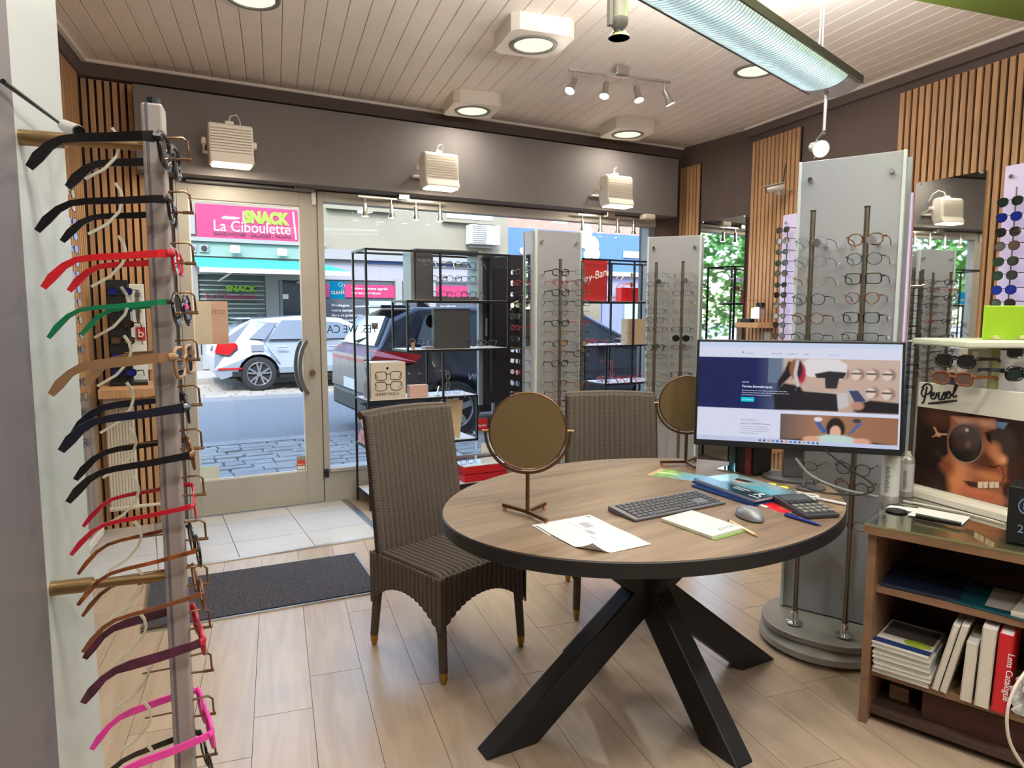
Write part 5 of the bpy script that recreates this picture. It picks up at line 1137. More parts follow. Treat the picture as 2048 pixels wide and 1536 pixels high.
# keyboard
ka, kb, kc, kd = T(1221, 1022), T(1400, 989), T(1445, 1010), T(1265, 1046)
kx = ((kb-ka)+(kc-kd)).normalized(); ky = Vector((-kx.y, kx.x, 0)); KW = (kb-ka).length*.5+(kc-kd).length*.5; KD = .128
kbd = thing('keyboard', 'slim dark grey keyboard lying on the table', 'keyboard', M=frame_matrix((ka+kb+kc+kd)/4, kx, ky, (0, 0, 1)))
tl = Matrix.Rotation(math.radians(5), 3, 'X')
vv = [(sx*KW/2, sy*KD/2, .001 if b == 0 else (.008 if sy < 0 else .019)) for b in (0, 1) for sx, sy in ((-1, -1), (1, -1), (1, 1), (-1, 1))]
MB().add(vv, [(3, 2, 1, 0), (4, 5, 6, 7), (0, 1, 5, 4), (1, 2, 6, 5), (2, 3, 7, 6), (3, 0, 4, 7)]).build('case', mat('keyboard_case', srgb(98, 96, 102), .45), kbd, bevel=.002)
m_key = mat('keyboard_key', srgb(72, 74, 80), .55); m_keyd = mat('keyboard_well', srgb(34, 34, 38), .7)
_kk = {}
def key(x, y, w_, h_):
    k2 = (round(w_, 4), round(h_, 4))
    if k2 not in _kk: _kk[k2] = MB().add([(sx*w_/2*s, sy*h_/2*s, z) for s, z in ((1, 0), (.92, .0035)) for sx, sy in ((-1, -1), (1, -1), (1, 1), (-1, 1))], [(3, 2, 1, 0), (4, 5, 6, 7), (0, 1, 5, 4), (1, 2, 6, 5), (2, 3, 7, 6), (3, 0, 4, 7)]).mesh('key', m_key)
    z = .008+.011*(y+KD/2)/KD; link_mesh('key', _kk[k2], kbd, Matrix.Translation((x, y, z)) @ tl.to_4x4())
rowsy = [-.048+i*.0192 for i in range(6)]; pk_ = .0192*KW/.43
for r_, y in enumerate(rowsy):
    h_ = .0155 if r_ < 5 else .011; yy = y if r_ < 5 else y-.003; x = -KW/2+.016; xend = KW/2*.48
    widths = {0: [1.3, 1, 1, 6.1, 1, 1, 1, 1], 1: [1.3]+[1]*10+[2.2], 2: [1.7]+[1]*11+[1], 3: [1.4]+[1]*12, 4: [1]*13+[1.2], 5: [1.08]*13}[r_]
    sc_ = (xend-x)/(sum(widths)*pk_)
    for w_ in widths:
        ww = w_*pk_*sc_; key(x+ww/2, yy, ww-.0032, h_); x += ww
    for c_ in range(7):
        if c_ < 3 and r_ in (1, 2): continue
        xx = KW/2*.53 + c_*pk_*.92 + (.004 if c_ > 2 else 0)
        if xx < KW/2-.008: key(xx, yy, pk_*.92-.0032, h_)
# mouse
mc = T(1498, 1036); t = thing('computer_mouse', 'grey wireless mouse next to the calculator', 'mouse', M=frame_matrix(mc, (T(1535, 1050)-T(1465, 1018)), Vector((0, 0, 1)).cross(T(1535, 1050)-T(1465, 1018)), (0, 0, 1)))
def mz(u, v_):
    a = u*2*PI; q = math.sin(v_*PI/2); r = math.cos(v_*PI/2)**.6; return (.057*r*math.cos(a)*(1-.0), .031*r*math.sin(a)*(1+.12*math.cos(a)), .004+.032*q*(1-.25*(r*math.cos(a))**2))
MB().grid(mz, 32, 12).build('shell', mat('mouse_grey', srgb(134, 136, 140), .35, metal=.3), t, smooth=True)
MB().prism([(.055*math.cos(2*PI*i/28), .030*math.sin(2*PI*i/28)) for i in range(28)], .005, (0, 0, 0), (1, 0, 0), (0, 1, 0)).build('base', m_black, t)
# magazines and leaflets
def sheet(name, label, cat, pts, z0, th, pr, m, group=None, edge=None):
    """booklet from four table pixels (order around), z0 above the table"""
    P = [T(*p) for p in pts]; X_ = (P[1]-P[0]); Z_ = (P[3]-P[0]); X_.z = Z_.z = 0
    t = thing(name, label, cat, group=group)
    Q = [p+Vector((0, 0, z0)) for p in P]; R_ = [p+Vector((0, 0, z0+th)) for p in P]
    MB().add(Q+R_, [(3, 2, 1, 0), (4, 5, 6, 7), (0, 1, 5, 4), (1, 2, 6, 5), (2, 3, 7, 6), (3, 0, 4, 7)]).build('pages', edge or m_paper, t)
    def fn(V):
        u, v = V[..., 0], V[..., 2]; o = np.array(R_[0]); a = np.array(R_[1])-o; d = np.array(R_[3])-o; c_ = np.array(R_[2])-o-a-d
        return o + u[..., None]*a + v[..., None]*d + (u*v)[..., None]*c_ + np.array([0, 0, .0006])
    pr.build('cover', 1, 1, m, t, None, fn); return t
pr = Paint(50, 24, (120, 160, 80)); pr.noise(.5, 9, 3).grad(.35, .8, (110, 160, 190)).noise(.3, 12, 4).rect(0, 0, .08, 1, (214, 150, 120)).line([(.1, .5), (.45, .6)], .08, (220, 230, 200), .6)
sheet('leaflet', 'green and blue leaflet in front of the far round mirror', 'leaflet', ((1294, 951), (1388, 963), (1421, 955), (1322, 938)), .0, .002, pr, pm, 'printed matter on the table')
pr = Paint(60, 30, (28, 52, 104)); pr.vgrad(.2, 1.2, (70, 110, 160))
sheet('booklet', 'dark blue booklet at the bottom of the magazine pile', 'booklet', ((1383, 974), (1506, 1014), (1580, 1000), (1450, 962)), .0, .006, pr, pg, 'printed matter on the table', mat('navy_edge', srgb(30, 50, 96), .5))
sheet('booklet', 'blue booklet in the middle of the magazine pile', 'booklet', ((1384, 969), (1504, 1012), (1575, 998), (1446, 960)), .007, .006, pr, pg, 'printed matter on the table', mat('navy_edge2', srgb(40, 70, 130), .5))
pr = Paint(120, 70, (34, 62, 78)); pr.ell(.55, .75, .5, .35, (130, 160, 170), .8).ell(.30, .70, .16, .10, (60, 44, 44), .6, .3).ell(.42, .62, .2, .06, (198, 170, 160), .8, .2).ell(.8, .6, .35, .16, (90, 160, 180), .8).poly([(0, .35), (0, 1), (.10, 1), (.30, .55), (.22, .32)], (140, 180, 192)).poly([(0, 0), (1, 0), (1, .25), (.5, .35), (.22, .3), (0, .25)], (26, 48, 62), .1, .8).line([(.50, .30), (.72, .30)], .012, (236, 240, 240)).line([(.52, .22), (.68, .22)], .008, (236, 240, 240)).line([(.85, .2), (.85, .38), (.9, .36), (.88, .28), (.94, .2)], .012, (240, 240, 240)).line([(.83, .12), (.97, .12)], .01, (240, 240, 240))
sheet('magazine', 'glossy teal magazine on top of the pile by the monitor', 'magazine', ((1387, 968), (1511, 1013), (1594, 996), (1468, 958)), .014, .007, pr, pg, 'printed matter on the table', mat('grey_pages', srgb(150, 152, 156), .6))
pr = Paint(40, 30, (204, 30, 40)); pr.ell(.75, .55, .2, .25, (150, 110, 60), .7).rect(0, 0, .35, .12, (240, 236, 230)).noise(.15, 8, 6)
sheet('booklet', 'red booklet tucked under the calculator', 'booklet', ((1512, 1010), (1571, 1031), (1612, 1012), (1556, 1000)), .0, .003, pr, pg, 'printed matter on the table')
o = tag(MB().add([T(*p)+Vector((0, 0, z)) for z in (.0, .0006) for p in ((1600, 1008), (1636, 1024), (1648, 1013), (1610, 1001))], [(3, 2, 1, 0), (4, 5, 6, 7), (0, 1, 5, 4), (1, 2, 6, 5), (2, 3, 7, 6), (3, 0, 4, 7)]).build('paper_slip', m_paper), 'small white paper slip behind the calculator', 'paper')
for i, (x, y, c_, lab) in enumerate(((1508, 965, (226, 40, 130), 'pink sticky note tab behind the teal magazine'), (1538, 972, (236, 226, 40), 'yellow sticky note tab nearest the pink one'), (1562, 978, (226, 220, 70), 'pale yellow sticky note tab beside the monitor foot'))):
    p = T(x, y); tag(MB().prism([(.028*math.cos(2*PI*k/20), .02*math.sin(2*PI*k/20)) for k in range(20)], .006, p, (1, 0, 0), (0, 1, 0)).build('sticky_note', mat('note%d' % i, srgb(*c_), .6)), lab, 'sticky note', 'sticky note tabs')
# calculator
q1, q2, q3, q4 = T(1560, 1010), T(1632, 1044), T(1664, 1032), T(1588, 998); cx_ = (q2-q1).normalized(); cy_ = Vector((-cx_.y, cx_.x, 0)); CL, CW = (q2-q1).length, .112
cal = thing('calculator', 'black desk calculator at the right table edge', 'calculator', M=frame_matrix((q1+q2+q3+q4)/4, cx_, cy_, (0, 0, 1)))
vv = [(sx*CL/2, sy*CW/2, .001 if b == 0 else (.028 if sx < 0 else .012)) for b in (0, 1) for sx, sy in ((-1, -1), (1, -1), (1, 1), (-1, 1))]
MB().add(vv, [(3, 2, 1, 0), (4, 5, 6, 7), (0, 1, 5, 4), (1, 2, 6, 5), (2, 3, 7, 6), (3, 0, 4, 7)]).build('case', mat('calculator_black', srgb(44, 46, 50), .45), cal, bevel=.003)
tc = Matrix.Rotation(math.atan2(.016, CL), 4, 'Y')
MB().box((0, 0, 0), (CL*.26, CW*.8, .002)).build('display', mat('calculator_display', srgb(62, 72, 74), .15), cal, M=Matrix.Translation((-CL*.30, 0, .0252)) @ tc)
for r_ in range(4):
    for c_ in range(5):
        x = -CL*.06+r_*CL*.135; y = -CW*.38+c_*CW*.19; z = .0205-.016*(x/CL+.0)
        MB().box((0, 0, 0), (CL*.09, CW*.14, .005)).build('key', mat('calc_key_light', srgb(116, 114, 108), .5) if r_ else m_keyd, cal, M=Matrix.Translation((x, y, z+.0015)) @ tc, bevel=.001)
# blue pen
p0, p1 = T(1570, 1029, .006), T(1643, 1051, .004); dv = (p1-p0).normalized(); t = thing('ballpoint_pen', 'blue ballpoint pen along the front of the calculator', 'pen'); m_pen = mat('pen_blue', srgb(28, 40, 120), .3)
MB().cyl(p0, p1-dv*.02, .0052, n=12).build('barrel', m_pen, t, smooth=True); MB().cyl(p1-dv*.02, p1, .005, .0012, 12).build('tip', m_pen, t, smooth=True); MB().bar(p0+dv*.004+Vector((0, 0, .007)), p0+dv*.045+Vector((0, 0, .007)), .003, .002).build('clip', m_pen, t)
# scissors
t = thing('scissors', 'white handled scissors lying at the right table edge', 'scissors'); m_sc = mat('white_plastic', srgb(232, 232, 230), .4)
for (x, y) in ((1622, 991), (1615, 998)):
    c_ = T(x, y, .006); ax = (T(1690, 1007)-T(1622, 994)).normalized(); ay = Vector((-ax.y, ax.x, 0))
    MB().tube([c_+ax*.024*math.cos(2*PI*i/20)+ay*.015*math.sin(2*PI*i/20) for i in range(20)], .0038, 6, closed=True).build('finger_loop', m_sc, t, smooth=True)
MB().bar(T(1634, 996, .006), T(1692, 1008, .006), .012, .004).build('blade', m_sc, t)
t = thing('scissors', 'second pair of white scissors, half under the teal magazine', 'scissors')
for (x, y) in ((1595, 986), (1590, 992)):
    c_ = T(x, y, .006); MB().tube([c_+ax*.020*math.cos(2*PI*i/20)+ay*.013*math.sin(2*PI*i/20) for i in range(20)], .0035, 6, closed=True).build('finger_loop', m_sc, t, smooth=True)
MB().bar(T(1600, 990, .006), T(1618, 995, .006), .01, .004).build('blade', m_sc, t)
# black lens sample box with coloured filters
h1, h2, h3 = T(1434, 941), T(1510, 955), T(1563, 943); t = thing('lens_sample_box', 'black box with teal and red filter panes on an acrylic tray', 'box')
bx_ = (h2-h1).normalized(); by_ = Vector((-bx_.y, bx_.x, 0)); M_ = frame_matrix(h1, bx_, by_, (0, 0, 1)); W_ = (h2-h1).length; D_ = (h3-h2).length*.8
MB().box((W_/2, D_/2, .004), (W_, D_, .008)).build('acrylic_tray', glassmat('acrylic', (.9, .95, .95), .25), t, M=M_)
MB().box((W_*.72, D_*.5, .075), (W_*.56, D_*.9, .134)).build('body', m_black, t, M=M_, bevel=.003)
MB().box((W_*.40, D_*.02-.004, .07), (W_*.13, .004, .125)).build('teal_pane', glassmat('teal_film', (.25, .55, .6), .15, opac=.45, ocol=srgb(40, 100, 110)), t, M=M_)
MB().box((W_*.30, D_*.15, .07), (W_*.10, .004, .125)).build('teal_pane', MATS['teal_film'], t, M=M_)
MB().box((W_*.82, D_*.02-.004, .07), (W_*.15, .004, .125)).build('red_pane', glassmat('red_film', (.7, .12, .14), .15, opac=.5, ocol=srgb(150, 30, 40)), t, M=M_)

# ================================================================ monitor
mbl, mbr, mtl = Vector((1.478, 2.203, .877)), Vector((2.042, 1.787, .877)), Vector((1.501, 2.238, 1.272))
mx_ = (mbr-mbl).normalized(); up_ = (mtl-mbl); up_ = (up_-mx_*up_.dot(mx_)).normalized(); mn_ = mx_.cross(up_)     # towards the viewer: -y local = -(mn)
MW, MH = (mbr-mbl).length, .398
mo = thing('computer_monitor', 'large computer monitor showing an eyewear website', 'monitor', M=frame_matrix(mbl, mx_, -mn_, up_))
if (CAM-mbl).dot(mn_) < 0: print('monitor normal flipped')
MB().box((MW/2, .016, MH/2), (MW, .024, MH)).build('housing', m_black, mo, bevel=.004)
bz = .010; cb = .022
SW, SH = MW-2*bz, MH-bz-cb
S_ = Paint(300, 168, (222, 226, 246))
S_.rect(0, .955, 1, 1, (206, 220, 246)).rect(0, .0, 1, .045, (196, 204, 236))
S_.rect(0, .33, 1, .845, (14, 28, 88))
S_.mix(((S_.u-.30)/.14)*((S_.v > .33) & (S_.v < .845)), (96, 110, 140), .8)
msk = ((S_.u > .43) & (S_.v > .33) & (S_.v < .845)).astype(float); S_.mix(msk, (196, 168, 152)); S_.mix(msk*((S_.v-.33)/.6), (214, 190, 176), .6)
S_.mix(((S_.u > .36) & (S_.u < .44) & (S_.v > .60) & (S_.v < .845)).astype(float), (120, 140, 160), .6)
for (x, y) in ((.79, .70), (.86, .70), (.935, .70), (.86, .53), (.935, .52), (.72, .70), (.46, .69)):
    S_.ell(x+.012, y+.005, .028, .055, (160, 128, 114), .4).ell(x, y, .022, .05, (226, 206, 194), .3).line([(x-.02, y+.012), (x+.02, y+.012)], .008, (60, 48, 46))
S_.poly([(.40, .33), (.40, .52), (.45, .62), (.49, .70), (.50, .80), (.46, .82), (.44, .72), (.41, .62)], (26, 22, 32), .02)
S_.ell(.495, .75, .03, .09, (150, 96, 60), .3).poly([(.40, .33), (.39, .48), (.44, .60), (.52, .58), (.56, .45), (.54, .34)], (24, 24, 34), .02)
S_.poly([(.52, .80), (.56, .845), (.70, .845), (.745, .80), (.745, .71), (.72, .665), (.56, .67), (.525, .73)], (230, 222, 224), .01)
S_.poly([(.60, .66), (.73, .66), (.745, .72), (.66, .73), (.59, .70)], (40, 36, 44), .01).poly([(.645, .56), (.70, .56), (.71, .67), (.64, .67)], (44, 40, 48), .01)
S_.poly([(.50, .55), (.50, .52), (.75, .52), (.76, .40), (.72, .36), (.70, .38), (.70, .50), (.50, .52)], (206, 198, 198), .01).poly([(.49, .34), (.49, .53), (.70, .51), (.71, .34)], (30, 26, 36), .01)
S_.ell(.525, .70, .022, .10, (180, 40, 64), .4).ell(.515, .74, .016, .09, (60, 30, 40), .4).line([(.505, .82), (.495, .70), (.51, .58)], .015, (206, 198, 202))
S_.poly([(.74, .555), (.80, .56), (.86, .43), (.79, .40)], (190, 186, 190), .01).poly([(.755, .545), (.80, .55), (.84, .45), (.79, .42)], (60, 70, 100), .01)
S_.poly([(.78, .35), (.80, .42), (.86, .46), (1, .44), (1, .335), (.8, .335)], (26, 20, 26), .02).ell(.80, .40, .03, .04, (190, 140, 120), .5)
S_.rect(.43, .0, .99, .295, (176, 128, 98)); S_.mix(((S_.u-.43)/.5)*((S_.u > .43) & (S_.v < .295)), (150, 104, 78), .8); S_.mix(((.62-S_.u)/.2)*((S_.u > .43) & (S_.v < .295)), (86, 78, 84), .9)
S_.ell(.70, .17, .045, .11, (36, 26, 26), .25).ell(.70, .135, .026, .065, (232, 178, 152), .3).poly([(.56, .06), (.66, .11), (.74, .11), (.84, .06), (.84, .03), (.56, .03)], (196, 222, 214), .02).ell(.585, .055, .04, .035, (226, 168, 140), .4).ell(.825, .055, .04, .035, (226, 168, 140), .4)
S_.poly([(.62, .24), (.66, .14), (.64, .12), (.60, .22)], (56, 96, 170), .02).poly([(.78, .14), (.76, .12), (.80, .22), (.83, .24)], (56, 96, 170), .02).ell(.615, .255, .02, .022, (230, 226, 226), .4).ell(.80, .255, .02, .022, (60, 56, 70), .4)
S_.poly([(.43, .0), (.43, .045), (.53, .055), (.57, .0)], (30, 26, 34), .02).poly([(.86, .0), (.88, .055), (.99, .03), (.99, .0)], (30, 26, 34), .02)
S_.rect(0, .0, 1, .04, (200, 208, 238)).rect(0, .29, .43, .33, (222, 226, 246)).rect(.99, 0, 1, .95, (216, 222, 244))
for i in range(14): S_.ell(.33+.022*i, .02, .006, .011, ((40, 90, 160), (60, 70, 90), (220, 150, 60), (40, 130, 200))[i % 4], .4)
sc = S_.build('screen', SW, SH, printmat('screen_emission', .2, .5), mo, Matrix.Translation((bz, .0032, cb)))
def stext(s, u, v, h, m, wd=None):
    o = text('screen_text', s, h/.7, m, mo, Matrix.Translation((bz+u*SW, .0026, cb+v*SH)) @ Matrix.Rotation(PI/2, 4, 'X'), depth=.0002)
    if wd: o.scale.x = wd*SW/max(p.co.x for p in o.data.vertices)
e_w = glow('screen_white', (.86, .9, 1), .65); e_k = glow('screen_grey', srgb(70, 76, 110), .5); e_c = glow('screen_cyan', srgb(30, 190, 210), .6)
stext('Verres biométriques', .228, .545, .0095, e_w, .155)
stext('BIOMETRIES', .228, .595, .0035, e_w, .036)
for k, wd in enumerate((.23, .24, .15)): stext('Chez Rodenstock nous allons encore plus loin dans la'[:50-6*k], .228, .512-.022*k, .0032, e_w, wd)
MB().box((bz+.26*SW, .0028, cb+.425*SH), (.068*SW, .0006, .045*SH)).build('button', e_c, mo)
stext('EN SAVOIR PLUS', .235, .418, .003, e_w, .05); stext('Avec B.I.G. EXACT® Sensitive', .228, .175, .006, e_k, .15); stext('VOIR LE BIG DIFFEREMMENT', .228, .215, .003, e_k, .085)
for k in range(4): stext('Une paire de verres progressifs adaptes', .228, .15-.022*k, .003, e_k, (.14, .15, .145, .09)[k])
stext('R', .225, .885, .009, e_k); stext('RODENSTOCK', .245, .885, .0035, e_k, .035)
for s, u, wd in (('VERRES DE LUNETTES', .375, .055), ('B.I.G. VISION FOR ALL', .45, .055), ('OPTICIENS', .53, .03), ('Trouver un opticien', .655, .05)): stext(s, u, .885, .0035, e_k, wd)
# stand
bp_ = T(1588, 968); t_in = mo.matrix_basis.inverted()
def ml(p): return t_in @ Vector(p)
m_stand = mat('stand_grey', srgb(92, 90, 92), .45, metal=.3)
nd_ = Vector((mn_.x, mn_.y, 0)).normalized(); bp_ = bp_ - nd_*.075
MB().add([ml(bp_ + mx_*a*.035*s + nd_*b*.014*s + Vector((0, 0, z))) for z, s in ((.01, 1), (.33, .9)) for a, b in ((-1, -1), (1, -1), (1, 1), (-1, 1))], [(3, 2, 1, 0), (4, 5, 6, 7), (0, 1, 5, 4), (1, 2, 6, 5), (2, 3, 7, 6), (3, 0, 4, 7)]).build('neck', m_stand, mo, bevel=.004)
fo = MB(); n_ = 40; cir = [(bp_ + mx_*(.105*math.cos(2*PI*i/n_)) + nd_*(.085*math.sin(2*PI*i/n_)-.01)) for i in range(n_)]
fo.add([ml(p+Vector((0, 0, z))) for z in (.0005, .011) for p in cir], [tuple(range(n_-1, -1, -1)), tuple(range(n_, 2*n_))]+[(i, (i+1) % n_, n_+(i+1) % n_, n_+i) for i in range(n_)]); fo.build('foot', m_stand, mo, bevel=.002)
# ================================================================ shop window displays
NFr, NBk = 4.57, 4.885
m_board = mat('pale_shelf_board', srgb(226, 222, 220), .4)
BT_ = .014
def unit(name, label, posts, levels, boards, skip=()):
    """posts: (s, z0, z1); levels: rails (z, s0, s1); boards the same"""
    t = thing(name, label, 'shelving unit', group='black metal shelving units in the shop window')
    for s, z0, z1 in posts:
        for n in (NFr, NBk): fbar(s-BT_/2, z0, s+BT_/2, z1, n-BT_/2, n+BT_/2, 'post', m_blackm, t, 0)
    for z, s0, s1 in levels:
        for n in (NFr, NBk): fbar(s0, z-BT_/2, s1, z+BT_/2, n-BT_/2, n+BT_/2, 'rail', m_blackm, t, 0)
        for s in (s0, s1-BT_): fbar(s, z-BT_/2, s+BT_, z+BT_/2, NFr, NBk, 'side_rail', m_blackm, t, 0)
    for z, s0, s1 in boards: fbar(s0+.008, z-.002, s1-.008, z+.009, NFr+.008, NBk-.008, 'shelf_board', m_board, t, 0)
    return t
unit('metal_shelving', 'black metal geometric shelving unit nearest the shop door', [(1.35, 0, 1.795), (1.637, 1.10, 1.448), (2.427, 1.10, 1.795), (1.90, .76, 1.10), (2.167, .435, .76), (1.885, 1.448, 1.79), (2.43, 0, .10)],
     [(1.79, 1.343, 2.434), (1.448, 1.63, 2.434), (1.10, 1.63, 2.434), (.76, 1.343, 2.174), (.435, 1.343, 2.174), (.10, 1.343, 2.437)], [(1.448, 1.63, 2.434), (1.10, 1.63, 2.434), (.76, 1.343, 2.174), (.435, 1.343, 2.174), (.10, 1.343, 2.437)])
unit('metal_shelving', 'black metal geometric shelving unit at the corner end of the window', [(3.05, 1.10, 1.79), (3.349, 1.455, 1.79), (3.60, 1.10, 1.79), (3.33, .785, 1.10), (3.59, .785, 1.10), (3.325, 0, .785), (3.93, 0, 1.79)],
     [(1.79, 3.043, 3.937), (1.455, 3.043, 3.78), (1.10, 3.043, 3.78), (.785, 3.318, 3.937), (.25, 3.318, 3.937)], [(1.455, 3.043, 3.78), (1.10, 3.043, 3.78), (.785, 3.318, 3.937), (.25, 3.318, 3.937)])
def boxs(px0, py0, px1, py1, n0, n1, name, m, parent, zb=None, bevel=.002):
    a = FS(px0, py0, n0); b = FS(px1, py1, n0); return fbar(a[0], zb if zb is not None else b[1], b[0], a[1], n0, n1, name, m, parent, bevel)
m_dkg = mat('anthracite_board', srgb(62, 62, 66), .55); m_grs = mat('grey_metal_side', srgb(128, 132, 134), .4, metal=.3)
# framed counter display with two lit shelves
z2 = 1.448+.0095; t = thing('framed_eyewear_display', 'anthracite frame display with glass shelves on the top shelf', 'display stand')
a = FS(831, 497, 4.62)[0]; b = FS(866, 500, 4.62)[0]; c = FS(957, 500, 4.62)[0]; d = FS(963, 500, 4.62)[0]; zt = 1.815
fbar(a, z2, b, zt, 4.62, 4.82, 'left_panel', m_dkg, t, .002); fbar(c, z2, d, zt, 4.62, 4.82, 'right_panel', m_grs, t, .002); fbar(b, z2, c, z2+.022, 4.62, 4.82, 'bottom_panel', m_dkg, t, 0); fbar(b, zt-.02, c, zt, 4.62, 4.82, 'top_panel', m_dkg, t, 0)
fbar(a-.03, z2, a-.002, zt-.01, 4.64, 4.80, 'side_plate', m_grs, t, 0)
zs = [FS(900, y, 4.66)[1] for y in (535, 563, 589)]
for z in zs[:2]: fbar(b, z-.004, c, z, 4.64, 4.80, 'glass_shelf', glassmat('shelf_glass', (.85, .92, .95), .3, opac=.35, ocol=(.8, .9, 1)), t, 0)
text('lettering', 'vogue', .042, mat('pale_grey_letter', srgb(170, 176, 186), .6), t, frame_matrix(F(a+.012, 4.618, zt-.09), DF, (0, 0, 1), -NF), depth=.0005)
text('lettering', 'EYEWEAR', .013, MATS['pale_grey_letter'], t, frame_matrix(F(a+.035, 4.618, zt-.115), DF, (0, 0, 1), -NF), depth=.0005)
def gat(s, n, z, rot=0, tip=0): return Matrix.Translation(F(s, n, z)) @ Matrix.Rotation(RZF+math.radians(rot), 4, 'Z') @ Matrix.Rotation(math.radians(tip), 4, 'X')
k = 0
cols = [A_WHT, A_BLK, A_BLU, A_BLK, A_TOR, A_BLK, A_GRY, A_PNK, A_BLK]
names = ['white', 'black', 'blue', 'black', 'tortoiseshell', 'black', 'grey', 'pink', 'black']
for r_, z in enumerate((zs[0], zs[1], z2+.022)):
    for i, f_ in enumerate((.17, .5, .83)):
        s = b+(c-b)*f_; glasses(gat(s, 4.66, z+.022, 180+random.uniform(-12, 12)) if r_ != 1 else gat(s, 4.66, z+.02, random.uniform(-10, 10)), '%s eyeglasses on the %s shelf of the anthracite frame display, %s' % (names[k], ('upper', 'middle', 'bottom')[r_], ('left', 'centre', 'right')[i]), 'glasses in the anthracite frame display', ('cat', 'panto', 'square')[k % 3], cols[k], lm=m_lens, rim=.0022, th=.005, L=.12); k += 1
# tall black screen back hung against the glass
t = thing('digital_screen', 'tall black advertising screen seen from behind in the window', 'screen')
a = FS(965, 505, 4.90)[0]; b = FS(1060, 505, 4.90)[0]; zt, zb = FS(1000, 508, 4.90)[1], FS(1000, 805, 4.90)[1]
fbar(a, zb, b, zt, 4.90, 4.93, 'back_cover', mat('screen_back_black', srgb(24, 26, 32), .4), t, .004); fbar(a-.035, zb-.01, a, zt, 4.898, 4.935, 'side_frame', m_grs, t, .002)
s0, s1 = FS(985, 0, 4.9)[0], FS(1046, 0, 4.9)[0]
fbar(a+.06, zb+.1, a+.075, zt-.2, 4.894, 4.90, 'rail', m_dkg, t, 0); fbar(a+.02, FS(985, 672, 4.9)[1], a+.035, FS(985, 636, 4.9)[1], 4.888, 4.90, 'grip', m_grs, t, 0)
fbar(a+.10, FS(1000, 720, 4.9)[1], b-.05, FS(1000, 535, 4.9)[1], 4.892, 4.90, 'access_panel', m_black, t, .003)
fbar(b-.12, FS(1030, 665, 4.9)[1], b-.07, FS(1030, 590, 4.9)[1], 4.872, 4.90, 'power_unit', m_black, t, .004); MB().tube([F(b-.10, 4.88, FS(1030, 600, 4.9)[1]), F(b-.16, 4.87, FS(1030, 605, 4.9)[1]), F(b-.19, 4.88, FS(1030, 620, 4.9)[1])], .004, 6).build('cable', m_rad, t)
for s in (a+.10, b-.10): fbar(s-.01, 0, s+.01, zb+.05, 4.905, 4.925, 'leg', m_grs, t, 0)
fbar(a, 0, b, .012, 4.897, 4.945, 'foot_plate', m_grs, t, 0)
# middle shelf: dark square box, disc, glasses
z3 = 1.10+.0095
t = thing('presentation_box', 'dark grey square presentation box on the middle shelf', 'box'); boxs(868, 617, 941, 697, 4.62, 4.66, 'front_board', m_dkg, t, z3); boxs(866, 619, 940, 697, 4.665, 4.70, 'back_board', m_blackm, t, z3)
s_, z_ = FS(866, 642, 4.70); MB().cyl(F(s_, 4.72, z_), F(s_, 4.73, z_), .05, n=24).build('disc', m_black, t)
s_ = FS(858, 690, 4.62)[0]; fbar(s_-.035, z3, s_+.03, z3+.02, 4.60, 4.68, 'base_slab', m_grs, t, .002)
for i, (x, lab, f_, rot) in enumerate(((832, 'black eyeglasses on a wooden block at the left of the middle shelf', A_BLK, 160), (863, 'black eyeglasses leaning behind the dark square box', A_BLK, 40), (952, 'black eyeglasses right of the dark square box', A_BLK, 20), (975, 'grey eyeglasses at the right end of the middle shelf', A_GRY, -30))):
    s = FS(x, 680, 4.63)[0]; glasses(gat(s, 4.61+.03*(i % 2)+(.11 if i == 1 else 0), z3+.034+(.02 if i == 0 else 0), rot, 8), lab, 'glasses on the middle window shelf', ('round', 'square', 'panto', 'square')[i], f_, rim=.0024, th=.005, L=.13)
s_ = FS(826, 690, 4.61)[0]; tag(fbar(s_-.008, z3, s_+.012, z3+.05, 4.60, 4.62, 'wooden_block', m_slat, None, .002), 'tiny oak block holding glasses on the middle shelf', 'block')
# lower shelf: white box with printed glasses, small rose box, clip, glasses
z4 = .76+.0095
t = thing('eyewear_carton', 'beige carton printed with two pairs of glasses', 'box')
sA, zA = FS(741, 726, NFr+.02); sB = FS(812, 800, NFr+.02)[0]
fbar(sA, z4, sB, zA, NFr+.02, NFr+.20, 'body', mat('beige_card', srgb(206, 196, 180), .6), t, .002)
ink = mat('dark_print', srgb(50, 38, 32), .7)
for zf, shp, dy in ((.64, 'square', 0), (.36, 'wayf', 0)):
    for sg in (-1, 1):
        pts = [F((sA+sB)/2 + x*1.5, NFr+.018, z4+(zA-z4)*zf + z*1.5) for x, z in outline(shp, sg, 26)]; MB().tube(pts, .0022, 5, closed=True).build('printed_rim', ink, t)
        s_ = (sA+sB)/2+sg*.095; MB().tube([F(s_, NFr+.018, z4+(zA-z4)*zf+.02), F(s_-sg*.02, NFr+.018, z4+(zA-z4)*zf-.015)], .0015, 5).build('printed_temple', ink, t)
    MB().tube([F((sA+sB)/2+x, NFr+.018, z4+(zA-z4)*zf+.012) for x in (-.02, 0, .02)], .0022, 5).build('printed_bridge', ink, t)
text('lettering', 'LIGHTBIRD', .026, ink, t, frame_matrix(F((sA+sB)/2+.075, NFr+.0185, z4+.03), -DF, (0, 0, 1), NF), depth=.0004, space=1.25, sx=1.1)
MB().prism([(0, 0), (.016, .012), (.024, .0), (.012, -.014)], .0008, F((sA+sB)/2-.02, NFr+.0195, zA-.04), DF, (0, 0, 1)).build('bird_mark', ink, t)
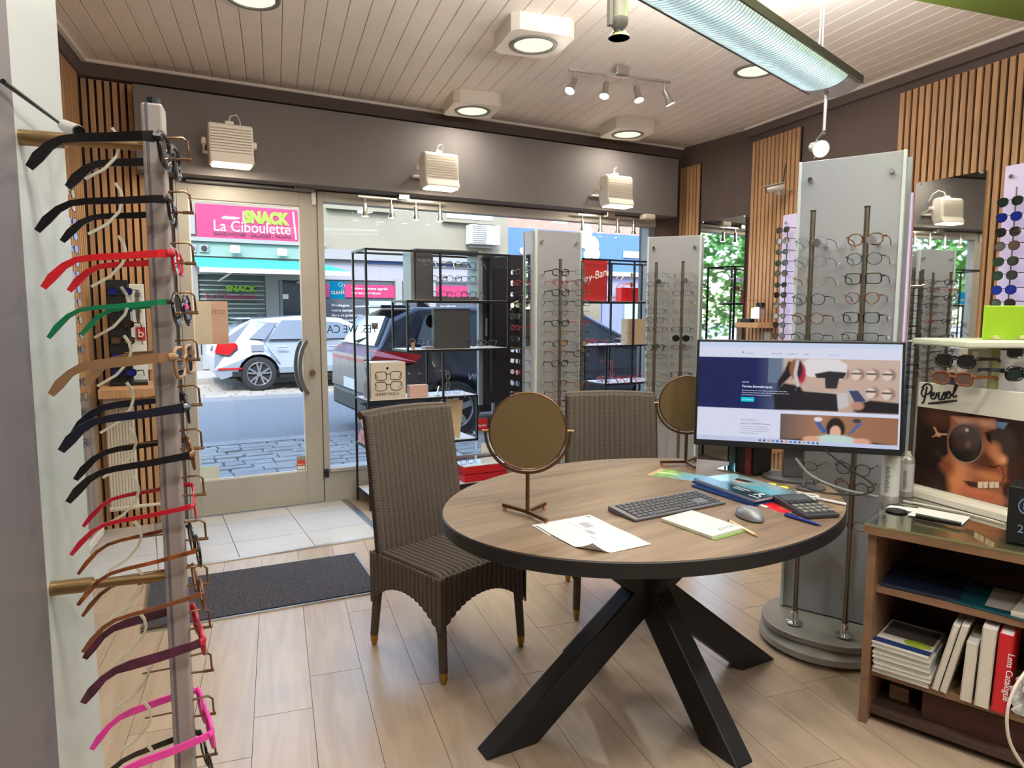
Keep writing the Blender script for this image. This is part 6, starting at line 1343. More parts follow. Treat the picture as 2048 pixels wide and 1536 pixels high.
pr = Paint(30, 46, (176, 170, 162)); pr.ell(.55, .62, .2, .17, (196, 164, 144), .3).ell(.55, .78, .24, .13, (44, 36, 34), .3).ell(.5, .2, .5, .3, (120, 108, 98), .4).line([(.4, .65), (.75, .65)], .02, (60, 50, 46))
pr.build('portrait_print', .178, zA-z4-.004, pm, t, frame_matrix(F(sA-.002, NFr+.199, z4+.002), -NF, DF, (0, 0, 1)))
o = tag(boxs(819, 771, 857, 797, NFr+.03, NFr+.09, 'rose_box', mat('rose_gold_card', srgb(214, 176, 164), .4), None, z4, .004), 'small rose coloured box on the lower window shelf', 'box')
s_ = FS(873, 785, NFr+.06)[0]; t = thing('silver_clip', 'small silver clip stand on the lower window shelf', 'stand'); fbar(s_-.02, z4, s_+.02, z4+.006, NFr+.04, NFr+.08, 'foot', m_steel, t); MB().bar(F(s_, NFr+.06, z4), F(s_+.02, NFr+.06, z4+.07), .02, .004).build('blade', m_steel, t)
s_ = FS(902, 775, NFr+.1)[0]
glasses(gat(s_, NFr+.08, z4+.024, 170), 'silver wire eyeglasses lying on the lower window shelf', 'glasses on the lower window shelf', 'oval', M_SIL, lm=m_lens, th=.003, L=.12); glasses(Matrix.Translation(F(s_-.01, NFr+.13, z4+.1)) @ Matrix.Rotation(RZF+.4, 4, 'Z') @ Matrix.Rotation(PI/2, 4, 'Y'), 'clear eyeglasses standing upright on the lower window shelf', 'glasses on the lower window shelf', 'panto', M_GLD, lm=m_lens, th=.003, L=.1)
# bottom shelves: portrait box, cardboard stand
z5 = .435+.0095
t = thing('portrait_box', 'box with a dark haired portrait in pink, left of the wicker chair', 'box'); sA = FS(741, 820, NFr+.05)[0]-.01; sB = FS(780, 820, NFr+.05)[0]; zA = FS(741, 812, NFr+.05)[1]
fbar(sA-.02, z5, sB, zA, NFr+.05, NFr+.24, 'body', mat('dark_blue_card', srgb(46, 54, 76), .6), t, .002)
pr = Paint(50, 80, (54, 66, 92)); pr.ell(.5, .72, .38, .26, (34, 22, 22), .2).ell(.55, .62, .24, .19, (226, 168, 140), .2).poly([(0, 0), (1, 0), (1, .25), (.6, .38), (.25, .36), (0, .2)], (224, 150, 150), .05).ell(.2, .58, .06, .07, (222, 160, 134), .3).line([(.35, .2), (.5, .1), (.7, .25)], .02, (150, 70, 80))
pr.build('portrait_print', sB-sA+.018, zA-z5-.004, pm, t, frame_matrix(F(sA-.019, NFr+.048, z5+.002), DF, NF, (0, 0, 1)))
pr.build('portrait_print', .188, zA-z5-.004, pm, t, frame_matrix(F(sA-.022, NFr+.239, z5+.002), -NF, DF, (0, 0, 1)))
t = thing('cardboard_stand', 'beige cardboard display back leaning on the bottom shelf', 'display card'); s_ = FS(905, 884, NFr+.06)[0]; m_card = mat('kraft_card', srgb(200, 176, 140), .7)
Mx = Matrix.Translation(F(s_, NFr+.08, z5+.008)) @ Matrix.Rotation(RZF-.35, 4, 'Z') @ Matrix.Rotation(-.12, 4, 'X') @ Matrix.Rotation(.10, 4, 'Y')
MB().box((0, 0, .14), (.125, .006, .28)).build('card', m_card, t, M=Mx); MB().box((0, -.012, .095), (.05, .004, .19)).build('strut', m_card, t, M=Mx); MB().box((0, -.016, .085), (.028, .004, .006)).build('slot', m_paper, t, M=Mx)
# red counter display on the lowest board
z6 = .10+.0095
t = thing('red_counter_display', 'red and silver sunglasses counter display low behind the table', 'display stand'); a = FS(929, 960, NFr+.02)[0]; b = a+.36; m_rb = mat('ray_red', srgb(200, 24, 32), .3)
fbar(a, z6, b, z6+.055, NFr+.02, NFr+.22, 'red_base', m_rb, t, .003); fbar(a-.002, z6+.06, b+.002, z6+.115, NFr+.018, NFr+.222, 'red_base', m_rb, t, .003); fbar(a, z6+.118, b, z6+.124, NFr+.02, NFr+.22, 'top_plate', m_wlet, t, 0)
for s in (a+.13, b-.03): fbar(s-.008, z6+.12, s+.008, z6+.36, NFr+.10, NFr+.12, 'upright', m_chrome, t, 0)
fbar(a+.122, z6+.35, b-.022, z6+.365, NFr+.10, NFr+.12, 'crossbar', m_chrome, t, 0)
for z in (.26, .15): fbar(a+.15, z6+z-.06, a+.29, z6+z+.02, NFr+.045, NFr+.05, 'white_card', m_wlet, t, 0); fbar(a, z6+z-.055, b, z6+z-.05, NFr+.04, NFr+.13, 'glass_shelf', MATS['shelf_glass'], t, 0)
fbar(a+.14, z6+.37, a+.23, z6+.46, NFr+.10, NFr+.115, 'red_sign', m_rb, t, .001); text('lettering', 'Ray-Ban', .026, m_wlet, t, frame_matrix(F(a+.145, NFr+.098, z6+.40), DF, (0, 0, 1), -NF), depth=.0004, shear=.3, sx=.85)
glasses(gat(a+.05, NFr+.075, z6+.147, 15), 'clear eyeglasses on the red counter display', None, 'square', M_SIL, lm=m_lens, L=.1)
# corner unit: red sunglasses boxes
z7 = 1.455+.0095
t = thing('red_display_box', 'large red box with white script lettering in the window', 'box'); sA, zA = FS(1160, 516, NFr+.06); sB = FS(1214, 600, NFr+.06)[0]
fbar(sA, z7, sB, zA, NFr+.06, NFr+.12, 'body', mat('brick_red_card', srgb(176, 34, 32), .5), t, .002); text('lettering', 'Ray-Ban', .088, m_wlet, t, frame_matrix(F(sA-.0, NFr+.058, z7+.13), DF+Vector((0, 0, .3)), Vector((0, 0, 1))-DF*.3, -NF), depth=.0004, shear=.35, sx=.95)
t = tag(boxs(1243, 575, 1276, 604, NFr+.05, NFr+.13, 'red_box', m_rb, None, z7), 'small bright red box on the corner window shelf', 'box')
glasses(gat(FS(1225, 590, NFr+.1)[0], NFr+.1, z7+.024, 30), 'clear eyeglasses between the two red boxes', 'glasses in the corner shelving', 'round', M_GLD, lm=m_lens, L=.11)
rk = thing('clear_sunglasses_rack', 'clear rack holding sunglasses at the top corner of the window', 'display stand'); s_ = FS(1275, 560, 4.70)[0]; fbar(s_-.004, z7, s_+.004, z7+.30, 4.75, 4.76, 'upright', glassmat('acrylic', (.9, .95, .95), .25), rk, 0); fbar(s_-.06, z7, s_+.06, z7+.006, 4.66, 4.8, 'foot', MATS['acrylic'], rk, 0)
for i, (y, f_, l_) in enumerate(((551, A_WHT, m_mirl), (570, A_ORG, m_sunb))): glasses(gat(s_-.05, 4.70, FS(1260, y, 4.7)[1], 35), ['white sunglasses on the clear corner rack', 'orange brown sunglasses on the clear corner rack'][i], 'glasses in the corner shelving', 'wayf', f_, lm=l_, rim=.003, th=.006, L=.12)
z8 = 1.10+.0095
for i, (x, lab, f_, shp, rot) in enumerate(((1172, 'black eyeglasses standing on the corner window shelf', A_BLK, 'round', 60), (1186, 'red eyeglasses on the corner window shelf', A_RED, 'panto', 200), (1222, 'clear eyeglasses in the middle of the corner window shelf', M_SIL, 'oval', 190), (1240, 'dark eyeglasses leaning against the tan carton', A_BLK, 'round', 150))):
    s = FS(x, 675, NFr+.1)[0]; glasses(gat(s, NFr+.09+.05*(i % 2), z8+.026+(.03 if i == 3 else 0), rot, 0 if i != 3 else 25), lab, 'glasses in the corner shelving', shp, f_, lm=m_lens, rim=.002, th=.0045, L=.12)
tag(boxs(1256, 638, 1288, 688, NFr+.03, NFr+.12, 'tan_carton', m_card, None, z8), 'plain tan carton on the corner window shelf', 'box')
z9 = .785+.0095
for i, (x, lab, f_, shp, rot) in enumerate(((1183, 'blue eyeglasses low in the corner shelving', A_BLU, 'oval', 170), (1198, 'orange eyeglasses low in the corner shelving', A_ORG, 'cat', 200), (1222, 'red eyeglasses lying low in the corner shelving', A_RED, 'round', 180), (1248, 'black and red eyeglasses at the right of the low corner shelf', A_CRM, 'panto', 170))):
    s = max(3.37, FS(x, 765, NFr+.1)[0]+.05*i); glasses(gat(s, NFr+.08+.06*(i % 2), z9+.025, rot), lab, 'glasses in the corner shelving', shp, f_, lm=m_lens, rim=.0024, th=.005, L=.12)
s_ = FS(1226, 750, NFr+.12)[0]; glasses(Matrix.Translation(F(s_, NFr+.14, z9+.10)) @ Matrix.Rotation(RZF+.3, 4, 'Z') @ Matrix.Rotation(PI/2, 4, 'Y'), 'red eyeglasses standing upright low in the corner shelving', 'glasses in the corner shelving', 'panto', A_RED, lm=m_lens, rim=.0026, th=.005, L=.1)

# ---- prints stuck on the glass
def sticker(name, label, cat, px0, py0, px1, py1, m, opac=None, n=NW-.001):
    a = FS(px0, py0, n); b = FS(px1, py1, n); t = thing(name, label, cat); fbar(a[0], b[1], b[0], a[1], n-.0006, n+.0002, 'sheet', m, t, 0); return t, a, b
t, a, b = sticker('door_poster', 'beige poster on the inside of the shop door glass', 'poster', 387, 602, 458, 688, mat('beige_poster', srgb(196, 160, 140), .7, vary=.1, scale=6), n=NW+.002)
fbar(a[0]+.004, b[1]+.004, a[0]+.105, a[1]-.004, NW+.0006, NW+.0014, 'pale_half', mat('pale_poster_half', srgb(200, 188, 168), .7, vary=.08, scale=9), t, 0)
text('lettering', 'SOFI', .042, mat('brown_ink', srgb(130, 96, 84), .7), t, frame_matrix(F(b[0]-.016, NW+.001, a[1]-.085), -DF, (0, 0, 1), NF), depth=.0003)
t, a, b = sticker('alarm_sticker', 'small orange alarm sticker low on the door glass', 'sticker', 593, 913, 613, 943, mat('grey_sticker', srgb(150, 150, 146), .6), n=NW+.002)
fbar(a[0]+.004, b[1]+.045, b[0]-.004, a[1]-.028, NW+.0005, NW+.0014, 'orange_band', mat('orange_red', srgb(206, 70, 44), .6), t, 0)
for k in range(3): fbar(a[0]+.006+k*.017, b[1]+.022, a[0]+.020+k*.017, b[1]+.043, NW+.0005, NW+.0014, 'pictogram', m_wlet, t, 0)
text('lettering', 'Alarme', .016, m_wlet, t, frame_matrix(F(a[0]+.006, NW+.0004, b[1]+.052), DF, (0, 0, 1), -NF), depth=.0003)
t, a, b = sticker('pale_sticker', 'pale sticker low at the left of the door glass', 'sticker', 404, 934, 440, 962, mat('pale_green_sticker', srgb(206, 214, 200), .6), n=NW+.002)
t, a, b = sticker('cyan_poster', 'cyan cleaning poster at the left of the shop window', 'poster', 658, 562, 690, 598, glassmat('cyan_film', (.05, .62, .8), .05, opac=.55, ocol=srgb(30, 190, 222)), n=NW+.009)
text('lettering', 'CLEAN', .030, m_wlet, t, frame_matrix(F(a[0]+.012, NW+.0075, b[1]+.035), DF, (0, 0, 1), -NF), depth=.0003, bold=.001)
for i, (u, v, r_) in enumerate(((.72, .82, .014), (.9, .75, .011), (.85, .5, .009))): MB().tube([F(a[0]+(b[0]-a[0])*u+r_*math.cos(2*PI*q/16), NW+.0072, b[1]+(a[1]-b[1])*v+r_*math.sin(2*PI*q/16)) for q in range(16)], .0016, 5, closed=True).build('bubble', m_wlet, t)
p = FS(755, 665, NW+.009); t = thing('window_lettering', 'mirrored black lettering stuck on the shop window', 'lettering'); text('letters', 'YES, WE CAN', .082, mat('sticker_ink', srgb(40, 46, 54), .6), t, frame_matrix(F(p[0], NW+.008, p[1]), -DF, (0, 0, 1), NF), depth=.0004, sx=.86)
t, a, b = sticker('brown_sticker', 'small brown square sticker beside the mirrored lettering', 'sticker', 743, 646, 756, 658, mat('brown_sticker', srgb(140, 116, 100), .6), n=NW+.009)
p = FS(985, 757, NW+.009); t = thing('window_lettering', 'pale blue hand lettering on the glass in front of the dark blue car', 'lettering'); text('letters', 'OOMN', .066, mat('pale_blue_letter', srgb(190, 204, 236), .6), t, frame_matrix(F(p[0], NW+.008, p[1]), -DF, (0, 0, 1), NF), depth=.0004, shear=.15)
# little things on the frame
s_, z_ = FS(1292, 434, 4.78); tag(fbar(s_-.06, 2.165, s_+.06, 2.208, 4.72, 4.80, 'junction_box', m_rad, None, .012), 'cream cable junction box under the header at the corner', 'junction box')
# ================================================================ floor stands with glasses
m_panelw = mat('white_display_panel', srgb(156, 158, 164), .4); m_rod = mat('satin_rod', srgb(128, 122, 110), .3, metal=.85); m_tab = glassmat('clear_tab', (.97, .98, .98), .1, opac=.12)
m_plat = mat('grey_platform', srgb(150, 148, 144), .45, metal=.2)
RS = random.Random(9)
KINDS = [('thin black', A_BLK, 'panto', .0011, .003, m_lens), ('black', A_BLK, 'square', .0018, .004, m_lens), ('grey metal', M_GUN, 'oval', .0009, .0024, m_lens), ('silver wire', M_SIL, 'round', .0008, .0022, m_lens), ('gold wire', M_GLD, 'panto', .0008, .0022, m_lens),
         ('tortoiseshell', A_TOR, 'panto', .0018, .0042, m_lens), ('thick black', A_BLK, 'wayf', .0026, .005, m_lens), ('red', A_CRM, 'oval', .0012, .003, m_lens), ('brown', A_BRN, 'round', .0015, .0036, m_lens), ('black metal', M_GUN, 'rect', .0011, .0026, m_lens)]
def stand(name, label, c, ang, W, zt, offs, rods, zp, base=True, double=True, lens_base=None):
    """c: floor point under the panel; ang: direction the front faces; returns (matrix, place) """
    n = Vector((math.cos(ang), math.sin(ang), 0)); u = Vector((-n.y, n.x, 0)); 
    if u.dot(RGT) < 0: u = -u
    t = thing(name, label, 'display stand', M=frame_matrix(Vector((c[0], c[1], 0)), u, -n, (0, 0, 1)))
    MB().box((0, .012, (zt+zp)/2), (W, .016, zt-zp)).build('panel', m_panelw, t, bevel=.003)
    for sg in (-1, 1): MB().box((sg*(W/2-.004), .008, (zt+zp)/2), (.012, .03, zt-zp)).build('panel_edge', mat('acrylic_edge', srgb(206, 216, 216), .2, spec=.8), t, bevel=.002)
    if double:
        MB().box((0, .16, (zt+zp)/2), (W, .012, zt-zp)).build('rear_panel', m_panelw, t, bevel=.002)
    for sg in (-1, 1): MB().cyl((sg*W*.38, .01, zt-.075), (sg*W*.38, -.016, zt-.075), .011, .009, 14).build('panel_bolt', m_chrome, t, smooth=True)
    for x, zr in rods:
        MB().cyl((x, -offs, zp-.005), (x, -offs, zr), .0105, n=14).build('rod', m_rod, t, smooth=True); MB().cyl((x, -offs, zr), (x, -offs, zr+.006), .011, n=14).build('rod_cap', m_black, t)
        MB().lathe([(.032, zp), (.032, zp+.006), (.016, zp+.012), (.015, zp+.05), (.0105, zp+.052)], 18, (x, -offs, 0)).build('rod_flange', m_chrome, t, smooth=True)
        for zz in (zr-.12, zr-.55): 
            MB().cyl((x+.02, -offs, zz), (x+.02, .004, zz), .007, n=10).build('standoff', m_chrome, t, smooth=True); MB().cyl((x+.02, -offs-.012, zz), (x+.02, -offs+.005, zz), .016, n=16).build('standoff_knob', m_chrome, t, smooth=True)
    if base:
        oc = -.02; pts = [(math.copysign(abs(math.cos(q))**.8, math.cos(q))*W*.66, oc+math.sin(q)*.24) for q in [2*PI*i/48 for i in range(48)]]
        MB().prism(pts, .025, (0, 0, zp-.03), (1, 0, 0), (0, 1, 0)).build('platform', m_plat, t, bevel=.004)
        MB().lathe([(0, 0), (.24, 0), (.265, .018), (.262, .04), (.23, zp-.032), (0, zp-.031)], 40, (0, oc, 0)).build('foot', mat('grey_foot', srgb(168, 166, 162), .4, metal=.2), t, smooth=True)
        MB().box((0, .02, zp+.02), (W, .03, .04)).build('panel_socket', m_plat, t)
    def place(x, z, kind, lab, group, yaw=0, L=None):
        nm, fm, shp, rim, th, lm = kind; rim *= 1.35; th *= 1.2
        M = t.matrix_basis @ Matrix.Translation((x, -offs-.006, z)) @ Matrix.Rotation(math.radians(yaw), 4, 'Z')
        for sg in (-1, 1): MB().box((x+sg*.075, -.012, z-.008), (.010, .024, .016)).build('clear_tab', m_tab, t, bevel=.004)
        return glasses(M, ('%s %s, %s' % (nm, 'sunglasses' if lm is m_sun else 'eyeglasses', lab)), group, shp, fm, lm=lm, rim=rim, th=th, L=L or offs-.002, drop=.6)
    return t, place, u, n
def zrow(t, x, offs, py):
    p = t.matrix_basis @ Vector((x, -offs, 0)); return zat(p.x, p.y, py)
# nearest stand, right of the table
c = Vector((2.165, 2.21, 0)); n_ang = math.atan2(-.56, -.83)
t, place, u, n = stand('eyewear_floor_stand', 'tall white revolving eyewear stand right behind the monitor', c, n_ang, .385, 1.985, .15, ((-.095, 1.76), (.095, 1.76)), .10)
Lk = [3, 3, 4, 0, 8, 2]; Rk = [5, 0, 1, 8, 1, 9]
for i in range(6):
    place(-.095, zrow(t, -.095, .15, 486+37.6*i), KINDS[Lk[i]], 'left column of the big stand behind the monitor, %s' % nth(i), 'glasses on the big stand', 0)
    place(.095, zrow(t, .095, .15, 479+39*i), KINDS[Rk[i]], 'right column of the big stand behind the monitor, %s' % nth(i), 'glasses on the big stand', 0)
low = [(938, 0), (975, 8), (1050, 2)]
for i, (y, k) in enumerate(low): place(.095, zrow(t, .095, .15, y), KINDS[k], 'right column of the big stand below the monitor, %s' % ('upper', 'middle', 'lowest')[i], 'glasses on the big stand')
place(-.095, zrow(t, -.095, .15, 930), KINDS[2], 'left column of the big stand, seen beside the monitor neck', 'glasses on the big stand')
# central tower
dt = 4.75; p = AT(1116, 700, dt); facing = (CAM-p); base_ang = math.atan2(facing.y, facing.x)
t, place, u, n = stand('eyewear_floor_stand', 'tall white eyewear tower in the middle, left of the corner shelving', Vector((p.x, p.y, 0)), base_ang+math.radians(34), .37, zat(p.x, p.y, 462), .10, ((-.055, zat(p.x, p.y, 523)), (.125, zat(p.x, p.y, 525))), .10)
MB().box((-.192, .07, (zat(p.x, p.y, 464)+.10)/2), (.012, .10, zat(p.x, p.y, 464)-.10)).build('side_panel', m_panelw, t, bevel=.003)
MB().box((-.200, .07, 1.45), (.004, .055, .62)).build('mirror_strip', m_mirror, t)
for i in range(15):
    y = 545+20.2*i
    place(-.055, zrow(t, -.055, .10, y), KINDS[(i*7+i//3) % 10 if i not in (0, 2, 5) else 6], 'left column of the middle white tower, %s' % nth(i), 'glasses on the middle tower', RS.uniform(-4, 4), L=.10)
    if i < 13: place(.125, zrow(t, .125, .10, y), KINDS[(i*3+2) % 10], 'right column of the middle white tower, %s' % nth(i), 'glasses on the middle tower', RS.uniform(-4, 4), L=.10)
for i in range(12):
    z = zat(p.x, p.y, 545+22*i); M = t.matrix_basis @ Matrix.Translation((-.285, .10, z)) @ Matrix.Rotation(-PI/2, 4, 'Z')
    glasses(M, 'glasses on the hidden left side of the middle white tower, %s' % nth(i), 'glasses on the far side of the tower', ('oval', 'cat', 'rect')[i % 3], (A_GRY, A_CRM, A_BLK, M_GLD)[i % 4], lm=m_lensb, rim=.0015, th=.003, L=.08)
# stand by the corner
d2 = 4.72; p = AT(1343, 700, d2); facing = CAM-p; base_ang = math.atan2(facing.y, facing.x)
t, place, u, n = stand('eyewear_floor_stand', 'white eyewear stand in the corner beside the first wall mirror', Vector((p.x, p.y, 0)), base_ang-math.radians(9), .355, zat(p.x, p.y, 472), .09, ((-.10, zat(p.x, p.y, 528)), (.075, zat(p.x, p.y, 527))), .10)
for i in range(17):
    y = 550+18.1*i
    place(-.10, zrow(t, -.10, .09, y), KINDS[(3, 2, 4, 3, 9, 0, 8, 4, 6, 2, 3, 4, 2, 3, 6, 3, 2)[i]], 'left column of the corner stand, %s' % (nth(i) if i < 16 else 'lowest'), 'glasses on the corner stand', RS.uniform(-4, 4), L=.09)
    if i < 13: place(.075, zrow(t, .075, .09, y), KINDS[(4, 3, 2, 4, 3, 4, 9, 0, 2, 3, 4, 1, 2)[i]] if i != 7 else ('dark lensed', M_GUN, 'round', .001, .0024, m_sun), 'right column of the corner stand, %s' % nth(i), 'glasses on the corner stand', RS.uniform(-4, 4), L=.09)
# ================================================================ right wall: mirrors, lit sunglasses panels, shelf
def wallpanel(name, label, cat, xa, xb, yt, yb_, m, thick=.01, nB=nB, cB=cB):
    a = PLN(xa, yt, nB, cB+.03); b = PLN(xb, yt, nB, cB+.03); zt = PLN((xa+xb)/2, yt, nB, cB+.03).z
    L_ = Vector((b.x-a.x, b.y-a.y, 0)).length; d = Vector((b.x-a.x, b.y-a.y, 0)).normalized()
    t = thing(name, label, cat, M=frame_matrix(Vector((a.x, a.y, 0)), d, -nB, (0, 0, 1))); z0 = zat(a.x, a.y, yb_)
    MB().box((L_/2, 0, (zt+z0)/2), (L_, thick, zt-z0)).build('panel', m, t); return t, L_, z0, zt
t, L_, z0, zt = wallpanel('wall_mirror', 'tall frameless mirror on the brown wall near the corner', 'mirror', 1403, 1492, 437, 905, m_mirror, nB=nA, cB=cA)
for x in (.02, L_-.02): MB().box((x, -.006, zt-.004), (.012, .012, .016)).build('clip', m_chrome, t)
t, L_, z0, zt = wallpanel('wall_mirror', 'square topped mirror on the slats right of the big stand', 'mirror', 1834, 1974, 354, 1000, m_mirror)
for x in (.03, L_-.03): MB().box((x, -.006, zt-.004), (.012, .012, .016)).build('clip', m_chrome, t)
m_lit = mat('backlit_lilac_panel', srgb(206, 196, 222), .4, emit=srgb(196, 180, 226), estr=.22)
def sunpanel(name, label, xa, xb, yt, yb_, cols, rows, lab, shp, lenses, zadj=0):
    t, L_, z0, zt = wallpanel(name, label, 'display stand', xa, xb, yt, yb_, m_lit, .012)
    for x in (.04, L_-.04): MB().cyl((x, -.004, zt-.06), (x, -.02, zt-.06), .012, n=14).build('panel_bolt', m_chrome, t, smooth=True)
    k = 0
    for ci, cx in enumerate(cols):
        MB().cyl((cx*L_, -.03, z0+.02), (cx*L_, -.03, zt-.12), .004, n=8).build('rod', m_rod, t)
        for r_, py in enumerate(rows):
            q = t.matrix_basis @ Vector((cx*L_, -.08, 0)); z = zat(q.x, q.y, py); k += 1
            glasses(t.matrix_basis @ Matrix.Translation((cx*L_, -.075, z)), lab(ci, r_), 'sunglasses on the right wall panels', shp[(r_+ci) % len(shp)], A_BLK if (r_+ci) % 3 else M_GUN, lm=lenses[(r_*2+ci) % len(lenses)], rim=.0016, th=.004, L=.07, drop=.4)
    return t
sunpanel('sunglasses_wall_panel', 'lilac lit wall panel of sunglasses behind the big stand', 1569, 1826, 408, 690, (.07, .86), [460, 482, 504, 526, 547, 570, 590, 610, 632, 650, 672], lambda c, r: 'dark sunglasses on the lilac panel behind the big stand, %s column, %s' % (('left', 'right')[c], nth(r)), ('wayf', 'aviator', 'cat'), (m_sun, m_sun, m_sunb))
sunpanel('sunglasses_wall_panel', 'lilac lit wall panel of aviator sunglasses at the right edge', 2014, 2170, 318, 640, (.22,), [403, 434, 464, 492, 523, 551, 580, 607], lambda c, r: 'aviator sunglasses at the right edge of the picture, %s' % nth(r), ('aviator', 'aviator'), (m_sung, m_sunb, m_blul, m_sung, m_sun))
# small oak wall shelf with acrylic stand and box
a = PLN(1478, 648, nB, cB+.0); q = onB(1553, 650); 
sh_c = onB(1530, 650); d = PCd
t = tag(MB().box((0, 0, 0), (.26, .16, .04)).build('wall_shelf', m_slat, M=frame_matrix(sh_c+nB*.10+Vector((0, 0, .0)), d, -nB, (0, 0, 1)), bevel=.003), 'small oak shelf on the slats beside the first wall mirror', 'shelf')
Ms = frame_matrix(sh_c+nB*.10+Vector((0, 0, .02)), d, -nB, (0, 0, 1))
t = thing('wire_stand', 'small copper wire and glass stand on the oak shelf', 'display stand', M=Ms); m_cop = mat('copper_wire', srgb(176, 92, 48), .3, metal=.8)
for a_, b_ in (((-.11, 0), (-.11, .17)), ((.11, 0), (.11, .17)), ((-.11, .17), (.11, .17)), ((.02, 0), (.02, .17))): MB().bar((a_[0], 0, a_[1]), (b_[0], 0, b_[1]), .005).build('wire', m_cop, t)
MB().box((.05, -.02, .075), (.09, .05, .09)).build('glass_cube', MATS['acrylic'], t); MB().box((.03, .02, .13), (.07, .03, .05)).build('dark_case', m_black, t, bevel=.004)
tag(MB().box((-.05, -.03, .016), (.11, .05, .03)).build('black_box', m_black, M=Ms, bevel=.003), 'little black box with printed text on the oak shelf', 'box')
pp = onB(1537, 672); tag(MB().box(pp+nB*.008, (.02, .07, .07)).build('light_switch', m_rad, bevel=.004), 'cream switch on the slats under the small oak shelf', 'switch')
# low oak ledge along the right wall
t = struct(MB().bar(PB+PCd*-.3+nB*.10+Vector((0, 0, .36)), PB+PCd*.55+nB*.10+Vector((0, 0, .36)), .18, .10).build('trim_15', m_slat), 'oak ledge under the first wall mirror', 'trim')

# ================================================================ cabinet at the right
P0 = Vector((1.821, 1.704, 0)); uc = Vector((.485, -.875, 0)).normalized(); vc = Vector((.875, .485, 0)).normalized()
MC = frame_matrix(P0, uc, vc, (0, 0, 1)); CWd, CDp, CH = 1.0, .46, .685
m_cab = wood('brown_cabinet', srgb(112, 84, 62), srgb(142, 108, 80), rough=.5, scale=(2, 10, 10), bump=.08, rnd=.05); m_cabd = mat('dark_cabinet_inside', srgb(70, 50, 40), .7)
cb_ = thing('low_cabinet', 'brown open cabinet with glass top at the right edge', 'cabinet', M=MC)
MB().box((.0125, CDp/2, CH/2), (.025, CDp, CH)).build('side_panel', m_cab, cb_); MB().box((CWd-.0125, CDp/2, CH/2), (.025, CDp, CH)).build('side_panel', m_cab, cb_)
MB().box((CWd/2, CDp/2-.01, CH-.014), (CWd+.02, CDp+.03, .028)).build('top', m_cab, cb_); MB().box((CWd/2, CDp-.006, CH/2), (CWd, .012, CH)).build('back_panel', m_cabd, cb_)
MB().box((CWd/2, CDp/2-.01, CH+.004), (CWd+.03, CDp+.04, .008)).build('glass_top', glassmat('green_edge_glass', (.80, .93, .88), .10), cb_)
z1 = zat(P0.x, P0.y, 1172); z2_ = zat(P0.x, P0.y, 1338)
for z in (z1, z2_, .05): MB().box((CWd/2, CDp/2+.01, z-.011), (CWd-.05, CDp-.04, .022)).build('shelf', m_cabd if z < .1 else m_cab, cb_)
def cbx(x, y, z, dx, dy, dz, name, m, parent=None, label=None, cat=None, rz=0, ry=0, bevel=.0015, group=None):
    M = MC @ Matrix.Translation((x, y, z)) @ Matrix.Rotation(rz, 4, 'Z') @ Matrix.Rotation(ry, 4, 'Y')
    o = MB().box((0, 0, dz/2), (dx, dy, dz)).build(name, m, parent, M=M if parent is None else MC.inverted() @ M, bevel=bevel)
    if label: tag(o, label, cat, group)
    return o
ivory = mat('ivory_cover', srgb(214, 208, 194), .5)
def book(x, y, z, dx, dy, dz, label, m, rz=0, ry=0, group='books on the cabinet shelf', cat='book', spine=None, stext_=None):
    """stands or lies; cover with a page block slightly inset at the back"""
    M = MC @ Matrix.Translation((x, y, z)) @ Matrix.Rotation(rz, 4, 'Z') @ Matrix.Rotation(ry, 4, 'Y')
    t = thing('book' if cat == 'book' else cat, label, cat, group=group, M=M)
    if dz > dx:
        MB().box((-dx/2+.0015, 0, dz/2), (.003, dy, dz)).build('cover', m, t); MB().box((dx/2-.0015, 0, dz/2), (.003, dy, dz)).build('cover', m, t); MB().box((0, -dy/2+.0015, dz/2), (dx, .003, dz)).build('spine', m, t, bevel=.001); MB().box((0, .004, dz/2), (dx-.006, dy-.008, dz-.006)).build('pages', m_paper, t)
        if stext_: text('lettering', stext_, .024, m_wlet, t, Matrix.Translation((.008, -dy/2-.0005, dz*.78)) @ Matrix.Rotation(PI/2, 4, 'X') @ Matrix.Rotation(-PI/2, 4, 'Z') @ Matrix.Translation((0, 0, 0)), depth=.0004)
    else:
        MB().box((0, 0, .0012), (dx, dy, .0024)).build('cover', m, t); MB().box((0, 0, dz-.0012), (dx, dy, .0024)).build('cover', m, t); MB().box((0, .002, dz/2), (dx-.004, dy-.004, dz-.005)).build('pages', m_paper, t)
    return t
# pile of booklets
zz = z2_+.001; hts = [.018, .016, .016, .018, .014, .016]
for i, h in enumerate(hts):
    book(.113+.003*math.sin(i*2), .125+.003*math.cos(i*3), zz, .165, .235, h, 'white booklet in the cabinet pile, %s' % ('bottom one', 'second from the bottom', 'third from the bottom', 'third from the top', 'second from the top', 'top one with a blue stripe')[i], ivory, rz=.03*math.sin(i), group='booklets piled in the cabinet'); zz += h+.0008
top = [o for o in bpy.data.objects if o.name.startswith('book') and o.get('label', '').startswith('white booklet in the cabinet pile, top')][0]
MB().box((0, -.085, .0165), (.165, .035, .0008)).build('blue_stripe', mat('navy_print', srgb(30, 52, 100), .5), top); MB().prism([(.04*math.cos(2*PI*i/20), .025*math.sin(2*PI*i/20)) for i in range(20)], .0008, (.035, -.04, .0162), (1, 0, 0), (0, 1, 0)).build('green_oval', mat('olive_print', srgb(150, 170, 50), .5), top); MB().box((0, .04, .0165), (.15, .12, .0008)).build('photo_print', mat('grey_photo', srgb(86, 80, 76), .5), top)
bh = .26
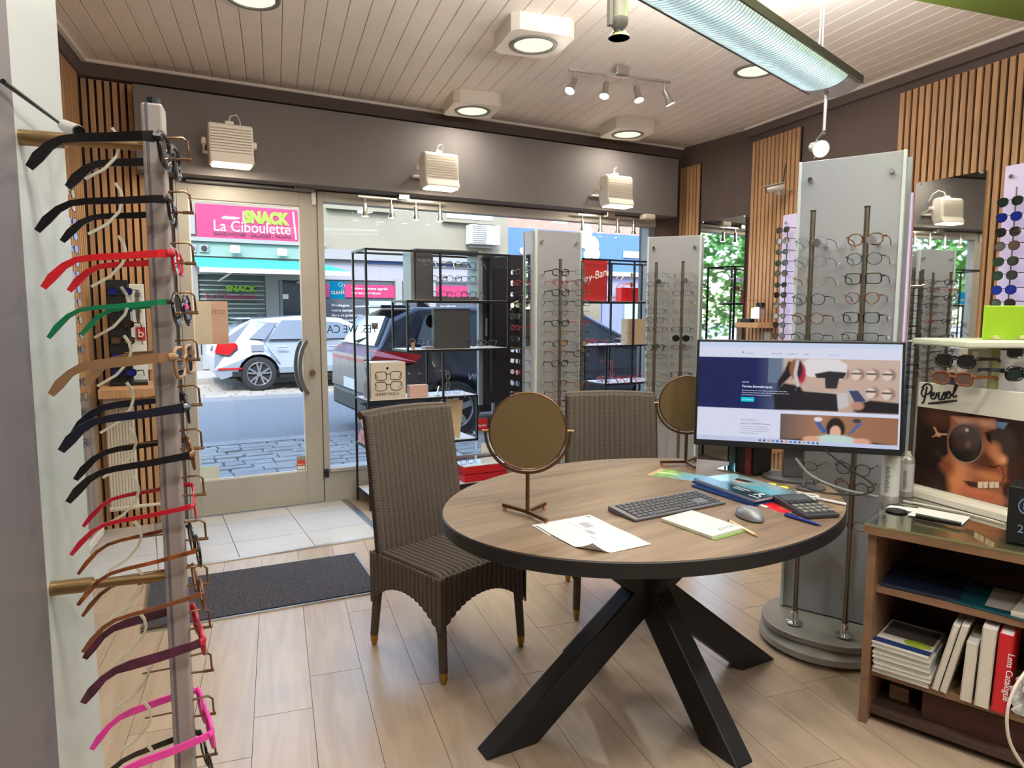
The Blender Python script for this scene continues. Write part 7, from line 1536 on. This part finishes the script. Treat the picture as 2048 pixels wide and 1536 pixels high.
book(.212, .10, z2_+.002, .018, .17, .23, 'thin white book leaning beside the booklet pile', ivory, ry=.20); book(.234, .10, z2_+.002, .018, .17, .235, 'second thin white book leaning beside the booklet pile', ivory, ry=.20)
book(.296, .09, z2_+.001, .030, .17, .19, 'short white box file on the cabinet shelf', ivory, ry=.04, cat='box_file'); book(.337, .10, z2_+.001, .036, .2, .25, 'tall ivory binder left of the red one', ivory, ry=.03, cat='binder'); book(.379, .10, z2_+.001, .036, .2, .245, 'red lens catalogue binder on the cabinet shelf', mat('red_binder', srgb(200, 24, 34), .4), ry=.03, cat='binder', stext_='Lens Catalogue')
# crumpled bag
def bag(u, v_):
    a = u*2*PI; q = v_; r = (.042+.012*math.sin(5*a+7*q)+.010*math.sin(9*a-5*q*3))*(1-.55*max(0, q-.55)/.45)*(.75+.25*min(1, q*6)); return (r*math.cos(a), r*.8*math.sin(a), q*.115+.006*math.sin(3*a))
t = thing('plastic_bag', 'crumpled white and blue plastic bag beside the red binder', 'bag', M=MC @ Matrix.Translation((.452, .05, z2_+.002))); MB().grid(bag, 40, 18).build('bag_body', mat('white_plastic_bag', srgb(206, 214, 212), .35), t); MB().add([(.0, .0, .1), (.03, .01, .125), (.05, -.01, .12), (.012, -.012, .105), (.0, .002, .1), (.03, .012, .125)], [(0, 1, 2, 3)]).build('bag_handle', MATS['white_plastic_bag'], t); MB().prism([(0, 0), (.02, 0), (.022, .02), (.003, .018)], .0015, (-.008, -.036, .045), (1, 0, 0), (0, .1, 1)).build('blue_mark', mat('bag_blue', srgb(60, 140, 170), .4), t)
# folders on the upper shelf
cbx(.14, .17, z1+.001, .22, .27, .012, 'folder', mat('navy_folder', srgb(26, 34, 56), .4), None, 'dark navy folder lying on the upper cabinet shelf', 'folder', rz=.05)
cbx(.40, .15, z1+.001, .34, .25, .006, 'folder', mat('teal_folder', srgb(20, 74, 84), .4), None, 'teal folder under a printed sheet in the cabinet', 'folder', rz=-.08)
pr = Paint(60, 46, (190, 186, 178)); pr.ell(.45, .25, .10, .14, (60, 50, 48), .3).ell(.68, .25, .10, .14, (60, 50, 48), .3).ell(.5, .62, .3, .16, (150, 144, 138), .5).line([(.35, .3), (.8, .3)], .02, (60, 50, 48)); o = pr.build('printed_sheet', .22, .19, pm, None, MC @ Matrix.Translation((.32, .06, z1+.0085)) @ Matrix.Rotation(-PI/2, 4, 'X')); tag(o, 'printed sheet with sunglasses on the teal folder', 'paper')
cbx(.52, .10, z1+.001, .25, .16, .02, 'booklet', ivory, None, 'cream booklet sticking out beneath the teal folder edge', 'booklet', rz=-.1)
cbx(.38, .2, .051, .42, .26, .09, 'storage_box', mat('dark_brown_box', srgb(74, 42, 32), .7), None, 'dark brown box at the bottom of the cabinet', 'box'); cbx(.09, .16, .051, .06, .06, .05, 'wooden_cube', m_cab, None, 'small wooden block at the bottom left of the cabinet', 'block')
# ---- on the cabinet top
TCB = CH+.009
def CG(x, y, dz=0): return G(x, y, TCB+dz)
def can(label, x, y, r, ztop, group='spray cans on the cabinet'):
    p = CG(x, y); h = zat(p.x, p.y, ztop)-TCB; t = thing('spray_can', label, 'spray can', p, 0, group); m = mat('can_silver', srgb(176, 174, 162), .35, metal=.4, vary=.05, scale=30)
    MB().lathe([(0, 0), (r*.96, 0), (r, .004), (r, h*.80), (r*.96, h*.84), (r*.72, h*.89), (r*.5, h*.91)], 28).build('body', m, t, smooth=True); MB().lathe([(r*.52, h*.90), (r*.5, h*.945), (r*.36, h*.95), (r*.34, h), (0, h)], 20).build('nozzle', mat('can_cap', srgb(200, 198, 184), .5), t, smooth=True)
    MB().lathe([(r*1.003, h*.12), (r*1.003, h*.74)], 28).build('label', mat('can_label', srgb(190, 190, 184), .4), t, smooth=True)
    f = (CAM-p); f.z = 0; f.normalize(); rx = Vector((0, 0, 1)).cross(f)
    for k in range(12): MB().bar(f*(r*1.01)+rx*(-r*.55)+Vector((0, 0, h*(.2+.035*k))), f*(r*1.01)+rx*(-r*.55+r*(.35+.25*((k*7) % 5)/5))+Vector((0, 0, h*(.2+.035*k))), .001, h*.012, upv=(0, 0, 1)).build('label_line', mat('can_ink', srgb(90, 92, 96), .5), t)
    return t
can('tall silver spray can beside the poster', 1778, 1004, .0300, 880); can('short silver spray can behind the taller one', 1812, 992, .0225, 903)
# poster display
pa_, pb_ = G(1822, 984, TCB), G(2012, 1036, TCB); up2 = (pb_-pa_); up2.z = 0; PWd = .47; ux_ = up2.normalized(); nP = Vector((0, 0, 1)).cross(ux_); nP = nP if nP.dot(CAM-pa_) > 0 else -nP
MP = frame_matrix(pa_, ux_, -nP, (0, 0, 1)); HT = zat(pa_.x, pa_.y, 764)-TCB
ps = thing('poster_display', 'sunglasses poster display with a smiling face on the cabinet', 'poster', M=MP)
m_pw = mat('poster_white', srgb(222, 216, 200), .45)
MB().box((PWd/2, .015, HT/2), (PWd, .02, HT)).build('backing', m_pw, ps, bevel=.002); MB().box((PWd/2, -.02, .012), (PWd, .06, .024)).build('foot', m_pw, ps, bevel=.002)
PH = HT*.70; pr = Paint(220, 190, (38, 25, 22))
def PU(X, Y):                            # place on the print of a point measured in the photograph
    q = MP.inverted() @ PLN(1830+.2627*X, 760+.2627*Y, nP, nP.dot(pa_)); return ((q.x-.002)/(PWd-.004), (q.z-.035)/PH)
def pe(X, Y, rx, ry, c, soft=.3, rot=0, op=1.):
    u, v = PU(X, Y); u1 = PU(X+rx, Y)[0]-u; v1 = v-PU(X, Y+ry)[1]; pr.ell(u, v, u1, v1, c, soft, rot, op)
def pp_(pts, c, soft=.02, op=1.): pr.poly([PU(*q) for q in pts], c, soft, op)
def pl_(pts, w_, c): pr.line([PU(*q) for q in pts], w_, c)
pe(190, 290, 130, 70, (88, 52, 42), 1.4); pe(150, 800, 170, 60, (78, 38, 28), 1.4); pe(720, 720, 110, 160, (66, 40, 32), 1.4); pe(640, 480, 120, 130, (60, 46, 43), .6)
pp_([(265, 275), (605, 300), (608, 368), (522, 400), (582, 480), (650, 560), (690, 608), (690, 640), (655, 655), (696, 658), (690, 725), (655, 820), (662, 870), (668, 960), (240, 895), (245, 800), (232, 720), (165, 632), (215, 600), (245, 560), (240, 420), (262, 370)], (150, 88, 58), .03)
pp_([(280, 285), (600, 312), (604, 366), (480, 350), (330, 335)], (182, 132, 110), .05); pp_([(598, 316), (702, 326), (668, 376), (622, 362)], (92, 116, 146), .015)
pe(320, 690, 90, 80, (198, 128, 86), 1.2); pe(300, 780, 60, 90, (206, 130, 84), 1.2); pe(230, 660, 60, 60, (132, 72, 46), 1.); pe(500, 610, 110, 70, (84, 46, 32), 1.); pe(600, 540, 46, 60, (186, 116, 78), 1.); pe(648, 605, 44, 40, (208, 136, 94), 1.); pe(665, 612, 18, 18, (226, 160, 120), 1.)
pe(560, 735, 110, 34, (190, 116, 74), 1.); pe(480, 860, 170, 34, (186, 104, 72), 1.); pe(560, 905, 110, 30, (168, 90, 60), 1.); pe(575, 660, 36, 12, (66, 34, 26), .8); pl_([(545, 655), (600, 662), (640, 650)], .007, (78, 40, 30)); pl_([(655, 665), (672, 730), (652, 800)], .008, (110, 58, 40))
pp_([(0, 700), (160, 640), (232, 730), (250, 830), (240, 900), (0, 860)], (44, 24, 20), .10); pp_([(0, 500), (160, 560), (200, 620), (170, 640), (0, 660)], (34, 22, 20), .06)
pe(373, 482, 140, 150, (150, 122, 108), .03); pe(373, 482, 133, 143, (34, 25, 24), .05); pe(385, 400, 100, 56, (104, 88, 84), 1.2); pe(440, 430, 60, 90, (74, 60, 56), 1.2); pe(388, 382, 12, 12, (220, 206, 190), .9); pe(392, 490, 22, 26, (134, 104, 92), 1.); pe(340, 460, 60, 70, (70, 50, 44), 1.3)
pp_([(524, 402), (560, 404), (572, 440), (575, 490), (540, 455)], (30, 20, 18), .02); pe(170, 416, 22, 16, (206, 158, 128), .5); pl_([(140, 362), (168, 412), (232, 414)], .010, (196, 148, 118)); pl_([(170, 418), (128, 432)], .008, (176, 130, 104))
pp_([(358, 768), (420, 772), (500, 782), (640, 772), (646, 800), (628, 828), (500, 828), (410, 812)], (72, 30, 24), .015)
for X, w_ in ((490, 19), (530, 19), (577, 20), (616, 18)): pp_([(X-w_, 778), (X+w_, 774), (X+w_-2, 822), (X-w_+3, 824)], (222, 196, 166), .008)
pr.noise(.06, 44, 2)
pr.build('photo_print', PWd-.004, PH, pg, ps, Matrix.Translation((.002, .0042, .035)))
# hand-drawn script wordmark
ink = mat('black_ink', srgb(16, 14, 14), .5)
def stroke(pts, r0=.0035):
    P = [Vector(pts[0])]; n = len(pts)
    for i in range(n-1):
        p0 = Vector(pts[max(i-1, 0)]); p1 = Vector(pts[i]); p2 = Vector(pts[i+1]); p3 = Vector(pts[min(i+2, n-1)])
        for k in range(1, 6):
            s = k/5; P.append(.5*((2*p1)+(p2-p0)*s+(2*p0-5*p1+4*p2-p3)*s*s+(3*p1-p0-3*p2+p3)*s**3))
    return P
sx0, sz0, sk = .012, PH+.035+.028, .148
word = [[(.10, .78), (.04, .70), (.02, .55), (.10, .45), (.18, .50)], [(.02, .80), (.18, .98), (.34, .92), (.36, .74), (.26, .58), (.14, .56)], [(.20, .86), (.16, .50), (.11, .22), (.05, .18)],
        [(.34, .50), (.44, .56), (.46, .64), (.40, .66), (.35, .54), (.38, .42), (.48, .42), (.54, .54), (.55, .66), (.56, .58), (.62, .68), (.66, .66)], [(.64, .60), (.62, .46), (.70, .42), (.80, .72), (.84, .60), (.82, .46), (.72, .46)], [(.90, .62), (.88, .72), (.96, .76), (1.02, .66), (.98, .52), (.90, .52), (.90, .64), (1.0, .76)], [(1.06, .60), (1.16, .86), (1.22, 1.08), (1.18, 1.12), (1.12, .86), (1.10, .62), (1.16, .58), (1.22, .66)], [(.28, .20), (.6, .26), (1.24, .46), (.7, .32), (.36, .22)]]
for st in word:
    P = stroke([(x*sk*.78+sx0, 0, z*sk*.62+sz0-.03) for x, z in st]); MB().tube([(p.x, .0048, p.z) for p in P], .0036, 6).build('script_stroke', ink, ps)
# green topped sunglasses stand behind the poster
bg_ = G(1990, 1000, TCB); gs = thing('green_sunglasses_stand', 'lime green topped sunglasses stand behind the poster', 'display stand'); m_lg = mat('lime_card', srgb(150, 190, 34), .5); m_gp = mat('green_post', srgb(150, 156, 96), .45)
dG = 2.34
def GB(x0, y0, x1, y1, dep, th, name, m, parent, bevel=.002):
    """slab facing the viewer side, from pixel corners at a given depth, standing along ux_"""
    a = AT(x0, y0, dep); b = AT(x1, y1, dep); o_ = Vector((a.x, a.y, min(a.z, b.z))); Wd = abs((b-a).dot(RGT)); Hh = abs(a.z-b.z); xr = Vector((RGT.x, RGT.y, 0)).normalized()
    return MB().box((Wd/2, th/2, Hh/2), (Wd, th, Hh)).build(name, m, parent, M=frame_matrix(o_, xr, Vector((-xr.y, xr.x, 0)), (0, 0, 1)), bevel=bevel)
GB(1970, 611, 2110, 680, dG, .008, 'sign_plate', m_lg, gs, .01)
GB(1932, 682, 2110, 697, dG-.10, .30, 'top_shelf', mat('white_green_plastic', srgb(206, 210, 190), .45), gs, .006); GB(1986, 697, 2003, 1005, dG, .02, 'post', m_gp, gs, .004)
GB(1938, 697, 2100, 1010, dG+.14, .006, 'back_card', mat('pale_card', srgb(196, 196, 192), .5), gs, .001); GB(1945, 703, 1957, 713, dG+.135, .001, 'barcode_label', m_wlet, gs, 0)
for x in (1992, 2044): p = AT(x, 677, dG-.02); MB().lathe([(.014, -.006), (.016, 0), (.012, .008), (0, .012)], 14, p).build('clear_knob', m_gp, gs, smooth=True)
xr = Vector((RGT.x, RGT.y, 0)).normalized(); fr_ = Vector((-xr.y, xr.x, 0))
for i, (x, y, dep, lab, f_, l_, d1) in enumerate(((1910, 722, dG-.03, 'black sunglasses seen from the side above the poster', A_BLK, m_sun, 0), (1905, 757, dG-.03, 'dark brown sunglasses just above the poster top edge', A_BRN, m_sunb, 0))):
    p = AT(x, y, dep); glasses(frame_matrix(p, (fr_*.9-xr*.45), (xr*.9+fr_*.45), (0, 0, 1)), lab, 'sunglasses on the green topped stand', 'wayf', f_, lm=l_, rim=.0035, th=.010, L=.13, drop=.3, hi=True)
p = AT(2052, 748, dG-.08); glasses(frame_matrix(p, xr, fr_, (0, 0, 1)), 'large black sunglasses at the right edge above the poster', 'sunglasses on the green topped stand', 'wayf', A_BLK, lm=m_sung, rim=.0045, th=.012, L=.13, drop=.3, hi=True)
p = AT(2060, 705, dG+.08); glasses(frame_matrix(p+fr_*.02, xr, fr_, (0, 0, 1)), 'grey sunglasses behind on the green topped stand', 'sunglasses on the green topped stand', 'wayf', A_GRY, lm=m_sun, rim=.003, th=.008, L=.1, drop=.3)
# dark box at the right edge with a badge
p = CG(2010, 1083); db = thing('black_product_box', 'black product box with blue badge at the right edge', 'box', M=frame_matrix(p, uc, vc, (0, 0, 1))); MB().box((.09, .06, .085), (.18, .12, .17)).build('box_body', m_black, db, bevel=.003); MB().box((.05, -.001, .115), (.05, .002, .05)).build('badge', mat('navy_badge', srgb(22, 34, 60), .3), db, bevel=.008)
MB().tube([(.05+.024*math.cos(2*PI*i/24), -.002, .115+.024*math.sin(2*PI*i/24)) for i in range(24)], .0016, 5, closed=True).build('badge_ring', mat('pale_blue_ring', srgb(120, 150, 176), .3), db)
m_pbl = MATS['pale_blue_ring']
for k, (x, z, w_) in enumerate(((.043, .121, .012), (.058, .121, .012), (.043, .110, .028))): MB().box((x+(.0 if w_ < .02 else .008), -.0022, z), (w_, .001, .008)).build('badge_mark', m_pbl, db)
text('lettering', '25', .034, m_pbl, db, Matrix.Translation((.026, -.0022, .035)) @ Matrix.Rotation(PI/2, 4, 'X'), depth=.0003); MB().cyl((.05, -.001, .072), (.05, -.0025, .072), .009, n=16).build('pale_dot', m_pbl, db)
# papers, disc, marker and cables on the cabinet
def cards(label, pts, dz, m, name='paper_card'): return tag(MB().add([CG(*q)+Vector((0, 0, z)) for z in (dz, dz+.0012) for q in pts], [(3, 2, 1, 0), (4, 5, 6, 7), (0, 1, 5, 4), (1, 2, 6, 5), (2, 3, 7, 6), (3, 0, 4, 7)]).build(name, m), label, 'paper')
cards('narrow printed white card behind the black disc', ((1770, 1018), (1828, 1024), (1834, 1017), (1780, 1011)), .0, m_paper); cards('white folded card under the black marker', ((1815, 1032), (1924, 1052), (1941, 1036), (1838, 1017)), .003, m_paper)
p = CG(1793, 1023); tag(MB().lathe([(0, 0), (.033, 0), (.034, .004), (.02, .008), (0, .008)], 28, p).build('black_disc', m_black, smooth=True), 'flat black disc on the cabinet top', 'disc')
p0, p1 = CG(1832, 1030, .012), CG(1922, 1048, .012); t = thing('marker', 'black marker lying on the white card', 'pen'); dv = (p1-p0).normalized(); MB().cyl(p0, p1, .006, n=12).build('barrel', m_black, t, smooth=True); MB().cyl(p0, p0+dv*.05, .0066, n=12).build('cap', m_black, t, smooth=True)
def cable(name, label, pts, r, m): return tag(MB().tube(stroke(pts), r, 8).build(name, m, smooth=True), label, 'cable')
cable('power_cable', 'white cable running across the cabinet top', [tuple(CG(1806, 1002, .004)), tuple(CG(1850, 1010, .004)), tuple(CG(1920, 1024, .004)), tuple(CG(1960, 1034, .004)), tuple(CG(2010, 1048, .004))], .0035, m_rad)
cable('power_cable', 'white cable looping down at the right edge by the cabinet', [tuple(AT(2062, 1330, 1.75)), tuple(AT(2030, 1375, 1.73)), tuple(AT(2014, 1430, 1.72)), tuple(AT(2022, 1490, 1.72)), tuple(AT(2060, 1550, 1.72))], .004, m_rad)
dC = 2.34
cable('monitor_cable', 'black cable looping out from behind the monitor', [tuple(AT(1650, 900, 2.46)), tuple(AT(1690, 932, 2.40)), tuple(AT(1735, 960, 2.34)), tuple(AT(1748, 976, 2.30)), tuple(AT(1730, 988, 2.28)), tuple(AT(1690, 989, 2.27)), tuple(AT(1640, 984, 2.27)), tuple(AT(1604, 972, 2.36))], .0035, m_black)
cable('monitor_cable', 'thick grey cable running from the monitor to the cabinet', [tuple(AT(1592, 918, 2.50)), tuple(AT(1620, 950, 2.40)), tuple(AT(1665, 972, 2.34)), tuple(AT(1710, 985, 2.31)), tuple(AT(1756, 994, 2.30))], .0055, m_alud)
t = thing('headset_stand', 'grey oval gadget stand on the table behind the scissors', 'stand', T(1622, 978)); MB().prism([(.055*math.cos(2*PI*i/30), .04*math.sin(2*PI*i/30)) for i in range(30)], .008, (0, 0, 0), (1, 0, 0), (0, 1, 0)).build('base', m_stand, t, bevel=.002); MB().tube([(-.03, .01, .008), (-.02, .012, .03), (0, .012, .036), (.02, .012, .03), (.03, .01, .008)], .004, 8).build('hoop', m_stand, t, smooth=True)
